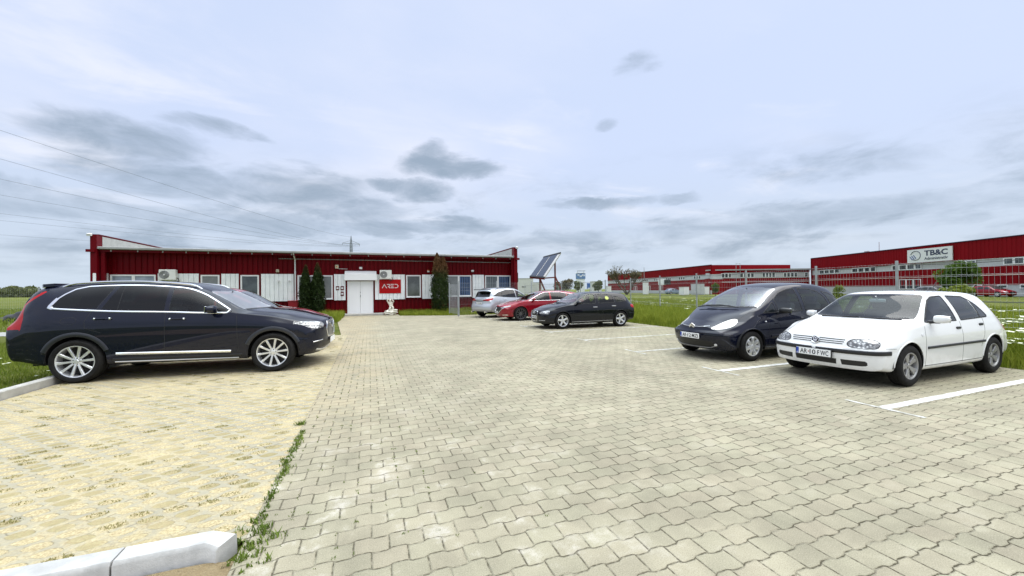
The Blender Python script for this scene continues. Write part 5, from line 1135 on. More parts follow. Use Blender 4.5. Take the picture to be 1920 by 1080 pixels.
def mat_field():
    m, g, b, l = newmat('meadow'); tc = g.new('ShaderNodeTexCoord').outputs['Object']
    n1 = g.noise(tc, .12, 6, .65); n2 = g.noise(tc, 1.4, 5, .7); n3 = g.noise(tc, 16, 4, .7)
    c = g.mix(g.ramp(n1, .38, .62), (.115, .155, .022), (.20, .205, .05)); c = g.mix(g.m('MULTIPLY', g.ramp(n2, .4, .65), .6), c, (.25, .255, .075)); c = g.mix(g.m('MULTIPLY', n3, .55), c, (.035, .06, .01))
    l.new(c, b.inputs['Base Color']); b.inputs['Roughness'].default_value = .95; b.inputs['Specular IOR Level'].default_value = .1
    bp = g.new('ShaderNodeBump'); bp.inputs['Strength'].default_value = 1.; bp.inputs['Distance'].default_value = .15; l.new(g.m('ADD', n3, n2), bp.inputs['Height']); l.new(bp.outputs[0], b.inputs['Normal'])
    return m
def mat_sand():
    m, g, b, l = newmat('sandy_soil'); tc = g.new('ShaderNodeTexCoord').outputs['Object']; n1 = g.noise(tc, 4, 5, .7); n2 = g.noise(tc, 55, 4, .75)
    c = g.mix(n2, (.20, .14, .065), (.47, .37, .21)); c = g.mix(g.m('MULTIPLY', g.ramp(n1, .45, .65), .5), c, (.27, .185, .08)); l.new(c, b.inputs['Base Color']); b.inputs['Roughness'].default_value = .95
    bp = g.new('ShaderNodeBump'); bp.inputs['Strength'].default_value = 1.; bp.inputs['Distance'].default_value = .03; l.new(g.m('ADD', n2, g.m('MULTIPLY', n1, 2.)), bp.inputs['Height']); l.new(bp.outputs[0], b.inputs['Normal']); return m
M_PAVE, M_GRID, M_FIELD, M_SAND = mat_pavers(), mat_gridpavers(), mat_field(), mat_sand()
M_CONC = mat('pale_concrete', (.40, .39, .36), .85, var=.14, vscale=5, bump=.25, bscale=90)
M_KERB = mat('white_kerb_concrete', (.43, .425, .41), .85, var=.2, vscale=6, bump=.2, bscale=120)
def sheet(name, pts, z, m):
    return tag(mesh_obj(name, [(x, y, z) for x, y in pts], [tuple(range(len(pts)))], m), kind='structure')
sheet('ground', [(-1500, -1500), (1500, -1500), (1500, 1500), (-1500, 1500)], -.03, M_FIELD)
sheet('pavement', [(-.735, -8), (11.0, -8), (11.0, 23.2), (4.6, 23.4), (1.75, 24.6), (1.75, 26.6), (-1.55, 26.6), (-1.5, 21), (-.95, 14.8), (-.735, 14.8)], 0, M_PAVE)
sheet('parking_area', [(-5.0, 2.815), (-.735, 2.815), (-.735, 14.8), (-5.0, 14.8)], .002, M_GRID)
sheet('path', [cl(-40, 14.4), cl(-17.5, 14.4), cl(-17.5, 15.9), cl(-40, 15.9)], -.02, mat('grey_path', (.30, .30, .28), .9, var=.15))
def sand_patch():
    nx, ny = 60, 40; X = np.linspace(-9, -.74, nx); Y = np.linspace(-2, 2.64, ny); r = np.random.default_rng(3)
    Z = np.zeros((nx, ny))
    for k in range(60):
        cx, cy = r.uniform(-9, -.7), r.uniform(-2, 2.7); s_ = r.uniform(.15, .6); Z += r.uniform(-.012, .02) * np.exp(-((X[:, None] - cx) ** 2 + (Y[None, :] - cy) ** 2) / s_ ** 2)
    Z += .035 * np.exp(-((X[:, None] + 1.05) ** 2 / .25 + (Y[None, :] - 2.5) ** 2 / .06)) - .012
    Z[-1, :] = -.01
    V = np.stack(np.meshgrid(X, Y, indexing='ij') + [Z], -1).reshape(-1, 3); i, j = np.meshgrid(np.arange(nx - 1), np.arange(ny - 1), indexing='ij'); a = (i * ny + j).ravel()
    return tag(quads_np('sandy_soil', V, np.stack([a, a + ny, a + ny + 1, a + 1], 1), M_SAND, None, True), kind='structure')
sand_patch()
# kerbs
def kerb_stone(x0, x1, label, end=False):
    m = MB(); y0, y1, h = 2.66, 2.81, .105; e = .13 if end else 0
    prof = lambda x, hh=h: [(x, y0, -.08), (x, y0 + .004, hh - .02), (x, y0 + .02, hh), (x, y1 - .008, hh), (x, y1, hh - .008), (x, y1, -.08)]
    secs = [prof(x0)] + [prof(x1 - e)]
    if end: s_ = prof(x1, h); secs.append([(x1 - .07, y0 - .03 + .0, -.08), (x1 - .065, y0 - .026, h - .035), (x1 - .055, y0 - .015, h - .02), (x1, y1 - .07, h - .012), (x1 + .003, y1 - .06, h - .02), (x1 + .005, y1 - .06, -.08)])
    vs_ = [p for s_ in secs for p in s_]; fs = [(i * 6 + j, (i + 1) * 6 + j, (i + 1) * 6 + j + 1, i * 6 + j + 1) for i in range(len(secs) - 1) for j in range(5)] + [(0, 1, 2, 3, 4, 5), tuple(range(len(vs_) - 6, len(vs_)))[::-1]]
    m.add(vs_, fs); return tag(m.obj('kerb_stone', M_KERB, None, True), label, 'kerb stone', 'kerb stones edging the sandy bay')
kerb_stone(-1.295, -.76, 'short white kerb stone with an angled end beside the green weeds', True)
kerb_stone(-2.32, -1.305, 'grey smeared kerb stone between the sandy bay and bare soil')
kb = MB()
kb.box((-5.09, 8.6, .03), (.14, 11.9, .20), bev=.012); tag(kb.obj('kerb', M_CONC), kind='structure')
# painted bay lines
def mat_line(lo=.35, k=.7):
    m, g, b, l = newmat('worn_white_paint'); tc = g.new('ShaderNodeTexCoord').outputs['Object']; n = g.noise(tc, 9, 5, .7); n2 = g.noise(tc, 1.3, 3)
    f = g.ramp(g.m('ADD', g.m('MULTIPLY', n, .7), g.m('MULTIPLY', n2, .3)), lo, lo + .25); l.new(g.mix(g.m('MULTIPLY', f, k), (.78, .78, .76), (.33, .315, .26)), b.inputs['Base Color']); b.inputs['Roughness'].default_value = .7
    bp = g.new('ShaderNodeBump'); bp.inputs['Strength'].default_value = .4; bp.inputs['Distance'].default_value = .004; l.new(n, bp.inputs['Height']); l.new(bp.outputs[0], b.inputs['Normal']); return m
M_LINE = mat_line(); M_FAINT = mat_line(.30, 1.)
for k, y in enumerate((2.93, 5.33, 7.72, 10.12, 12.55, 14.95, 17.35, 19.75)):
    rr = random.Random(k); pts = []
    n = 40; up = [(6.06 + (10.95 - 6.06) * i / n, y + .058 + rr.uniform(-.006, .006)) for i in range(n + 1)]; dn = [(x, y - .058 + rr.uniform(-.006, .006)) for x, _ in up]
    w_ = .03
    T = [(6.06, y + .058), (6.06, y + .38), (6.0, y + .38), (6.0, y - .38), (6.06, y - .38), (6.06, y - .058)]
    sheet('road_marking', (dn + up[::-1])[:], .004, M_LINE if k < 2 else M_FAINT)
    sheet('road_marking', [(6.05, y + .40), (5.99, y + .40), (5.99, y - .40), (6.05, y - .40)], .0045, M_FAINT)

# ================================================================ grass and leaves
def leaf_mat(name, a, b_, dead=None, tr=.25):
    m, g, b, l = newmat(name); geo = g.new('ShaderNodeNewGeometry').outputs['Random Per Island']; tc = g.new('ShaderNodeTexCoord').outputs['Object']
    n = g.noise(tc, 2.2, 3); f = g.m('ADD', g.m('MULTIPLY', geo, .6), g.m('MULTIPLY', g.ramp(n, .35, .65), .4)); c = g.mix(f, (*a, 1), (*b_, 1))
    if dead: z = g.xyz(tc)[2]; k = g.m('MULTIPLY', g.ramp(g.m('ADD', z, g.m('MULTIPLY', g.m('SUBTRACT', g.noise(tc, 3.2, 4, .7), .5), 1.5)), dead[0], dead[1]), .9); c = g.mix(k, c, g.mix(geo, (.10, .045, .018), (.22, .11, .05)))
    l.new(c, b.inputs['Base Color']); b.inputs['Roughness'].default_value = .7; b.inputs['Specular IOR Level'].default_value = .2
    if tr:
        t = g.new('ShaderNodeBsdfTranslucent'); l.new(c, t.inputs[0]); ms = g.new('ShaderNodeMixShader'); ms.inputs[0].default_value = tr; l.new(b.outputs[0], ms.inputs[1]); l.new(t.outputs[0], ms.inputs[2]); l.new(ms.outputs[0], m.node_tree.nodes['Material Output'].inputs[0])
    return m
M_GRASS = leaf_mat('grass_blades', (.12, .175, .010), (.34, .37, .05)); M_LAWN = leaf_mat('lawn_blades', (.09, .15, .012), (.25, .29, .045))
M_DRY = leaf_mat('dry_tufts', (.19, .19, .06), (.40, .36, .16)); M_WEED = leaf_mat('weed_leaves', (.065, .12, .012), (.20, .26, .05))
def blades(name, P, h, wd, mt, lean=.45, kind='stuff', seed=1, zs=None):
    """P (n,2) roots; h (n,) heights: bent two-quad blades in one mesh"""
    r = np.random.default_rng(seed); n = len(P); a = r.uniform(0, 2 * np.pi, n); t = np.stack([np.cos(a), np.sin(a)], 1); b = r.uniform(0, 2 * np.pi, n); ln = np.stack([np.cos(b), np.sin(b)], 1) * (h * lean * r.uniform(.2, 1, n))[:, None]
    z0 = np.full(n, -.03) if zs is None else zs; w_ = wd * r.uniform(.6, 1.3, n)
    def ring(f, k): c = P + ln * (f ** 2); z = z0 + h * f; return np.concatenate([c - t * (w_ * k / 2)[:, None], z[:, None]], 1), np.concatenate([c + t * (w_ * k / 2)[:, None], z[:, None]], 1)
    q = [ring(0, 1), ring(.55, .8), ring(1, .12)]; V = np.stack([v for p in q for v in p], 1).reshape(-1, 3)
    base = np.arange(n)[:, None] * 6; F = np.concatenate([base + np.array([[0, 1, 3, 2]]), base + np.array([[2, 3, 5, 4]])])
    o = quads_np(name, V, F, mt); return tag(o, kind=kind)
def scatter(n, x0, x1, y0, y1, seed, dens=None):
    r = np.random.default_rng(seed); P = np.stack([r.uniform(x0, x1, n), r.uniform(y0, y1, n)], 1)
    if dens is not None: P = P[r.uniform(0, 1, n) < dens(P)]
    return P
r_ = np.random.default_rng(11)
lump = lambda P, s, k=0: .5 + .25 * (np.sin(P[:, 0] * s + k) * np.cos(P[:, 1] * s * 1.3 + k * 2) + np.sin(P[:, 0] * s * 2.7 + 1 + k) * np.sin(P[:, 1] * s * 2.1 + k))
# tall verge behind the parked row, meadow beyond it
P = scatter(52000, 11.0, 14.5, 1.0, 23.5, 1); blades('grass', P, (.24 + .38 * lump(P, 1.9)) * np.clip((P[:, 0] - 10.9) * 1.6, .25, 1) * r_.uniform(.6, 1.15, len(P)), .013, M_GRASS, .5, seed=2)
P = scatter(60000, 14.0, 38, 3, 45, 3); blades('grass', P, (.16 + .22 * lump(P, .7)) * r_.uniform(.5, 1.2, len(P)), .03, M_GRASS, .5, seed=4)
P = scatter(26000, 1.8, 11.4, 23.3, 26.75, 5, lambda P: ((P[:, 1] > 24.6 - (P[:, 0] - 1.75) * .42) | (P[:, 0] > 4.6)) * 1.); blades('grass', P, (.12 + .38 * lump(P, 1.2, 2) * np.clip((P[:, 1] - 23.2) / 2, .3, 1)) * r_.uniform(.6, 1.2, len(P)), .022, M_GRASS, .45, seed=6)
P = scatter(9000, -5., -1.45, 21, 26.7, 7, lambda P: (P[:, 0] < -1.5 + (26.6 - P[:, 1]) * .06) * 1.); blades('grass', P, (.2 + .35 * lump(P, 1.5, 4)) * r_.uniform(.5, 1.2, len(P)), .02, M_GRASS, .5, seed=8)
P = scatter(50000, -16, -5.16, 5.2, 17, 9); blades('grass', P, (.05 + .07 * lump(P, 1.3, 1)) * r_.uniform(.5, 1.3, len(P)), .014, M_LAWN, .6, seed=10)
P = scatter(26000, -45, -14, 14, 55, 12); blades('grass', P, (.12 + .12 * lump(P, .5, 1)) * r_.uniform(.5, 1.3, len(P)), .05, M_LAWN, .6, seed=13)
# weeds along the edging and in the joints
def tufts(name, centres, mt, seed, n=26, h=.07, sp=.05, wd=.010):
    r = np.random.default_rng(seed); P, H = [], []
    for (x, y, k) in centres:
        m = max(3, int(n * k)); P.append(np.stack([x + r.normal(0, sp * k, m), y + r.normal(0, sp * k, m)], 1)); H.append(h * k * r.uniform(.4, 1.2, m))
    P = np.concatenate(P); return blades(name, P, np.concatenate(H), wd, mt, .9, seed=seed, zs=np.zeros(len(P)))
rr = random.Random(5)
cs = [(-.70 + rr.gauss(0, .014), y, rr.uniform(.3, .7)) for y in np.arange(3.0, 4.8, .022) if rr.random() < .9] + [(-.72 + rr.gauss(0, .06), 2.82 + rr.gauss(0, .07), rr.uniform(.6, 1.1)) for _ in range(9)] + [(-.66 + rr.gauss(0, .05), 2.58 + rr.gauss(0, .06), rr.uniform(.5, .9)) for _ in range(6)] + [(-.75 + rr.gauss(0, .03), 5.02, .9) for _ in range(4)]
cs += [(-.72 + rr.gauss(0, .03), y, rr.uniform(.3, .6)) for y in np.arange(2.2, 3.1, .05)]
tufts('edge_weeds', cs, M_WEED, 21, 22, .050, .026, .009)
cs = []
for _ in range(420):
    r0 = round(rr.uniform(2.2, 13) / .142); x = -.7 + abs(rr.gauss(0, .75)); k = round(x / .1015); cs.append((k * .1015 + rr.gauss(0, .006), (r0 + rr.choice((.2, .5, .8))) * .142, rr.uniform(.18, .42) * (1.25 if rr.random() < .1 else 1)))
tufts('joint_weeds', cs, M_WEED, 22, 14, .032, .020, .007)
cs = []
for _ in range(5200):
    j = rr.randint(29, 144); i = rr.randint(-25, -4); x, y = (i + .5 - .5 * (j % 2)) * .2, j * .1; p_ = .16 + .42 * max(0, min(1, (x + 2.6) / 1.2)) * max(0, min(1, (5.2 - y) / 1.5)) + .2 * (math.sin(x * 2.3 + 1) * math.sin(y * 1.7) > .2)
    if -4.9 < x < -.85 and 2.9 < y < 14.5 and rr.random() < p_ * .30: cs.append((x + rr.gauss(0, .012), y + rr.gauss(0, .008), rr.uniform(.55, 1.)))
def cell_tufts():
    r = np.random.default_rng(23); P, H = [], []
    for (x, y, k) in cs:
        m = int(60 * k); a = r.uniform(0, 6.283, m); q = np.sqrt(r.uniform(0, 1, m)); P.append(np.stack([x + np.cos(a) * q * .066, y + np.sin(a) * q * .034], 1)); H.append(.019 * k * r.uniform(.3, 1.2, m))
    P = np.concatenate(P); blades('cell_grass', P, np.concatenate(H), .006, M_DRY, .9, seed=24, zs=np.zeros(len(P)))
cell_tufts()
# small flowers
def flowers(name, P, z, rad, mt, seed, lumps=5):
    r = np.random.default_rng(seed); V, F = [], []
    for (x, y), zz in zip(P, z):
        for k in range(lumps):
            cx, cy = x + r.normal(0, rad), y + r.normal(0, rad); s_ = rad * r.uniform(.4, .8); b0 = len(V); t = r.uniform(-.3, .3, 2); V += [(cx - s_, cy - s_, zz + t[0] * s_), (cx + s_, cy - s_, zz - t[1] * s_), (cx + s_, cy + s_, zz - t[0] * s_), (cx - s_, cy + s_, zz + t[1] * s_)]; F.append((b0, b0 + 1, b0 + 2, b0 + 3))
    return tag(quads_np(name, np.array(V), np.array(F), mt), kind='stuff')
M_UMB = mat('cream_flowers', (.72, .74, .55), .8); M_YEL = mat('yellow_flowers', (.75, .68, .10), .8)
P = np.concatenate([scatter(150, 11.2, 13.5, 1.4, 6.0, 31), scatter(160, 14, 24, 2.5, 14, 32), scatter(60, 15, 30, 14, 34, 33)]); flowers('meadow_flowers', P, r_.uniform(.38, .72, len(P)), .055, M_UMB, 34, 7)
P = np.concatenate([scatter(90, -12, -5.2, 6, 14, 35), scatter(60, -26, -12, 14, 26, 36)]); flowers('lawn_flowers', P, np.full(len(P), .07), .035, M_UMB, 37, 4)
P = scatter(60, -12, -5.2, 6, 14, 38); flowers('lawn_flowers', P, np.full(len(P), .06), .02, M_YEL, 39, 4)

def leaves(name, parent, pts, size, mt, seed, nrm=None, flat=.5):
    """leaf-sized quads at the given points"""
    r = np.random.default_rng(seed); n = len(pts); d = r.normal(0, 1, (n, 3)); d /= np.linalg.norm(d, axis=1, keepdims=True)
    if nrm is not None: d = d * (1 - flat) + nrm * flat; d /= np.linalg.norm(d, axis=1, keepdims=True)
    a = np.cross(d, r.normal(0, 1, (n, 3))); a /= np.linalg.norm(a, axis=1, keepdims=True); b = np.cross(d, a); s_ = (size * r.uniform(.55, 1.4, n))[:, None]
    V = np.stack([pts - a * s_, pts - b * s_ * .45, pts + a * s_, pts + b * s_ * .45], 1).reshape(-1, 3); F = np.arange(4 * n).reshape(-1, 4)
    return quads_np(name, V, F, mt, parent)
M_BARK = mat('bark', (.09, .07, .05), .9, var=.3, vscale=9)
def conifer(loc, h, rad, label, mt, seed, n=9000, lead=1, size=.058):
    t = thing('conifer', label, 'tree', (*loc, 0), 0, 'slim conifers by the office'); r = np.random.default_rng(seed)
    m = MB(); m.tube([(0, 0, -.05), (0, 0, h * .5), (0, 0, h * .92)], [.07, .045, .012], 8); m.obj('trunk', M_BARK, t, True)
    u = r.uniform(0, 1, n) ** .8; z = .06 + u * (h - .1); ph = r.uniform(0, 2 * np.pi, n)
    env = rad * np.minimum(1, .80 + .35 * u) * np.clip((1 - u) / .6, .0, 1) ** .72
    env *= 1 + .24 * np.sin(ph * 5 + z * 4 + seed) * np.sin(z * 7 + ph * 2) + .12 * np.sin(ph * 9 - z * 13)
    rr_ = env * np.sqrt(r.uniform(.35, 1, n)); P = np.stack([rr_ * np.cos(ph), rr_ * np.sin(ph), z], 1)
    if lead > 1: k = u > .62; sgn = np.where(r.uniform(0, 1, n) < .5, -1, 1); P[k, 0] += (sgn * .30 * rad * np.clip((u - .55) / .3, 0, 1))[k]; P[:, 2] *= np.where(sgn < 0, 1, .94)
    nr = np.stack([np.cos(ph) * .5, np.sin(ph) * .5, np.full(n, .85)], 1); leaves('crown', t, P, size, mt, seed + 1, np.cross(nr, np.stack([-np.sin(ph), np.cos(ph), 0 * ph], 1)), .55); return t
M_CON = leaf_mat('conifer_sprays', (.008, .019, .005), (.038, .062, .013), tr=.1); M_COND = leaf_mat('half_dead_conifer_sprays', (.012, .026, .007), (.055, .085, .02), (2.3, 3.2), tr=.1)
M_CONT = leaf_mat('brown_tipped_conifer_sprays', (.008, .019, .005), (.038, .062, .013), (2.55, 3.5), tr=.1)
conifer((-3.55, 25.75), 3.15, .40, 'slim dark conifer, nearer the red bin of the close pair', M_CONT, 41)
conifer((-2.92, 25.75), 3.28, .44, 'slim dark conifer, nearer the door of the close pair', M_CONT, 51)
conifer((4.42, 25.7), 4.05, .66, 'broad conifer with a dead brown top by the mesh gate', M_COND, 61, 13000, 2, .055)
def tree(name, label, loc, h, crown, mt, seed, n=4000, size=.12, trunk=.12, group=None, clumps=26, crown_z=.62, gaps=.0, limbs=7):
    t = thing(name, label, 'tree' if name.endswith('tree') else 'shrub', (*loc, -.03), 0, group); r = np.random.default_rng(seed)
    m = MB(); top = h * crown_z; m.tube([(0, 0, -.05), (.02 * h, 0, top * .5), (-.01 * h, .01 * h, top), (0, 0, h * .85)], [trunk, trunk * .75, trunk * .5, trunk * .12], 8)
    cc = r.normal(0, 1, (clumps, 3)); cc /= np.linalg.norm(cc, axis=1, keepdims=True); cc *= (r.uniform(.15, 1, clumps) ** .5)[:, None]; C = cc * np.array(crown) * .78 + np.array([0, 0, h - crown[2]])
    for k in range(min(limbs, clumps)): m.tube([(0, 0, top * (.55 + .05 * k)), tuple(C[k] * np.array([.5, .5, 1]) * [1, 1, .85]), tuple(C[k])], [trunk * .4, trunk * .25, trunk * .06], 5)
    m.obj('trunk', M_BARK, t, True); q = r.integers(0, clumps, n); d = r.normal(0, 1, (n, 3)); d /= np.linalg.norm(d, axis=1, keepdims=True)
    P = C[q] + d * (np.array(crown) * .36) * (r.uniform(.2, 1, n) ** .4)[:, None]; P[:, 2] = np.maximum(P[:, 2], .05); leaves('crown', t, P, size, mt, seed + 1, d, .3); return t
M_LEAF = leaf_mat('green_leaves', (.04, .09, .010), (.12, .19, .025)); M_LEAFY = leaf_mat('yellow_green_leaves', (.10, .15, .015), (.26, .30, .05)); M_FARL = leaf_mat('far_leaves', (.08, .10, .035), (.17, .185, .075)); M_FARB = leaf_mat('brownish_far_leaves', (.10, .085, .05), (.17, .15, .09))
tree('round_tree', 'round green tree behind the mesh fence below the administration sign', (34.4, 12.9), 3.3, (.98, .98, 1.1), M_LEAF, 71, 5200, .085, .09, clumps=30)
tree('leafy_shrub', 'yellow-green shrub in front of the round green tree', (31.6, 11.9), 1.7, (.72, .7, .5), M_LEAFY, 81, 3000, .07, .05, clumps=22, crown_z=.4)
tree('small_shrub', 'small pale green bush behind the people carrier roof', (45.6, 25.75), 1.75, (.6, .6, .75), M_LEAFY, 91, 1600, .07, .04)
tree('small_shrub', 'rounded green bush before the far hall with the sloping roof', (50.5, 45.3), 2.3, (.65, .65, .8), M_LEAF, 92, 1600, .08, .05)
for k, (px, d, h, cr, mt, lb) in enumerate([(1063, 120, 5.0, (2.2, 2.2, 2.2), M_FARB, 'brownish distant tree just right of the solar panel frame'), (1084, 115, 4.0, (1.6, 1.6, 1.6), M_FARL, 'small green distant tree left of the tall white tower foot'), (1122, 110, 4.2, (1.7, 1.7, 1.7), M_FARL, 'green distant tree between the blue board and far hall'), (1047, 130, 4.2, (2, 2, 1.8), M_FARL, 'distant tree seen through the legs of the solar panel frame')]):
    x, y = cl((px - 960) / 722.4 * d, d); tree('distant_tree', lb, (x, y), h, cr, mt, 100 + k, 1500, .26, .12, 'distant trees beyond the fence')
# bare tree above the far hall
def bare_tree():
    x, y = cl(215 / 722.4 * 88, 88); t = thing('bare_tree', 'sparse tree with bare upper twigs before the far end of the low hall', 'tree', (x, y, 0)); r = random.Random(3); m = MB(); tips = []
    def grow(p, d, l, rad, dep):
        q = p + d * l; m.tube([p, (p + q) / 2 + Vector((r.uniform(-.05, .05), r.uniform(-.05, .05), 0)) * l, q], [rad, rad * .8, rad * .6], 4, caps=False); tips.append(q)
        if dep:
            for _ in range(3 if dep > 1 else 4): e = (d + Vector((r.uniform(-.9, .9), r.uniform(-.9, .9), r.uniform(-.15, .55)))).normalized(); grow(q, e, l * r.uniform(.62, .85), rad * .66, dep - 1)
    for k in range(5): a = k * 1.26; grow(Vector((0, 0, .2)), Vector((math.cos(a) * .7, math.sin(a) * .7, .8)).normalized(), 2.2, .20, 4)
    m.obj('trunk', M_BARK, t); tp = np.array([tuple(v) for v in tips]); rg = np.random.default_rng(5); tp = tp[rg.integers(len(tp) // 3, len(tp), 1500)] + rg.normal(0, .16, (1500, 3)); leaves('crown', t, tp, .13, leaf_mat('olive_buds', (.10, .09, .05), (.19, .17, .09)), 6)
bare_tree()
def far_wood():
    r = np.random.default_rng(77); n = 16000; u = r.uniform(0, 1, n); d = r.uniform(205, 230, n); x = -1.37 * d + u * 120; top = 6.0 + 1.3 * np.sin(u * 19) * np.sin(u * 47 + 1) + 1.1 * np.sin(u * 8 + 2); z = top * r.uniform(0, 1, n) ** .75 - .5
    P = np.stack([*cl(x, d), z], 1); o = leaves('far_wood', None, P, .8, M_FARL, 78); tag(o, kind='stuff')
    o2 = None
far_wood()
# ================================================================ the office building
def red_metal(name, col=(.135, .0012, .0045), rough=.42):
    m, g, b, l = newmat(name); tc = g.new('ShaderNodeTexCoord').outputs['Object']; x, y, z = g.xyz(tc)[:3]
    n = g.noise(g.comb(g.m('MULTIPLY', x, 6.), g.m('MULTIPLY', y, 6.), g.m('MULTIPLY', z, .8)), 1.5, 4, .6); k = g.m('ADD', .80, g.m('MULTIPLY', n, .4))
    # every sheet has faded a little differently
    w1 = g.white(g.comb(g.m('FLOOR', g.m('DIVIDE', x, 1.04)), 0., 0.))[0]; k = g.m('MULTIPLY', k, g.m('ADD', .93, g.m('MULTIPLY', w1, .14)))
    l.new(g.mix(1., (*col, 1), g.comb(k, k, k), 'MULTIPLY'), b.inputs['Base Color']); b.inputs['Roughness'].default_value = rough; b.inputs['Specular IOR Level'].default_value = .1; return m
M_REDW = red_metal('red_sheet_metal'); M_REDT = red_metal('red_trim', (.125, .002, .006)); M_REDFAR = red_metal('far_red_sheet_metal', (.20, .002, .006), .6)
M_WPAN = mat('white_sheet_metal', (.86, .88, .88), .45, var=.05, vscale=3); M_UPVC = mat('white_window_frame', (.80, .80, .80), .35); M_DOOR = mat('white_door', (.86, .86, .86), .4)
M_GREY = mat('grey_flashing', (.33, .335, .33), .55, var=.1, vscale=2); M_GREYL = mat('light_grey_cladding', (.47, .48, .49), .6, var=.06); M_ROOF = mat('grey_roof_sheet', (.30, .31, .31), .6)
M_STEEL = mat('galvanised_steel', (.42, .44, .45), .45, .5, var=.12); M_BEIGE = mat('beige_box', (.62, .55, .40), .6); M_LABEL = mat('paper_label', (.8, .8, .78), .6)
def pane_mat(name, a, b_, refl=.5, stripes=None):
    """window pane coloured as a dim room, blinds or reflected sky"""
    m, g, b, l = newmat(name); tc = g.new('ShaderNodeTexCoord').outputs['Object']; n = g.noise(tc, 1.6, 3); c = g.mix(g.ramp(n, .35, .65), (*a, 1), (*b_, 1))
    if stripes: x = g.xyz(tc)[0]; s_ = g.ramp(g.m('ABSOLUTE', g.m('SUBTRACT', g.m('FRACT', g.m('DIVIDE', x, stripes[0])), .5)), .12, .2); c = g.mix(s_, c, (*stripes[1], 1))
    l.new(c, b.inputs['Base Color']); b.inputs['Roughness'].default_value = .06; b.inputs['Specular IOR Level'].default_value = refl; return m
M_PGREY = pane_mat('grey_blind_pane', (.17, .18, .18), (.23, .24, .24)); M_PDARK = pane_mat('dark_pane', (.03, .038, .042), (.07, .085, .09), .8); M_PBL = pane_mat('blue_blind_pane', (.05, .10, .22), (.10, .18, .36), .5, (.13, (.015, .03, .07)))
M_PGB = pane_mat('grey_striped_blind_pane', (.16, .18, .19), (.24, .27, .28), .5, (.13, (.06, .07, .08))); M_PSKY = pane_mat('painted_sky_pane', (.20, .24, .29), (.30, .34, .40), .9)  # M_PSKY: pale sky reflection painted into the pane colour
FY = 26.9
def ribbed(x0, x1, z0, z1, y, pitch, depth, flat=.62):
    """profiled sheet in the facade plane, facing -y"""
    xs = []; x = x0
    while x < x1 - 1e-6:
        for q, dd in ((0, 0), (flat * pitch, 0), (flat * pitch + .02, depth), (pitch - .02, depth)):
            if x + q < x1: xs.append((x + q, dd))
        x += pitch
    xs.append((x1, 0)); vs_ = []; fs = []
    for (a, dd) in xs: vs_ += [(a, y + dd, z0), (a, y + dd, z1)]
    for i in range(len(xs) - 1): fs.append((2 * i, 2 * i + 2, 2 * i + 3, 2 * i + 1))
    return vs_, fs
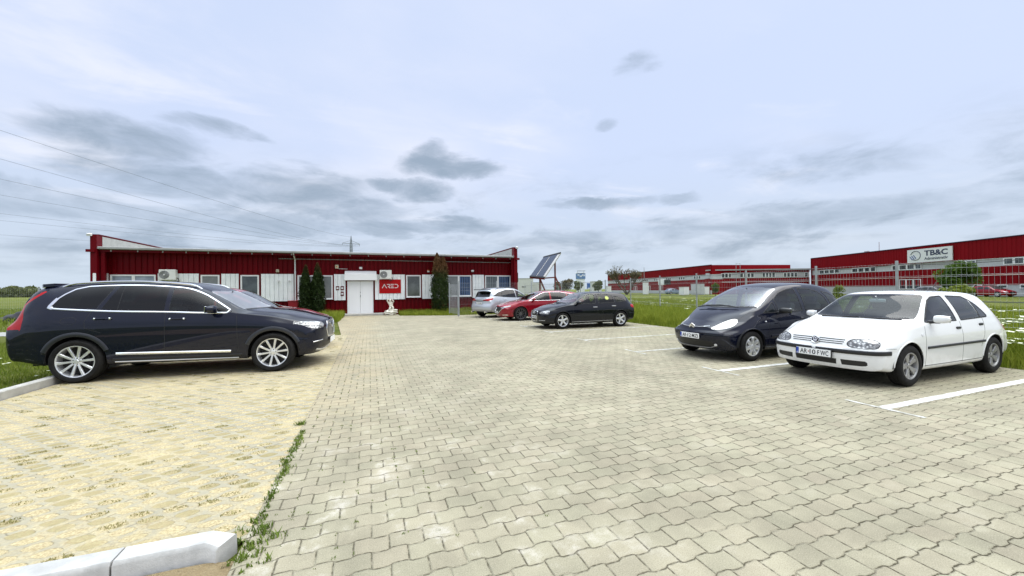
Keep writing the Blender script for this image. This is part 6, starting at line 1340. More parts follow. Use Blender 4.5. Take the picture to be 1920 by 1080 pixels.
def build_office():
    t = thing('office_building', 'low red ribbed office building with white panels and a white double door', 'building')
    m = MB(); m.add(*ribbed(-13.2, 9.85, 0, 3.84, FY - .06, .26, .045)); m.box((-1.68, FY + 9, 1.95), (23.0, 17.98, 3.9)); m.box((-1.68, FY - .04, .05), (22.9, .12, .12)); m.obj('wall', M_REDW, t)
    # end parapets and corner posts
    for x, s_ in ((-13.35, 1), (9.98, -1)):
        m = MB(); m.box((x, FY + 9, 2.3), (.24, 18.9, 4.6)); m.box((x, FY - .62, 2.3), (.26, .30, 4.62)); m.box((x - s_ * .1, FY - .8, 3.76), (.34, .1, .14)); p = m.obj('parapet_wall', M_REDT, t)
        m = MB(); m.box((x + s_ * .125, FY + 9, 4.27), (.012, 18.6, .55)); m.obj('inner_flashing', mat('pale_flashing', (.40, .40, .37), .7, var=.1), p)
        m = MB(); m.box((x, FY + 9, 4.615), (.30, 19.2, .035)); m.obj('coping', M_REDT, p)
    m = MB(); m.box((-13.08, FY - .5, 1.87), (.16, .16, 3.74)); m.obj('pillar', M_REDT, t)
    m = MB(); m.box((9.80, FY - .5, 1.87), (.16, .16, 3.74)); m.obj('pillar', M_REDT, t)
    m = MB(); m.add([(-13.22, FY - .62, 3.98), (9.86, FY - .62, 3.98), (9.86, FY + 18, 4.25), (-13.22, FY + 18, 4.25), (-13.22, FY - .62, 3.86), (9.86, FY - .62, 3.86)], [(0, 1, 2, 3), (4, 5, 1, 0)]); m.box((-1.68, FY - .3, 3.85), (23.1, .6, .03)); ro = m.obj('roof', M_ROOF, t)
    m = MB(); m.box((-1.68, FY - .69, 3.925), (23.1, .13, .13), bev=.02); m.obj('gutter', M_GREY, ro)
    m = MB(); m.box((-1.68, FY - .58, 3.785), (23.0, .05, .12)); m.obj('fascia', M_REDT, t)
    for x in [-13.05, -11.92, -10.82, -9.76, -8.72, -7.64, -6.57, -5.51, -4.49, -3.35, -2.29, -1.16, -.05, 1.06, 2.2, 3.28, 4.4, 5.44, 6.59, 7.74, 8.74, 9.85]:
        m = MB(); m.box((x * .975, FY - .615, 3.82), (.05, .025, .16)); m.obj('gutter_bracket', M_GREY, ro)
    m = MB(); m.tube([(-5.15, FY - .1, 3.55), (9.9, FY - .1, 3.53)], .022, 6); m.obj('conduit', M_GREY, t)
    m = MB(); m.tube([(-4.27, FY - .66, 3.86), (-4.27, FY - .52, 3.72), (-4.27, FY - .12, 3.52), (-4.27, FY - .12, .95)], .042, 10); m.obj('downpipe', M_UPVC, t, True)
    # white panels and red reveals
    for a, b_ in ((-13.18, -13.06), (-10.97, -9.12), (-8.04, -7.2), (-6.06, -4.36), (-2.1, -1.44), (.34, 2.24), (3.37, 4.90), (6.91, 7.75), (9.87, 9.97)):
        m = MB(); m.add(*ribbed(a, b_, .97, 2.62, FY - .15, .235, .06, .80)); m.box(((a + b_) / 2, FY - .082, 1.795), (b_ - a, .02, 1.65)); m.obj('white_panel', M_WPAN, t)
    m = MB(); m.box((-13.30, FY - .80, 1.8), (.12, .02, 1.6)); m.obj('white_panel', M_WPAN, t)
    def window(x0, x1, z0, z1, panes, lights=1):
        y = FY - .135; f = .075; m = MB(); w_ = (x1 - x0)
        m.box(((x0 + x1) / 2, y, z1 - f / 2), (w_, .07, f)); m.box(((x0 + x1) / 2, y, z0 + f / 2), (w_, .07, f)); h = z1 - z0 - 2 * f
        for k in range(lights + 1):
            xk = x0 + f / 2 + (w_ - f) * k / lights; m.box((xk, y, (z0 + z1) / 2), (f * (1 if k in (0, lights) else 1.7), .07, h - .002))
        fr = m.obj('window', M_UPVC, t); m = MB(); m.box(((x0 + x1) / 2, y - .02, z0 - .012), (w_ + .06, .14, .022)); m.obj('sill', M_UPVC, fr)
        m = MB()
        for a, b_, z_a, z_b in ((x0 - .075, x0 - .002, z0 - .08, z1 + .08), (x1 + .002, x1 + .075, z0 - .08, z1 + .08)): m.box(((a + b_) / 2, FY - .10, (z_a + z_b) / 2), (b_ - a, .06, z_b - z_a))
        m.box(((x0 + x1) / 2, FY - .10, z1 + .042), (w_ + .003, .06, .076)); m.obj('reveal', M_REDT, fr)
        for k in range(lights):
            a = x0 + f + (w_ - f) * k / lights + (.02 if k else 0); b_ = x0 + (w_ - f) * (k + 1) / lights - (.02 if k < lights - 1 else 0)
            m = MB(); m.box(((a + b_) / 2, y + .012, (z0 + z1) / 2), (b_ - a - .002, .01, h)); m.obj('pane', panes[k % len(panes)], fr)
    window(-12.99, -11.05, 1.1, 2.55, [M_PSKY, M_PSKY], 2); window(-9.02, -8.13, 1.1, 2.55, [M_PGREY]); window(-7.1, -6.17, 1.1, 2.55, [M_PDARK]); window(-4.14, -2.18, 1.05, 2.55, [M_PGREY])
    window(2.32, 3.28, 1.09, 2.58, [pane_mat('dim_pane', (.07, .075, .075), (.13, .14, .135), .6)]); window(4.98, 6.81, 1.1, 2.58, [M_PGREY, M_PBL], 2); window(7.83, 9.78, 1.1, 2.58, [M_PGB, M_PBL], 2)
    # door, canopy box, step
    m = MB(); m.box((-.95, FY - .10, 1.14), (.785, .05, 2.08), bev=.008); m.box((-.95, FY - .128, 1.14), (.50, .012, 1.75), bev=.004); d1 = m.obj('door', M_DOOR, t)
    m = MB(); m.box((-.155, FY - .10, 1.14), (.785, .05, 2.08), bev=.008); m.box((-.155, FY - .128, 1.14), (.50, .012, 1.75), bev=.004); d2 = m.obj('door', M_DOOR, t)
    m = MB(); m.box((-.55, FY - .14, 1.22), (.03, .03, .14), bev=.008); m.obj('handle', M_BLACK, d1); m = MB(); m.box((-.55, FY - .135, 1.46), (.035, .025, .05), bev=.008); m.obj('lock', M_BLACK, d1)
    m = MB(); m.box((-1.36, FY - .12, 1.15), (.05, .10, 2.2)); m.box((.28, FY - .12, 1.15), (.05, .10, 2.2)); m.obj('door_frame', M_REDT, t)
    m = MB(); m.add([(-1.5, FY - .04, 2.22), (-1.5, FY - .36, 2.24), (-1.47, FY - .34, 2.62), (-1.47, FY - .10, 2.84), (-1.47, FY - .04, 2.84), (.46, FY - .04, 2.22), (.46, FY - .36, 2.24), (.43, FY - .34, 2.62), (.43, FY - .10, 2.84), (.43, FY - .04, 2.84)], [(0, 1, 2, 3, 4), (5, 9, 8, 7, 6), (0, 5, 6, 1), (1, 6, 7, 2), (2, 7, 8, 3), (3, 8, 9, 4)]); m.obj('shutter_box', M_DOOR, t)
    m = MB(); m.box((-.4, FY - .55, .04), (2.5, 1.0, .14), bev=.015); m.obj('door_step', M_CONC, t)
    for x in (-5.13, -4.57):
        m = MB(); m.tube([(x, FY - .1, 2.22), (x, FY - .38, 2.20)], .045, 12); m.obj('vent_pipe', M_UPVC, t, True)
    return t
build_office()
def aircon(x, z, label, w_=.74, h=.58):
    t = thing('air_conditioner', label, 'air conditioner', (x, FY - .36, z), 0, 'outdoor air conditioners on the red wall'); m = MB(); m.box((0, 0, 0), (w_, .28, h), bev=.02); m.obj('casing', mat('ac_white', (.70, .70, .66), .5), t)
    m = MB(); m.lathe([(0, -.152), (.205, -.152), (.225, -.146), (.225, -.138)][::-1], 32, 'y', (-w_ * .17, 0, 0)); g_ = m.obj('fan_grille', mat('ac_grille', (.16, .16, .155), .6), t); m = MB()
    for r in (.06, .11, .16, .205): m.tube([(-w_ * .17 + r * math.cos(a), -.156, r * math.sin(a)) for a in np.linspace(0, 2 * math.pi, 25)], .006, 4, caps=False)
    m.obj('grille_rings', M_STEEL, g_); m = MB(); m.lathe([(0, -.165), (.03, -.162), (.035, -.15)][::-1], 14, 'y', (-w_ * .17, 0, 0)); m.obj('fan_hub', M_UPVC, g_)
    for s_ in (-1, 1): m = MB(); m.bar((s_ * w_ * .36, .22, -h / 2 - .03), (s_ * w_ * .36, -.14, -h / 2 - .03), .035); m.obj('bracket', M_STEEL, t)
    m = MB(); m.tube([(w_ * .5, 0, -h * .3), (w_ * .58, .05, -h * .35), (w_ * .58, .15, -h * .6), (w_ * .3, .2, -h * .72)], .02, 6); m.obj('pipe', M_BLACK, t)
aircon(-10.42, 2.54, 'outdoor air conditioner left of the white panels above the navy car roof'); aircon(1.0, 2.6, 'outdoor air conditioner above the red company sign')
def wallbox(name, label, cat, x, z, d, m_, group=None, extra=None):
    t = thing(name, label, cat, (x, FY - .07, z), 0, group); m = MB(); m.box((0, -d[1] / 2, 0), d, bev=.01); m.obj('casing', m_, t)
    if extra: extra(t)
    return t
def lab(t): m = MB(); m.box((.0, -.105, .0), (.12, .012, .10)); m.obj('paper_label', M_LABEL, t)
M_MBOX = mat('dark_red_mailbox', (.10, .006, .012), .4)
wallbox('mailbox', 'dark red mailbox farthest from the white door', 'mailbox', -1.9, 1.735, (.19, .10, .26), M_MBOX, 'mailboxes beside the door', lab); wallbox('mailbox', 'upper dark red mailbox nearest the white door', 'mailbox', -1.625, 1.735, (.2, .10, .26), M_MBOX, 'mailboxes beside the door', lab); wallbox('mailbox', 'lower dark red mailbox beside the white door', 'mailbox', -1.625, 1.375, (.19, .10, .28), M_MBOX, 'mailboxes beside the door', lab)
def vent(t):
    for k in range(3): m = MB(); m.box((0, -.085, -.04 + .04 * k), (.12, .012, .012)); m.obj('slat', M_GREY, t)
wallbox('junction_box', 'small beige vent box on the red wall above the twin white pipes', 'wall box', -5.21, 2.815, (.16, .08, .17), M_BEIGE, None, vent)
def siren(t): m = MB(); m.lathe([(0, -.13), (.04, -.12), (.05, -.10)][::-1], 12, 'y'); m.obj('siren_lamp', M_AMBER, t); m = MB(); m.tube([(.1, -.02, -.13), (.62, -.02, -.14)], .015, 6); m.obj('cable_duct', M_UPVC, t)
wallbox('alarm_box', 'pale alarm box with a cable duct left of the door canopy', 'wall box', -1.93, 3.1, (.2, .10, .24), M_BEIGE, None, siren)
def lens(t): m = MB(); m.box((0, -.16, -.03), (.15, .02, .09), Matrix.Rotation(.4, 3, 'X')); m.obj('lamp_lens', M_WHITEL, t)
wallbox('floodlight', 'small floodlight on the wall above the door canopy', 'lamp', -.52, 3.03, (.18, .15, .13), M_UPVC, 'wall floodlights', lens); wallbox('floodlight', 'small floodlight above the blue blinds right of the broad conifer', 'lamp', 6.9, 2.9, (.18, .15, .12), M_UPVC, 'wall floodlights', lens)
wallbox('alarm_lamp', 'tiny orange wall lamp half hidden by the broad conifer', 'lamp', 3.78, 2.86, (.14, .10, .16), M_AMBER, None, lens)
def roof_lamp(x, label): t = thing('floodlight', label, 'lamp', (x, FY - .70, 4.60), 0, 'floodlights on the parapet ends'); m = MB(); m.box((0, -.12, -.02), (.18, .14, .13), Matrix.Rotation(.3, 3, 'X'), bev=.01); m.obj('casing', M_UPVC, t); m = MB(); m.box((0, -.02, -.05), (.04, .16, .04)); m.obj('bracket', M_STEEL, t)
roof_lamp(-13.48, 'white floodlight on the left corner top of the office'); roof_lamp(10.06, 'white floodlight on the right corner top of the office')
def side_unit(): t = thing('wall_cabinet', 'dark cabinet on the right end wall of the office', 'cabinet', (10.1, FY + .2, 2.45)); m = MB(); m.box((.17, 0, 0), (.34, .5, .72), bev=.02); m.obj('casing', M_BLACK, t); m = MB(); m.box((.345, 0, 0), (.012, .42, .6)); m.obj('grille', M_GREY, t)
side_unit()
def company_sign():
    t = thing('company_sign', 'bright red sign reading ARED in white letters', 'sign', (1.285, FY - .16, 1.83)); m = MB(); m.box((0, 0, 0), (1.37, .03, .92), bev=.006); m.obj('board', mat('sign_red', (.42, .002, .004), .5, spec=.2), t)
    x0, W, H = -.50, .25, .27; MW = mat('sign_white', (.85, .85, .85), .4); B = lambda m, a, b_, w_=.042: m.bar((a[0], -.02, a[1]), (b_[0], -.02, b_[1]), w_, .012, up=(0, 1, 0)); z0 = .02 - H / 2; z1 = z0 + H
    def letter(f): m = MB(); f(m); m.obj('sign_letter', MW, t)
    letter(lambda m: (B(m, (x0, z0), (x0 + .15, z1)), B(m, (x0 + .128, z1 - .03), (x0 + .285, z0)))); xr = x0 + .30
    arc = lambda cx, cz, r1, a0, a1, n=9: [(cx + r1 * math.cos(a), cz + r1 * math.sin(a)) for a in np.linspace(a0, a1, n)]
    def chain(m, p, w_=.042):
        for a, b_ in zip(p[:-1], p[1:]): B(m, a, b_, w_)
    letter(lambda m: (chain(m, [(xr, z1 - .021), (xr + .13, z1 - .021)] + arc(xr + .13, z1 - .08, .059, math.pi / 2, -math.pi / 2)), B(m, (xr + .07, z1 - .14), (xr + .19, z0)))); xe = xr + .235
    letter(lambda m: (B(m, (xe, z1 - .021), (xe + .2, z1 - .021)), B(m, (xe + .02, (z0 + z1) / 2), (xe + .17, (z0 + z1) / 2)), B(m, (xe, z0 + .021), (xe + .2, z0 + .021)))); xd = xe + .25
    letter(lambda m: chain(m, [(xd, z1 - .021), (xd + .11, z1 - .021)] + arc(xd + .10, (z0 + z1) / 2, H / 2 - .021, math.pi / 2, -math.pi / 2, 13) + [(xd, z0 + .021)]))
company_sign()
def statue():
    t = thing('garden_statue', 'small white stone figure on a rock beside the door step', 'statue', (1.25, 25.6, 0)); M = mat('white_stone', (.66, .63, .54), .85, var=.22, vscale=9, bump=.5, bscale=30); r = np.random.default_rng(4)
    bm = bmesh.new(); bmesh.ops.create_icosphere(bm, subdivisions=4, radius=1)
    for v in bm.verts: c = v.co; k = 1 + .16 * math.sin(c.x * 5 + 1) * math.sin(c.y * 6) + .12 * math.sin(c.z * 9 + c.x * 4); v.co = Vector((c.x * .40 * k, c.y * .30 * k, c.z * .19 * k + .15 + (.06 if c.x > .2 else 0)))
    me = bpy.data.meshes.new('rock_base'); bm.to_mesh(me); bm.free(); me.materials.append(M); me.polygons.foreach_set('use_smooth', [True] * len(me.polygons)); link(bpy.data.objects.new('rock_base', me), t)
    # seated-kneeling figure with an arm over the head, one continuous skin
    J = {'pel': ((0, 0, .42), .115), 'waist': ((.02, 0, .56), .095), 'chest': ((-.01, -.01, .72), .12), 'neck': ((-.02, -.02, .84), .055), 'head': ((-.03, -.04, .93), .085), 'top': ((-.03, -.04, 1.02), .06), 'ls': ((-.14, -.01, .79), .05), 'le': ((-.22, -.06, .92), .04), 'lh': ((-.09, -.04, 1.04), .035), 'rs': ((.12, -.02, .79), .05), 're': ((.19, -.08, .86), .04), 'rh': ((.08, -.1, .98), .035), 'lk': ((-.06, -.17, .38), .075), 'lf': ((-.10, -.10, .22), .055), 'rk': ((.13, -.14, .52), .075), 'rf': ((.13, -.14, .26), .055)}
    E = [('pel', 'waist'), ('waist', 'chest'), ('chest', 'neck'), ('neck', 'head'), ('head', 'top'), ('chest', 'ls'), ('ls', 'le'), ('le', 'lh'), ('chest', 'rs'), ('rs', 're'), ('re', 'rh'), ('pel', 'lk'), ('lk', 'lf'), ('pel', 'rk'), ('rk', 'rf')]
    ks = list(J); me = bpy.data.meshes.new('figure'); me.from_pydata([J[k][0] for k in ks], [(ks.index(a), ks.index(b_)) for a, b_ in E], []); o = link(bpy.data.objects.new('figure', me), None)
    md = o.modifiers.new('skin', 'SKIN')
    for i, k in enumerate(ks): me.skin_vertices[0].data[i].radius = (J[k][1], J[k][1])
    me.skin_vertices[0].data[0].use_root = True; o.modifiers.new('sub', 'SUBSURF').levels = 2
    dg = bpy.context.evaluated_depsgraph_get(); dg.update(); m2 = bpy.data.meshes.new_from_object(o.evaluated_get(dg)); bpy.data.objects.remove(o); m2.materials.clear(); m2.materials.append(M); m2.polygons.foreach_set('use_smooth', [True] * len(m2.polygons)); link(bpy.data.objects.new('figure', m2), t)
statue()
def bin_():
    t = thing('rubbish_bin', 'red wheelie bin against the wall beside the slim conifers', 'bin', (-4.3, 26.35, 0)); m = MB(); b0, b1 = .19, .25
    m.add([(-b0, -b0, .06), (b0, -b0, .06), (b0, b0, .06), (-b0, b0, .06), (-b1, -b1, .95), (b1, -b1, .95), (b1, b1, .95), (-b1, b1, .95)], [(0, 3, 2, 1), (0, 1, 5, 4), (1, 2, 6, 5), (2, 3, 7, 6), (3, 0, 4, 7), (4, 5, 6, 7)]); M = mat('bin_red', (.35, .01, .02), .45); m.obj('bin_body', M, t)
    m = MB(); m.box((0, -.01, .985), (.56, .56, .05), bev=.02); m.obj('lid', M, t)
    for s_ in (-1, 1): m = MB(); m.tube([(s_ * .19, .2, .09), (s_ * .24, .2, .09)], .09, 16); m.obj('wheel', M_BLACK, t, True)
    t = thing('float_ball', 'small white ball on a pole between red bin and conifers', 'lamp', (-4.0, 26.6, 0)); m = MB(); m.sphere((0, 0, .88), .065, 14); m.obj('globe', M_WHITEL, t, True); m = MB(); m.tube([(0, 0, 0), (0, 0, .84)], .02, 8); m.obj('pole', M_STEEL, t)  # a plain white ball on a pole, gives no light
bin_()

# ================================================================ fences
def fence(name, label, pts, h, rows, pitch, wr, post=.03, cable=False, posts=None, zb=.12, dark=None):
    t = thing(name, label, 'fence', (*pts[0], 0)); o = Vector((*pts[0], 0))
    for i, p in enumerate(pts):
        if posts and i not in posts: continue
        m = MB(); m.box(Vector((*p, h / 2 + .04)) - o, (post * 2, post * 2, h + .12), bev=.006); m.obj('post', M_STEEL, t)
    for a, b_ in zip(pts[:-1], pts[1:]):
        a, b_ = Vector((*a, 0)) - o, Vector((*b_, 0)) - o; m = MB(); n = max(2, int((b_ - a).length / pitch)); d = (b_ - a).normalized(); nn = Vector((-d.y, d.x, 0))
        V, F = [], []
        def wire(p, q, r, side):
            k = len(V); V.extend([p - side * r - nn * r, p + side * r - nn * r, p + nn * r, q - side * r - nn * r, q + side * r - nn * r, q + nn * r]); F.extend([(k, k + 1, k + 4, k + 3), (k + 1, k + 2, k + 5, k + 4), (k + 2, k, k + 3, k + 5)])
        for k in range(1, n): p = a + (b_ - a) * (k / n); wire(p + Vector((0, 0, zb)), p + Vector((0, 0, h)), wr, d)
        for z in rows: wire(a + Vector((0, 0, z)), b_ + Vector((0, 0, z)), wr * 1.3, Vector((0, 0, 1)))
        m.add(V, F); m.obj('wire_panel', M_STEEL, t)
        if dark: m = MB(); m.tube([a + Vector((0, 0, dark)), b_ + Vector((0, 0, dark))], .013, 5); m.obj('tension_wire', mat('dark_wire', (.05, .055, .06), .6), t)
        if cable: m = MB(); m.tube([a + Vector((0, 0, h - .03)) + (b_ - a) * q - Vector((0, 0, .16 * q * (1 - q) * 4 * .6)) - nn * .05 for q in np.linspace(0, 1, 9)], .012, 5); m.obj('cable', M_BLACK, t)
    return t
FP = [(19.0, 1.2), (19.25, 5.1), (19.55, 9.0), (20.15, 12.3), (20.8, 16.5), (21.05, 20.4), (21.7, 24.7), (23.1, 30.2), (24.2, 36), (25.2, 43), (26.2, 51), (27.4, 60), (28.6, 70)]
fence('mesh_fence', 'tall galvanised mesh fence between the parked cars and the meadow', FP, 2.42, [.16, .33, .38, .7, .95, 1.25, 1.55, 1.85, 1.9, 2.15, 2.4], .128, .0026, .038, True, dark=.97)
fence('mesh_fence', 'low mesh fence with a gate in front of the office', [(4.93, 22.35), (7.4, 22.75), (9.9, 23.1), (12.2, 23.3)], 1.98, [.1, .3, .7, 1.1, 1.5, 1.7, 1.95], .06, .002, .026)
fence('garden_gate', 'narrow mesh gate with two pale posts beside the broad conifer', [(4.71, 24.1), (4.9, 22.45)], 1.9, [.05, .3, .6, .9, 1.2], .05, .0035, .028)
LP_ = [cl(-44, 26), cl(-35, 28.5), cl(-31, 36), cl(-27, 44)]
fence('mesh_fence', 'mesh fence on thin posts behind the lawn at the far left', LP_, 2.0, [.1, .5, 1, 1.5, 1.95], .1, .0028, .04)

# ================================================================ solar collectors on a red frame
def solar():
    P_ = lambda px, py, d: Vector((*cl((px - 960) / 722.4 * d, d), 1.533 - (py - 543.1 + .0099 * (px - 960)) / 722.4 * d))
    a, b_, c, d = P_(994, 518, 34.0), P_(1021, 520.5, 32.6), P_(1052, 474, 33.3), P_(1020, 482, 34.8); o = (a + b_) / 2; o.z = 0
    t = thing('solar_panel', 'tilted pair of solar collectors on a rusty red steel frame', 'solar panel', o); L = lambda v: v - o
    nrm = (b_ - a).cross(d - a).normalized(); M_RF = mat('rusty_red_steel', (.16, .03, .025), .6, var=.3, vscale=5)
    mp = lambda u, v: a + (b_ - a) * u * (1 - v) + (d - a) * v + (c - d) * u * v
    def slab(u0, u1, v0, v1, th, off, name, mt, par):
        m = MB(); N = 5; g_ = [[L(mp(u0 + (u1 - u0) * i / N, v0 + (v1 - v0) * j / N)) for j in range(N + 1)] for i in range(N + 1)]; fl = lambda i, j: i * (N + 1) + j; K = (N + 1) ** 2
        vs_ = [p + nrm * (off + th) for r_ in g_ for p in r_] + [p + nrm * off for r_ in g_ for p in r_]; fs = []
        for i in range(N):
            for j in range(N): fs += [(fl(i, j), fl(i + 1, j), fl(i + 1, j + 1), fl(i, j + 1)), (K + fl(i, j), K + fl(i, j + 1), K + fl(i + 1, j + 1), K + fl(i + 1, j))]
            for p, q in (((i + 1, 0), (i, 0)), ((i, N), (i + 1, N)), ((0, i), (0, i + 1)), ((N, i + 1), (N, i))): fs.append((fl(*p), fl(*q), K + fl(*q), K + fl(*p)))
        m.add(vs_, fs); return m.obj(name, mt, par)
    fr = slab(0, 1, 0, 1, .10, -.10, 'frame', mat('pale_collector_frame', (.55, .54, .52), .5), t)
    M_COL = mat('collector_glass', (.05, .065, .10), .12, spec=.8)
    for u0, u1 in ((.02, .39), (.45, .86)): slab(u0, u1, .03, .965, .03, .0, 'collector', M_COL, t)
    for v0, v1 in ((-.025, .03), (.965, 1.02)): slab(0, 1., v0, v1, .08, -.03, 'header_pipe', M_BLACK, t)
    rear = L(P_(1041, 491, 33.6)); rb = Vector((rear.x, rear.y, 0)); fl = L(P_(1012.5, 520, 33.2)); flb = Vector((fl.x, fl.y, 0)); f2 = L(a); f2b = Vector((f2.x, f2.y, 0))
    for p, q, nm in ((rear, rb, 'post'), (fl, flb, 'post'), (fl - Vector((0, 0, .12)), L(P_(1028, 560, 33.4)), 'brace'), (L(P_(1041, 518, 33.6)), L(P_(1060, 562, 33.8)), 'brace'), (fl - Vector((0, 0, .1)), L(P_(1041, 520, 33.6)), 'rail'), (L(a) - Vector((0, 0, .12)), L(b_) - Vector((0, 0, .12)), 'rail')): m = MB(); m.bar(p, q, .11); m.obj(nm, M_RF, t)
solar()

# ================================================================ far buildings
def far_building(name, label, A, B, depth):
    A2, B2 = Vector(cl(*A)), Vector(cl(*B)); d = (B2 - A2); rz = math.atan2(d.y, d.x); t = thing(name, label, 'building', (A2.x, A2.y, 0), rz); return t, d.length
def far_windows(t, xs, z0, z1, y=-.06, fr=.09):
    for a, b_ in xs:
        m = MB(); h = z1 - z0; w_ = b_ - a
        for q in ((a + fr / 2, (z0 + z1) / 2, fr, h), (b_ - fr / 2, (z0 + z1) / 2, fr, h), ((a + b_) / 2, z0 + fr / 2, w_ - 2 * fr, fr), ((a + b_) / 2, z1 - fr / 2, w_ - 2 * fr, fr)): m.box((q[0], y, q[1]), (q[2], .08, q[3]))
        f = m.obj('window', M_UPVC, t); m = MB(); m.box(((a + b_) / 2, y + .02, (z0 + z1) / 2), (w_ - 2 * fr, .02, h - 2 * fr)); m.obj('pane', M_PDARK, f)
def tbc():
    t, L = far_building('factory_building', 'long red administration building with a grey window band and white roof sign', (67.8, 87), (65.6, 44), 25); L += 16
    m = MB(); m.box((L / 2, 12, .75), (L, 24, 1.5)); m.obj('base_wall', M_GREYL, t)
    m = MB(); m.add(*ribbed(0, L, 1.5, 4.12, -.06, .5, .04)); m.box((L / 2, 12.1, 2.8), (L - .02, 24, 2.6)); m.obj('wall', M_REDFAR, t)
    m = MB(); m.box((L / 2, 12.05, 4.65), (L - .04, 24, 1.06)); m.obj('window_band', M_GREYL, t)
    m = MB(); m.add(*ribbed(0, L, 5.18, 7.9, -.14, .5, .03)); m.box((L / 2, 12.1, 6.55), (L - .02, 24.2, 2.7)); pr = m.obj('parapet_wall', M_REDFAR, t); m = MB(); m.box((L / 2, -.12, 7.93), (L + .1, .25, .10)); m.obj('coping', mat('dark_coping', (.03, .02, .05), .5), pr); m = MB(); m.box((.0, -.1, 3.95), (.12, .3, 7.9)); m.obj('corner_trim', M_REDT, t)
    far_windows(t, [(2.3, 3.7), (3.75, 5.1), (5.15, 6.5), (6.55, 7.8), (10.9, 12.3), (12.35, 13.7), (13.75, 15.0), (15.05, 16.2), (19.4, 20.65), (20.7, 22.05), (22.1, 23.4), (23.45, 24.5), (29.6, 30.95), (31.0, 32.2), (35.4, 36.5), (36.55, 37.6), (37.65, 38.9), (43, 44.3), (44.4, 45.7)], 4.22, 5.1)
    m = MB(); m.box((L / 2, -.09, 2.9), (L, .06, .08)); m.obj('pale_rail', mat('pale_orange_rail', (.55, .33, .25), .6), t)
    far_windows(t, [(20.7, 21.9), (21.95, 23.15), (23.2, 24.4)], .95, 2.62); far_windows(t, [(34.7, 35.8), (37.1, 38.2), (31.8, 32.9)], 1.05, 1.55, -.05)
    m = MB(); m.tube([(13.4, 3, 7.9), (13.4, 3, 9.9)], .05, 6); m.obj('antenna', M_STEEL, t)
    for x in (11.6, 12.2): m = MB(); m.box((x, 2, 8.1), (.25, .3, .5)); m.obj('roof_vent', M_GREY, t)
    s_ = thing('roof_sign', 'white sign reading TB&C with a ring emblem on the red parapet', 'sign', t.matrix_world @ Vector((0, 0, 0)), t.rotation_euler.z); s_.location = t.location; MI = mat('sign_ink', (.035, .045, .09), .5); MI2 = mat('sign_ink_light', (.10, .11, .14), .5)
    m = MB(); m.box((25.95, -.30, 6.38), (6.9, .12, 2.14)); m.obj('board', mat('sign_panel_white', (.72, .73, .72), .5), s_); T = lambda x, z: Matrix.Translation((x, -.365, z)) @ Matrix.Rotation(R(90), 4, 'X')
    text_mesh('sign_text', 'TB&C', 1.15, MI, s_, T(27.05, 6.72), .03, 3.5, bold=.03); text_mesh('sign_text', 'Administrativ', .62, MI2, s_, T(27.05, 5.86), .03, 3.5, bold=.012)
    m = MB(); m.tube([(23.9 + .80 * math.cos(a), -.38, 6.45 + .74 * math.sin(a)) for a in np.linspace(-2.2, 2.9, 30)], .045, 5); em = m.obj('emblem', MI, s_)
    for k in range(3): m = MB(); x = 22.95 + k * .30; m.bar((x + .42, -.38, 5.75 + k * .1), (x, -.38, 6.35 + k * .1), .11, .02, up=(0, 1, 0)); m.obj('emblem_bar', mat('sign_blue', (.03, .07, .26), .5), em)
tbc()
def hall():
    t, L = far_building('factory_hall', 'long low red hall receding behind the meadow with a flat parapet', (38.4, 154), (46.2, 89), 20)
    m = MB(); m.add(*ribbed(0, L, .9, 3.52, -.06, .5, .04)); m.box((L / 2, 10, 1.7), (L, 19.9, 3.5)); m.obj('wall', M_REDFAR, t); m = MB(); m.box((L / 2, 9.9, 4.05), (L - .04, 19.9, 1.1)); m.obj('window_band', M_GREYL, t)
    m = MB(); m.add(*ribbed(0, L, 4.62, 6.8, -.14, .5, .03)); m.box((L / 2, 10, 5.7), (L - .02, 20.1, 2.16)); pr = m.obj('parapet_wall', M_REDFAR, t); m = MB(); m.box((L / 2, -.12, 6.84), (L + .1, .25, .09)); m.obj('coping', mat('dark_hall_coping', (.04, .02, .04), .5), pr)
    m = MB(); m.box((L / 2, -.05, .45), (L, .1, .9)); m.obj('base_wall', M_GREYL, t); xs = []
    for k in range(9): xs += [(4 + 6.8 * k + q * 1.02, 4.95 + 6.8 * k + q * 1.02) for q in range(3)]
    far_windows(t, xs, 3.66, 4.5, -.10); far_windows(t, [(x, x + 1.1) for x in (24, 25.3, 33.5, 34.7, 41, 42.2)], .6, 2.3)
    m = MB(); m.tube([(L * .55, -2.2, 0), (L * .55, -2.2, 8.0)], .07, 6); fp = m.obj('chimney_pipe', M_STEEL, t)
hall()
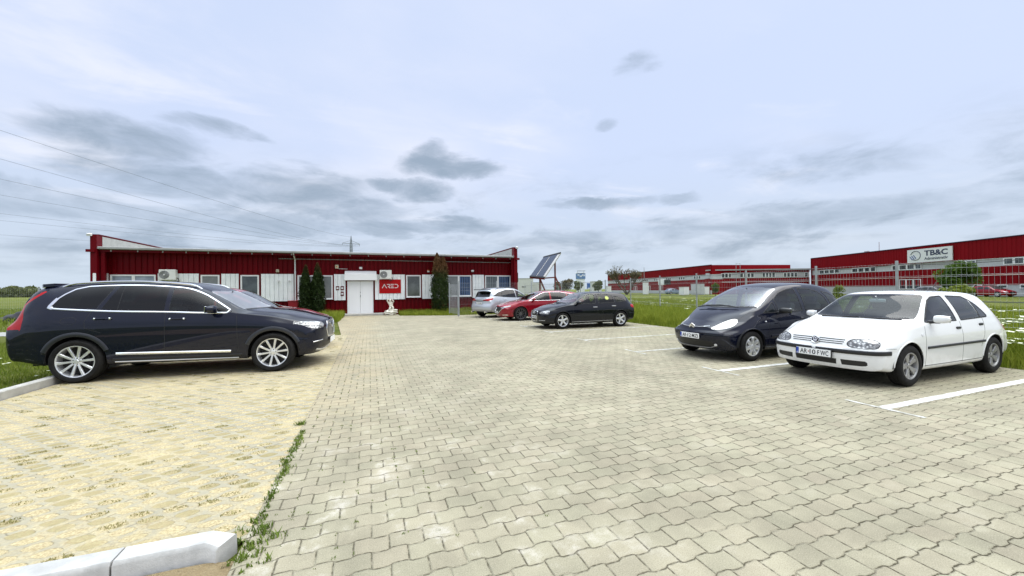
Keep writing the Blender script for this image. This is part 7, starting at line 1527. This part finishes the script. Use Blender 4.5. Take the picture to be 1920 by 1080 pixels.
def wing():
    t, L = far_building('factory_wing', 'low red factory wing joining the hall and the administration building', (45.7, 89.6), (69.5, 88.1), 10); L -= 1.4
    m = MB(); m.add(*ribbed(0, L, 0, 3.66, -.06, .5, .04)); m.box((L / 2, 5, 1.8), (L, 9.9, 3.6)); m.obj('wall', M_REDFAR, t); m = MB(); m.box((L / 2, 4.95, 4.3), (L - .04, 9.96, 1.26)); m.obj('window_band', M_GREYL, t); m = MB(); m.add(*ribbed(0, L, 4.95, 5.45, -.1, .5, .03)); m.box((L / 2, 5, 5.2), (L - .02, 9.9, .5)); m.obj('parapet_wall', M_REDFAR, t); m = MB(); m.box((L / 2, 4.8, 5.6), (L, 10.4, .26)); m.obj('roof', M_GREY, t)
    far_windows(t, [(1.9, 2.7), (2.75, 3.6), (3.65, 4.4), (4.45, 5.1), (7, 7.8), (7.85, 8.6), (8.65, 9.4), (9.45, 10.2), (12.0, 12.7), (12.75, 13.4), (13.45, 14.1), (14.15, 14.9), (16.7, 17.4), (17.45, 18.2), (18.25, 19.0), (19.05, 19.8), (21.3, 22.1)], 3.78, 4.82, -.10)
    m = MB(); m.box((L / 2, -.09, 2.8), (L, .06, .08)); m.obj('pale_rail', M_UPVC, t)
    for x in (6.1, 7.0): m = MB(); m.tube([(x, -.3, 0), (x, -.3, 7.1)], .05, 6); m.obj('ladder_rail', M_STEEL, t)
    m = MB(); m.tube([(6.1, -.3, 7.1), (7, -.3, 7.1)], .05, 6); m.obj('ladder_rail', M_STEEL, t)
wing()
def container(px0, px1, d, h, label, mt, name='container'):
    x0, x1 = (px0 - 960) / 722.4 * d, (px1 - 960) / 722.4 * d; x, y = cl((x0 + x1) / 2, d); t = thing(name, label, 'container', (x, y, 0), -YAW); w_ = x1 - x0; m = MB(); m.box((0, 1.2, h / 2), (w_, 2.4, h), bev=.03); m.obj('body', mt, t)
    for s_ in (-1, 1): m = MB(); m.box((s_ * w_ * .24, -.02, h / 2), (w_ * .44, .05, h * .88), bev=.01); m.obj('door', mt, t)
    m = MB(); m.box((0, 1.2, h + .03), (w_ + .1, 2.5, .06)); m.obj('lid', mt, t)
container(1305, 1321, 84, 2.35, 'grey cabinet standing before the corner of the far hall', M_GREYL); container(1282, 1292, 84, 1.7, 'white cabinet left of the grey one before the far hall', M_UPVC); container(1211, 1216, 100, 3.0, 'narrow white cabinet by the far hall under the bare tree', M_UPVC); container(1138, 1146, 110, 2.2, 'white cabinet at the far left corner of the far hall', M_UPVC); container(1322, 1330, 86, 1.7, 'white stacked crates right of the grey cabinet', M_UPVC)
def hall_unit():
    x, y = cl(291 / 722.4 * 92 - 1.2, 92); t = thing('wall_vent', 'large pale and dark ventilation unit on the wall of the far hall', 'ventilation unit', (x, y, 2.6), -YAW + R(-60)); m = MB(); m.box((0, 0, .35), (1.6, .8, 1.3), bev=.03); m.obj('casing', M_WPAN, t); m = MB(); m.box((1.5, 0, .35), (1.2, .8, 1.2), bev=.03); m.obj('grille', M_BLACK, t)
hall_unit()
def white_block():
    x, y = cl(4.3, 125); t = thing('storage_building', 'plain white flat roofed building right of the red office', 'building', (x, y, 0), -YAW); MWB = mat('off_white_cladding', (.60, .61, .58), .7, var=.05); m = MB(); m.box((0, 5, 2.55), (5.2, 10, 5.1)); m.obj('wall', MWB, t); m = MB(); m.box((0, 5, 5.14), (5.4, 10.2, .1)); m.obj('roof', M_GREY, t)
    for q in (.2, .65, 1.1): m = MB(); m.box((q - 1.1, -.04, 2.4), (.3, .06, .35)); f = m.obj('window', M_BLACK, t)
    x, y = cl(8.2, 128); t = thing('storage_building', 'white block in the gap behind the solar panel frame', 'building', (x, y, 0), -YAW); m = MB(); m.box((0, 3, 1.9), (3.6, 6, 3.8)); m.obj('wall', MWB, t); m = MB(); m.box((0, 3, 3.84), (3.8, 6.2, .1)); m.obj('roof', M_GREY, t)
    x, y = cl(42, 190); t = thing('storage_building', 'low white building right of the blue board', 'building', (x, y, 0), -YAW); m = MB(); m.box((0, 3, 2.6), (4.5, 6, 5.2)); m.obj('wall', MWB, t); m = MB(); m.box((0, 3, 5.24), (4.7, 6.2, .1)); m.obj('roof', M_GREY, t)
white_block()
def tower():
    x, y = cl(36, 200); t = thing('water_tower', 'tall white tower with a blue top and open rail', 'tower', (x, y, 0), -YAW); MB_ = mat('faded_blue_panel', (.12, .22, .42), .6); m = MB(); m.box((0, 2, 3.4), (3.7, 3.7, 6.8)); m.obj('shaft', M_WPAN, t); m = MB(); m.box((0, 2, 8.2), (4.3, 4.3, 2.8)); m.obj('blue_head', MB_, t); r = random.Random(2)
    for k in range(7): m = MB(); m.box((-1.7 + k * .57, -.18, 8.4 + r.uniform(-.3, .4)), (.3, .06, .9)); m.obj('pale_stripe', M_WPAN, t)
    m = MB(); m.box((0, 2, 9.9), (4.4, 4.4, .25)); m.obj('deck', M_WPAN, t); m = MB(); m.box((0, -.1, 10.9), (4.2, .12, .35)); m.box((-1.9, -.1, 10.4), (.15, .12, 1.0)); m.box((1.2, -.1, 10.4), (.15, .12, 1.0)); m.obj('rail', M_STEEL, t)
    x, y = cl(40.1, 198); t = thing('billboard', 'bright blue board on a post right of the white tower', 'sign', (x, y, 0), -YAW); m = MB(); m.box((0, 0, 3.0), (3.2, .2, 3.0)); m.obj('board', mat('board_blue', (.03, .12, .40), .5), t); m = MB(); m.box((0, .2, 1.5), (.3, .2, 3.0)); m.obj('post', M_STEEL, t); m = MB(); m.box((0, -.12, 1.9), (2.4, .06, .5)); m.obj('white_strip', M_WPAN, t)
tower()
# power line
def pylon():
    d = 420; x, y = cl((659 - 960) / 722.4 * d, d); t = thing('power_pylon', 'distant lattice power pylon with one wide cross arm', 'pylon', (x, y, 0), R(20)); M = mat('pylon_steel', (.20, .22, .25), .6); H, z1 = 62, 53.4
    def leg(sx, sy): m = MB(); m.tube([(sx * 3.6, sy * 3.6, 0), (sx * 1.1, sy * 1.1, 38), (sx * .9, sy * .9, 52), (0, 0, H)], .30, 5); m.obj('leg', M, t)
    for sx in (-1, 1):
        for sy in (-1, 1): leg(sx, sy)
    m = MB(); z = 6
    while z < 52:
        w0 = 3.6 - 2.6 * min(1, z / 38); z2 = z + 4.2; w1 = 3.6 - 2.6 * min(1, z2 / 38)
        for s_ in (-1, 1): m.bar((-w0, s_ * w0, z), (w1, s_ * w1, z2), .18); m.bar((w0, s_ * w0, z), (-w1, s_ * w1, z2), .18)
        z = z2
    m.obj('bracing', M, t); m = MB(); m.bar((-9, 0, z1), (9, 0, z1), .45)
    for s_ in (-1, 1): m.bar((s_ * 1, 0, z1 + 3.2), (s_ * 9, 0, z1 + .2), .3); m.bar((s_ * 9, 0, z1), (s_ * 9, 0, z1 - 2.2), .3)
    m.obj('cross_arm', M, t); return x, y
PX, PY = pylon()
def wires():
    M = mat('power_cable', (.13, .145, .17), .6); ends = [(0, 243, 75, 60.5, 0), (0, 297, 80, 51.6, -9), (0, 335, 88, 51.6, -3), (0, 365, 95, 51.6, 0), (0, 400, 105, 51.6, 5), (0, 413, 110, 51.4, 9), (0, 440, 130, 46.5, 9)]
    names = ['uppermost power cable, running highest across the left sky', 'second highest power cable across the left sky', 'third power cable from the top across the left sky', 'fourth power cable from the top across the left sky', 'fifth power cable from the top, nearly parallel to the next', 'sixth power cable from the top across the left sky', 'lowest power cable, close above the office roof at left']
    for (px, py, d, ze, off), lb in zip(ends, names):
        a = Vector((*cl((px - 960) / 722.4 * d, d), 1.533 - (py - 543.1 + .0099 * (px - 960)) / 722.4 * d)); e = Vector((PX + off * .94, PY + off * .34, ze)); pts = []; dirv = (a - e)
        for q in np.linspace(0, 1.22, 40):
            p = e + dirv * q; p.z -= 11 * 4 * max(0, q * (1 - q)) * .25 * (1 if q <= 1 else 0); pts.append(p)
        m = MB(); r = [.10 - .07 * min(1, q) for q in np.linspace(0, 1.22, 40)]; m.tube(pts, r, 5); tag(m.obj('power_cable', M), lb, 'cable', 'power line cables')
wires()
def heap():
    x, y = cl((-18 - 960) / 722.4 * 22.5, 22.5); bm = bmesh.new(); bmesh.ops.create_icosphere(bm, subdivisions=4, radius=1)
    for v in bm.verts: c = v.co; k = 1 + .10 * math.sin(c.x * 7) * math.sin(c.y * 5 + 1) + .05 * math.sin(c.z * 11 + c.x * 9); v.co = Vector((c.x * 2.5 * k, c.y * .9 * k, max(c.z, 0) * (.62 + .12 * math.sin(c.x * 3 + .6)) * k * (1 - .25 * max(0, -c.x))))
    me = bpy.data.meshes.new('tarpaulin'); bm.to_mesh(me); bm.free(); me.materials.append(mat('black_tarpaulin', (.012, .012, .013), .5)); me.polygons.foreach_set('use_smooth', [True] * len(me.polygons)); o = link(bpy.data.objects.new('tarpaulin', me)); o.location = (x + 1.9, y + .3, -.03); o.rotation_euler.z = -YAW; tag(o, 'low black mound on the grass behind the navy car tail', 'mound')
heap()
# ================================================================ the cars, near to far
build_hatch(); build_suv(); build_mpv(); build_compact(); build_estate(); build_crossover(); build_hidden()
def far_car(px, d, heading, label, paint_, base=None):
    S = compact(label, paint_, cl((px - 960) / 722.4 * d, d), heading, step=.07, nv=30, ncap=10, lining=False, group='cars parked by the far buildings'); S['strips'] = []; S['handles'] = []; S.pop('cabin'); S['mats'] = dict(S['mats']); S['mats']['windscreen'] = S['mats']['side_window'] = S['mats']['rear_window'] = M_BLACK
    return build_car(S)[0]
far_car(1860, 50, -113, 'red hatchback parked far off by the grey base of the administration building', RUBY); far_car(1752, 55, -100, 'grey hatchback parked far off left of the round green tree', mat('grey_far_paint', (.12, .12, .13), .3)); far_car(1263, 96, -10, 'pale blue hatchback parked far off in front of the far hall', mat('pale_blue_far_paint', (.22, .28, .36), .3))
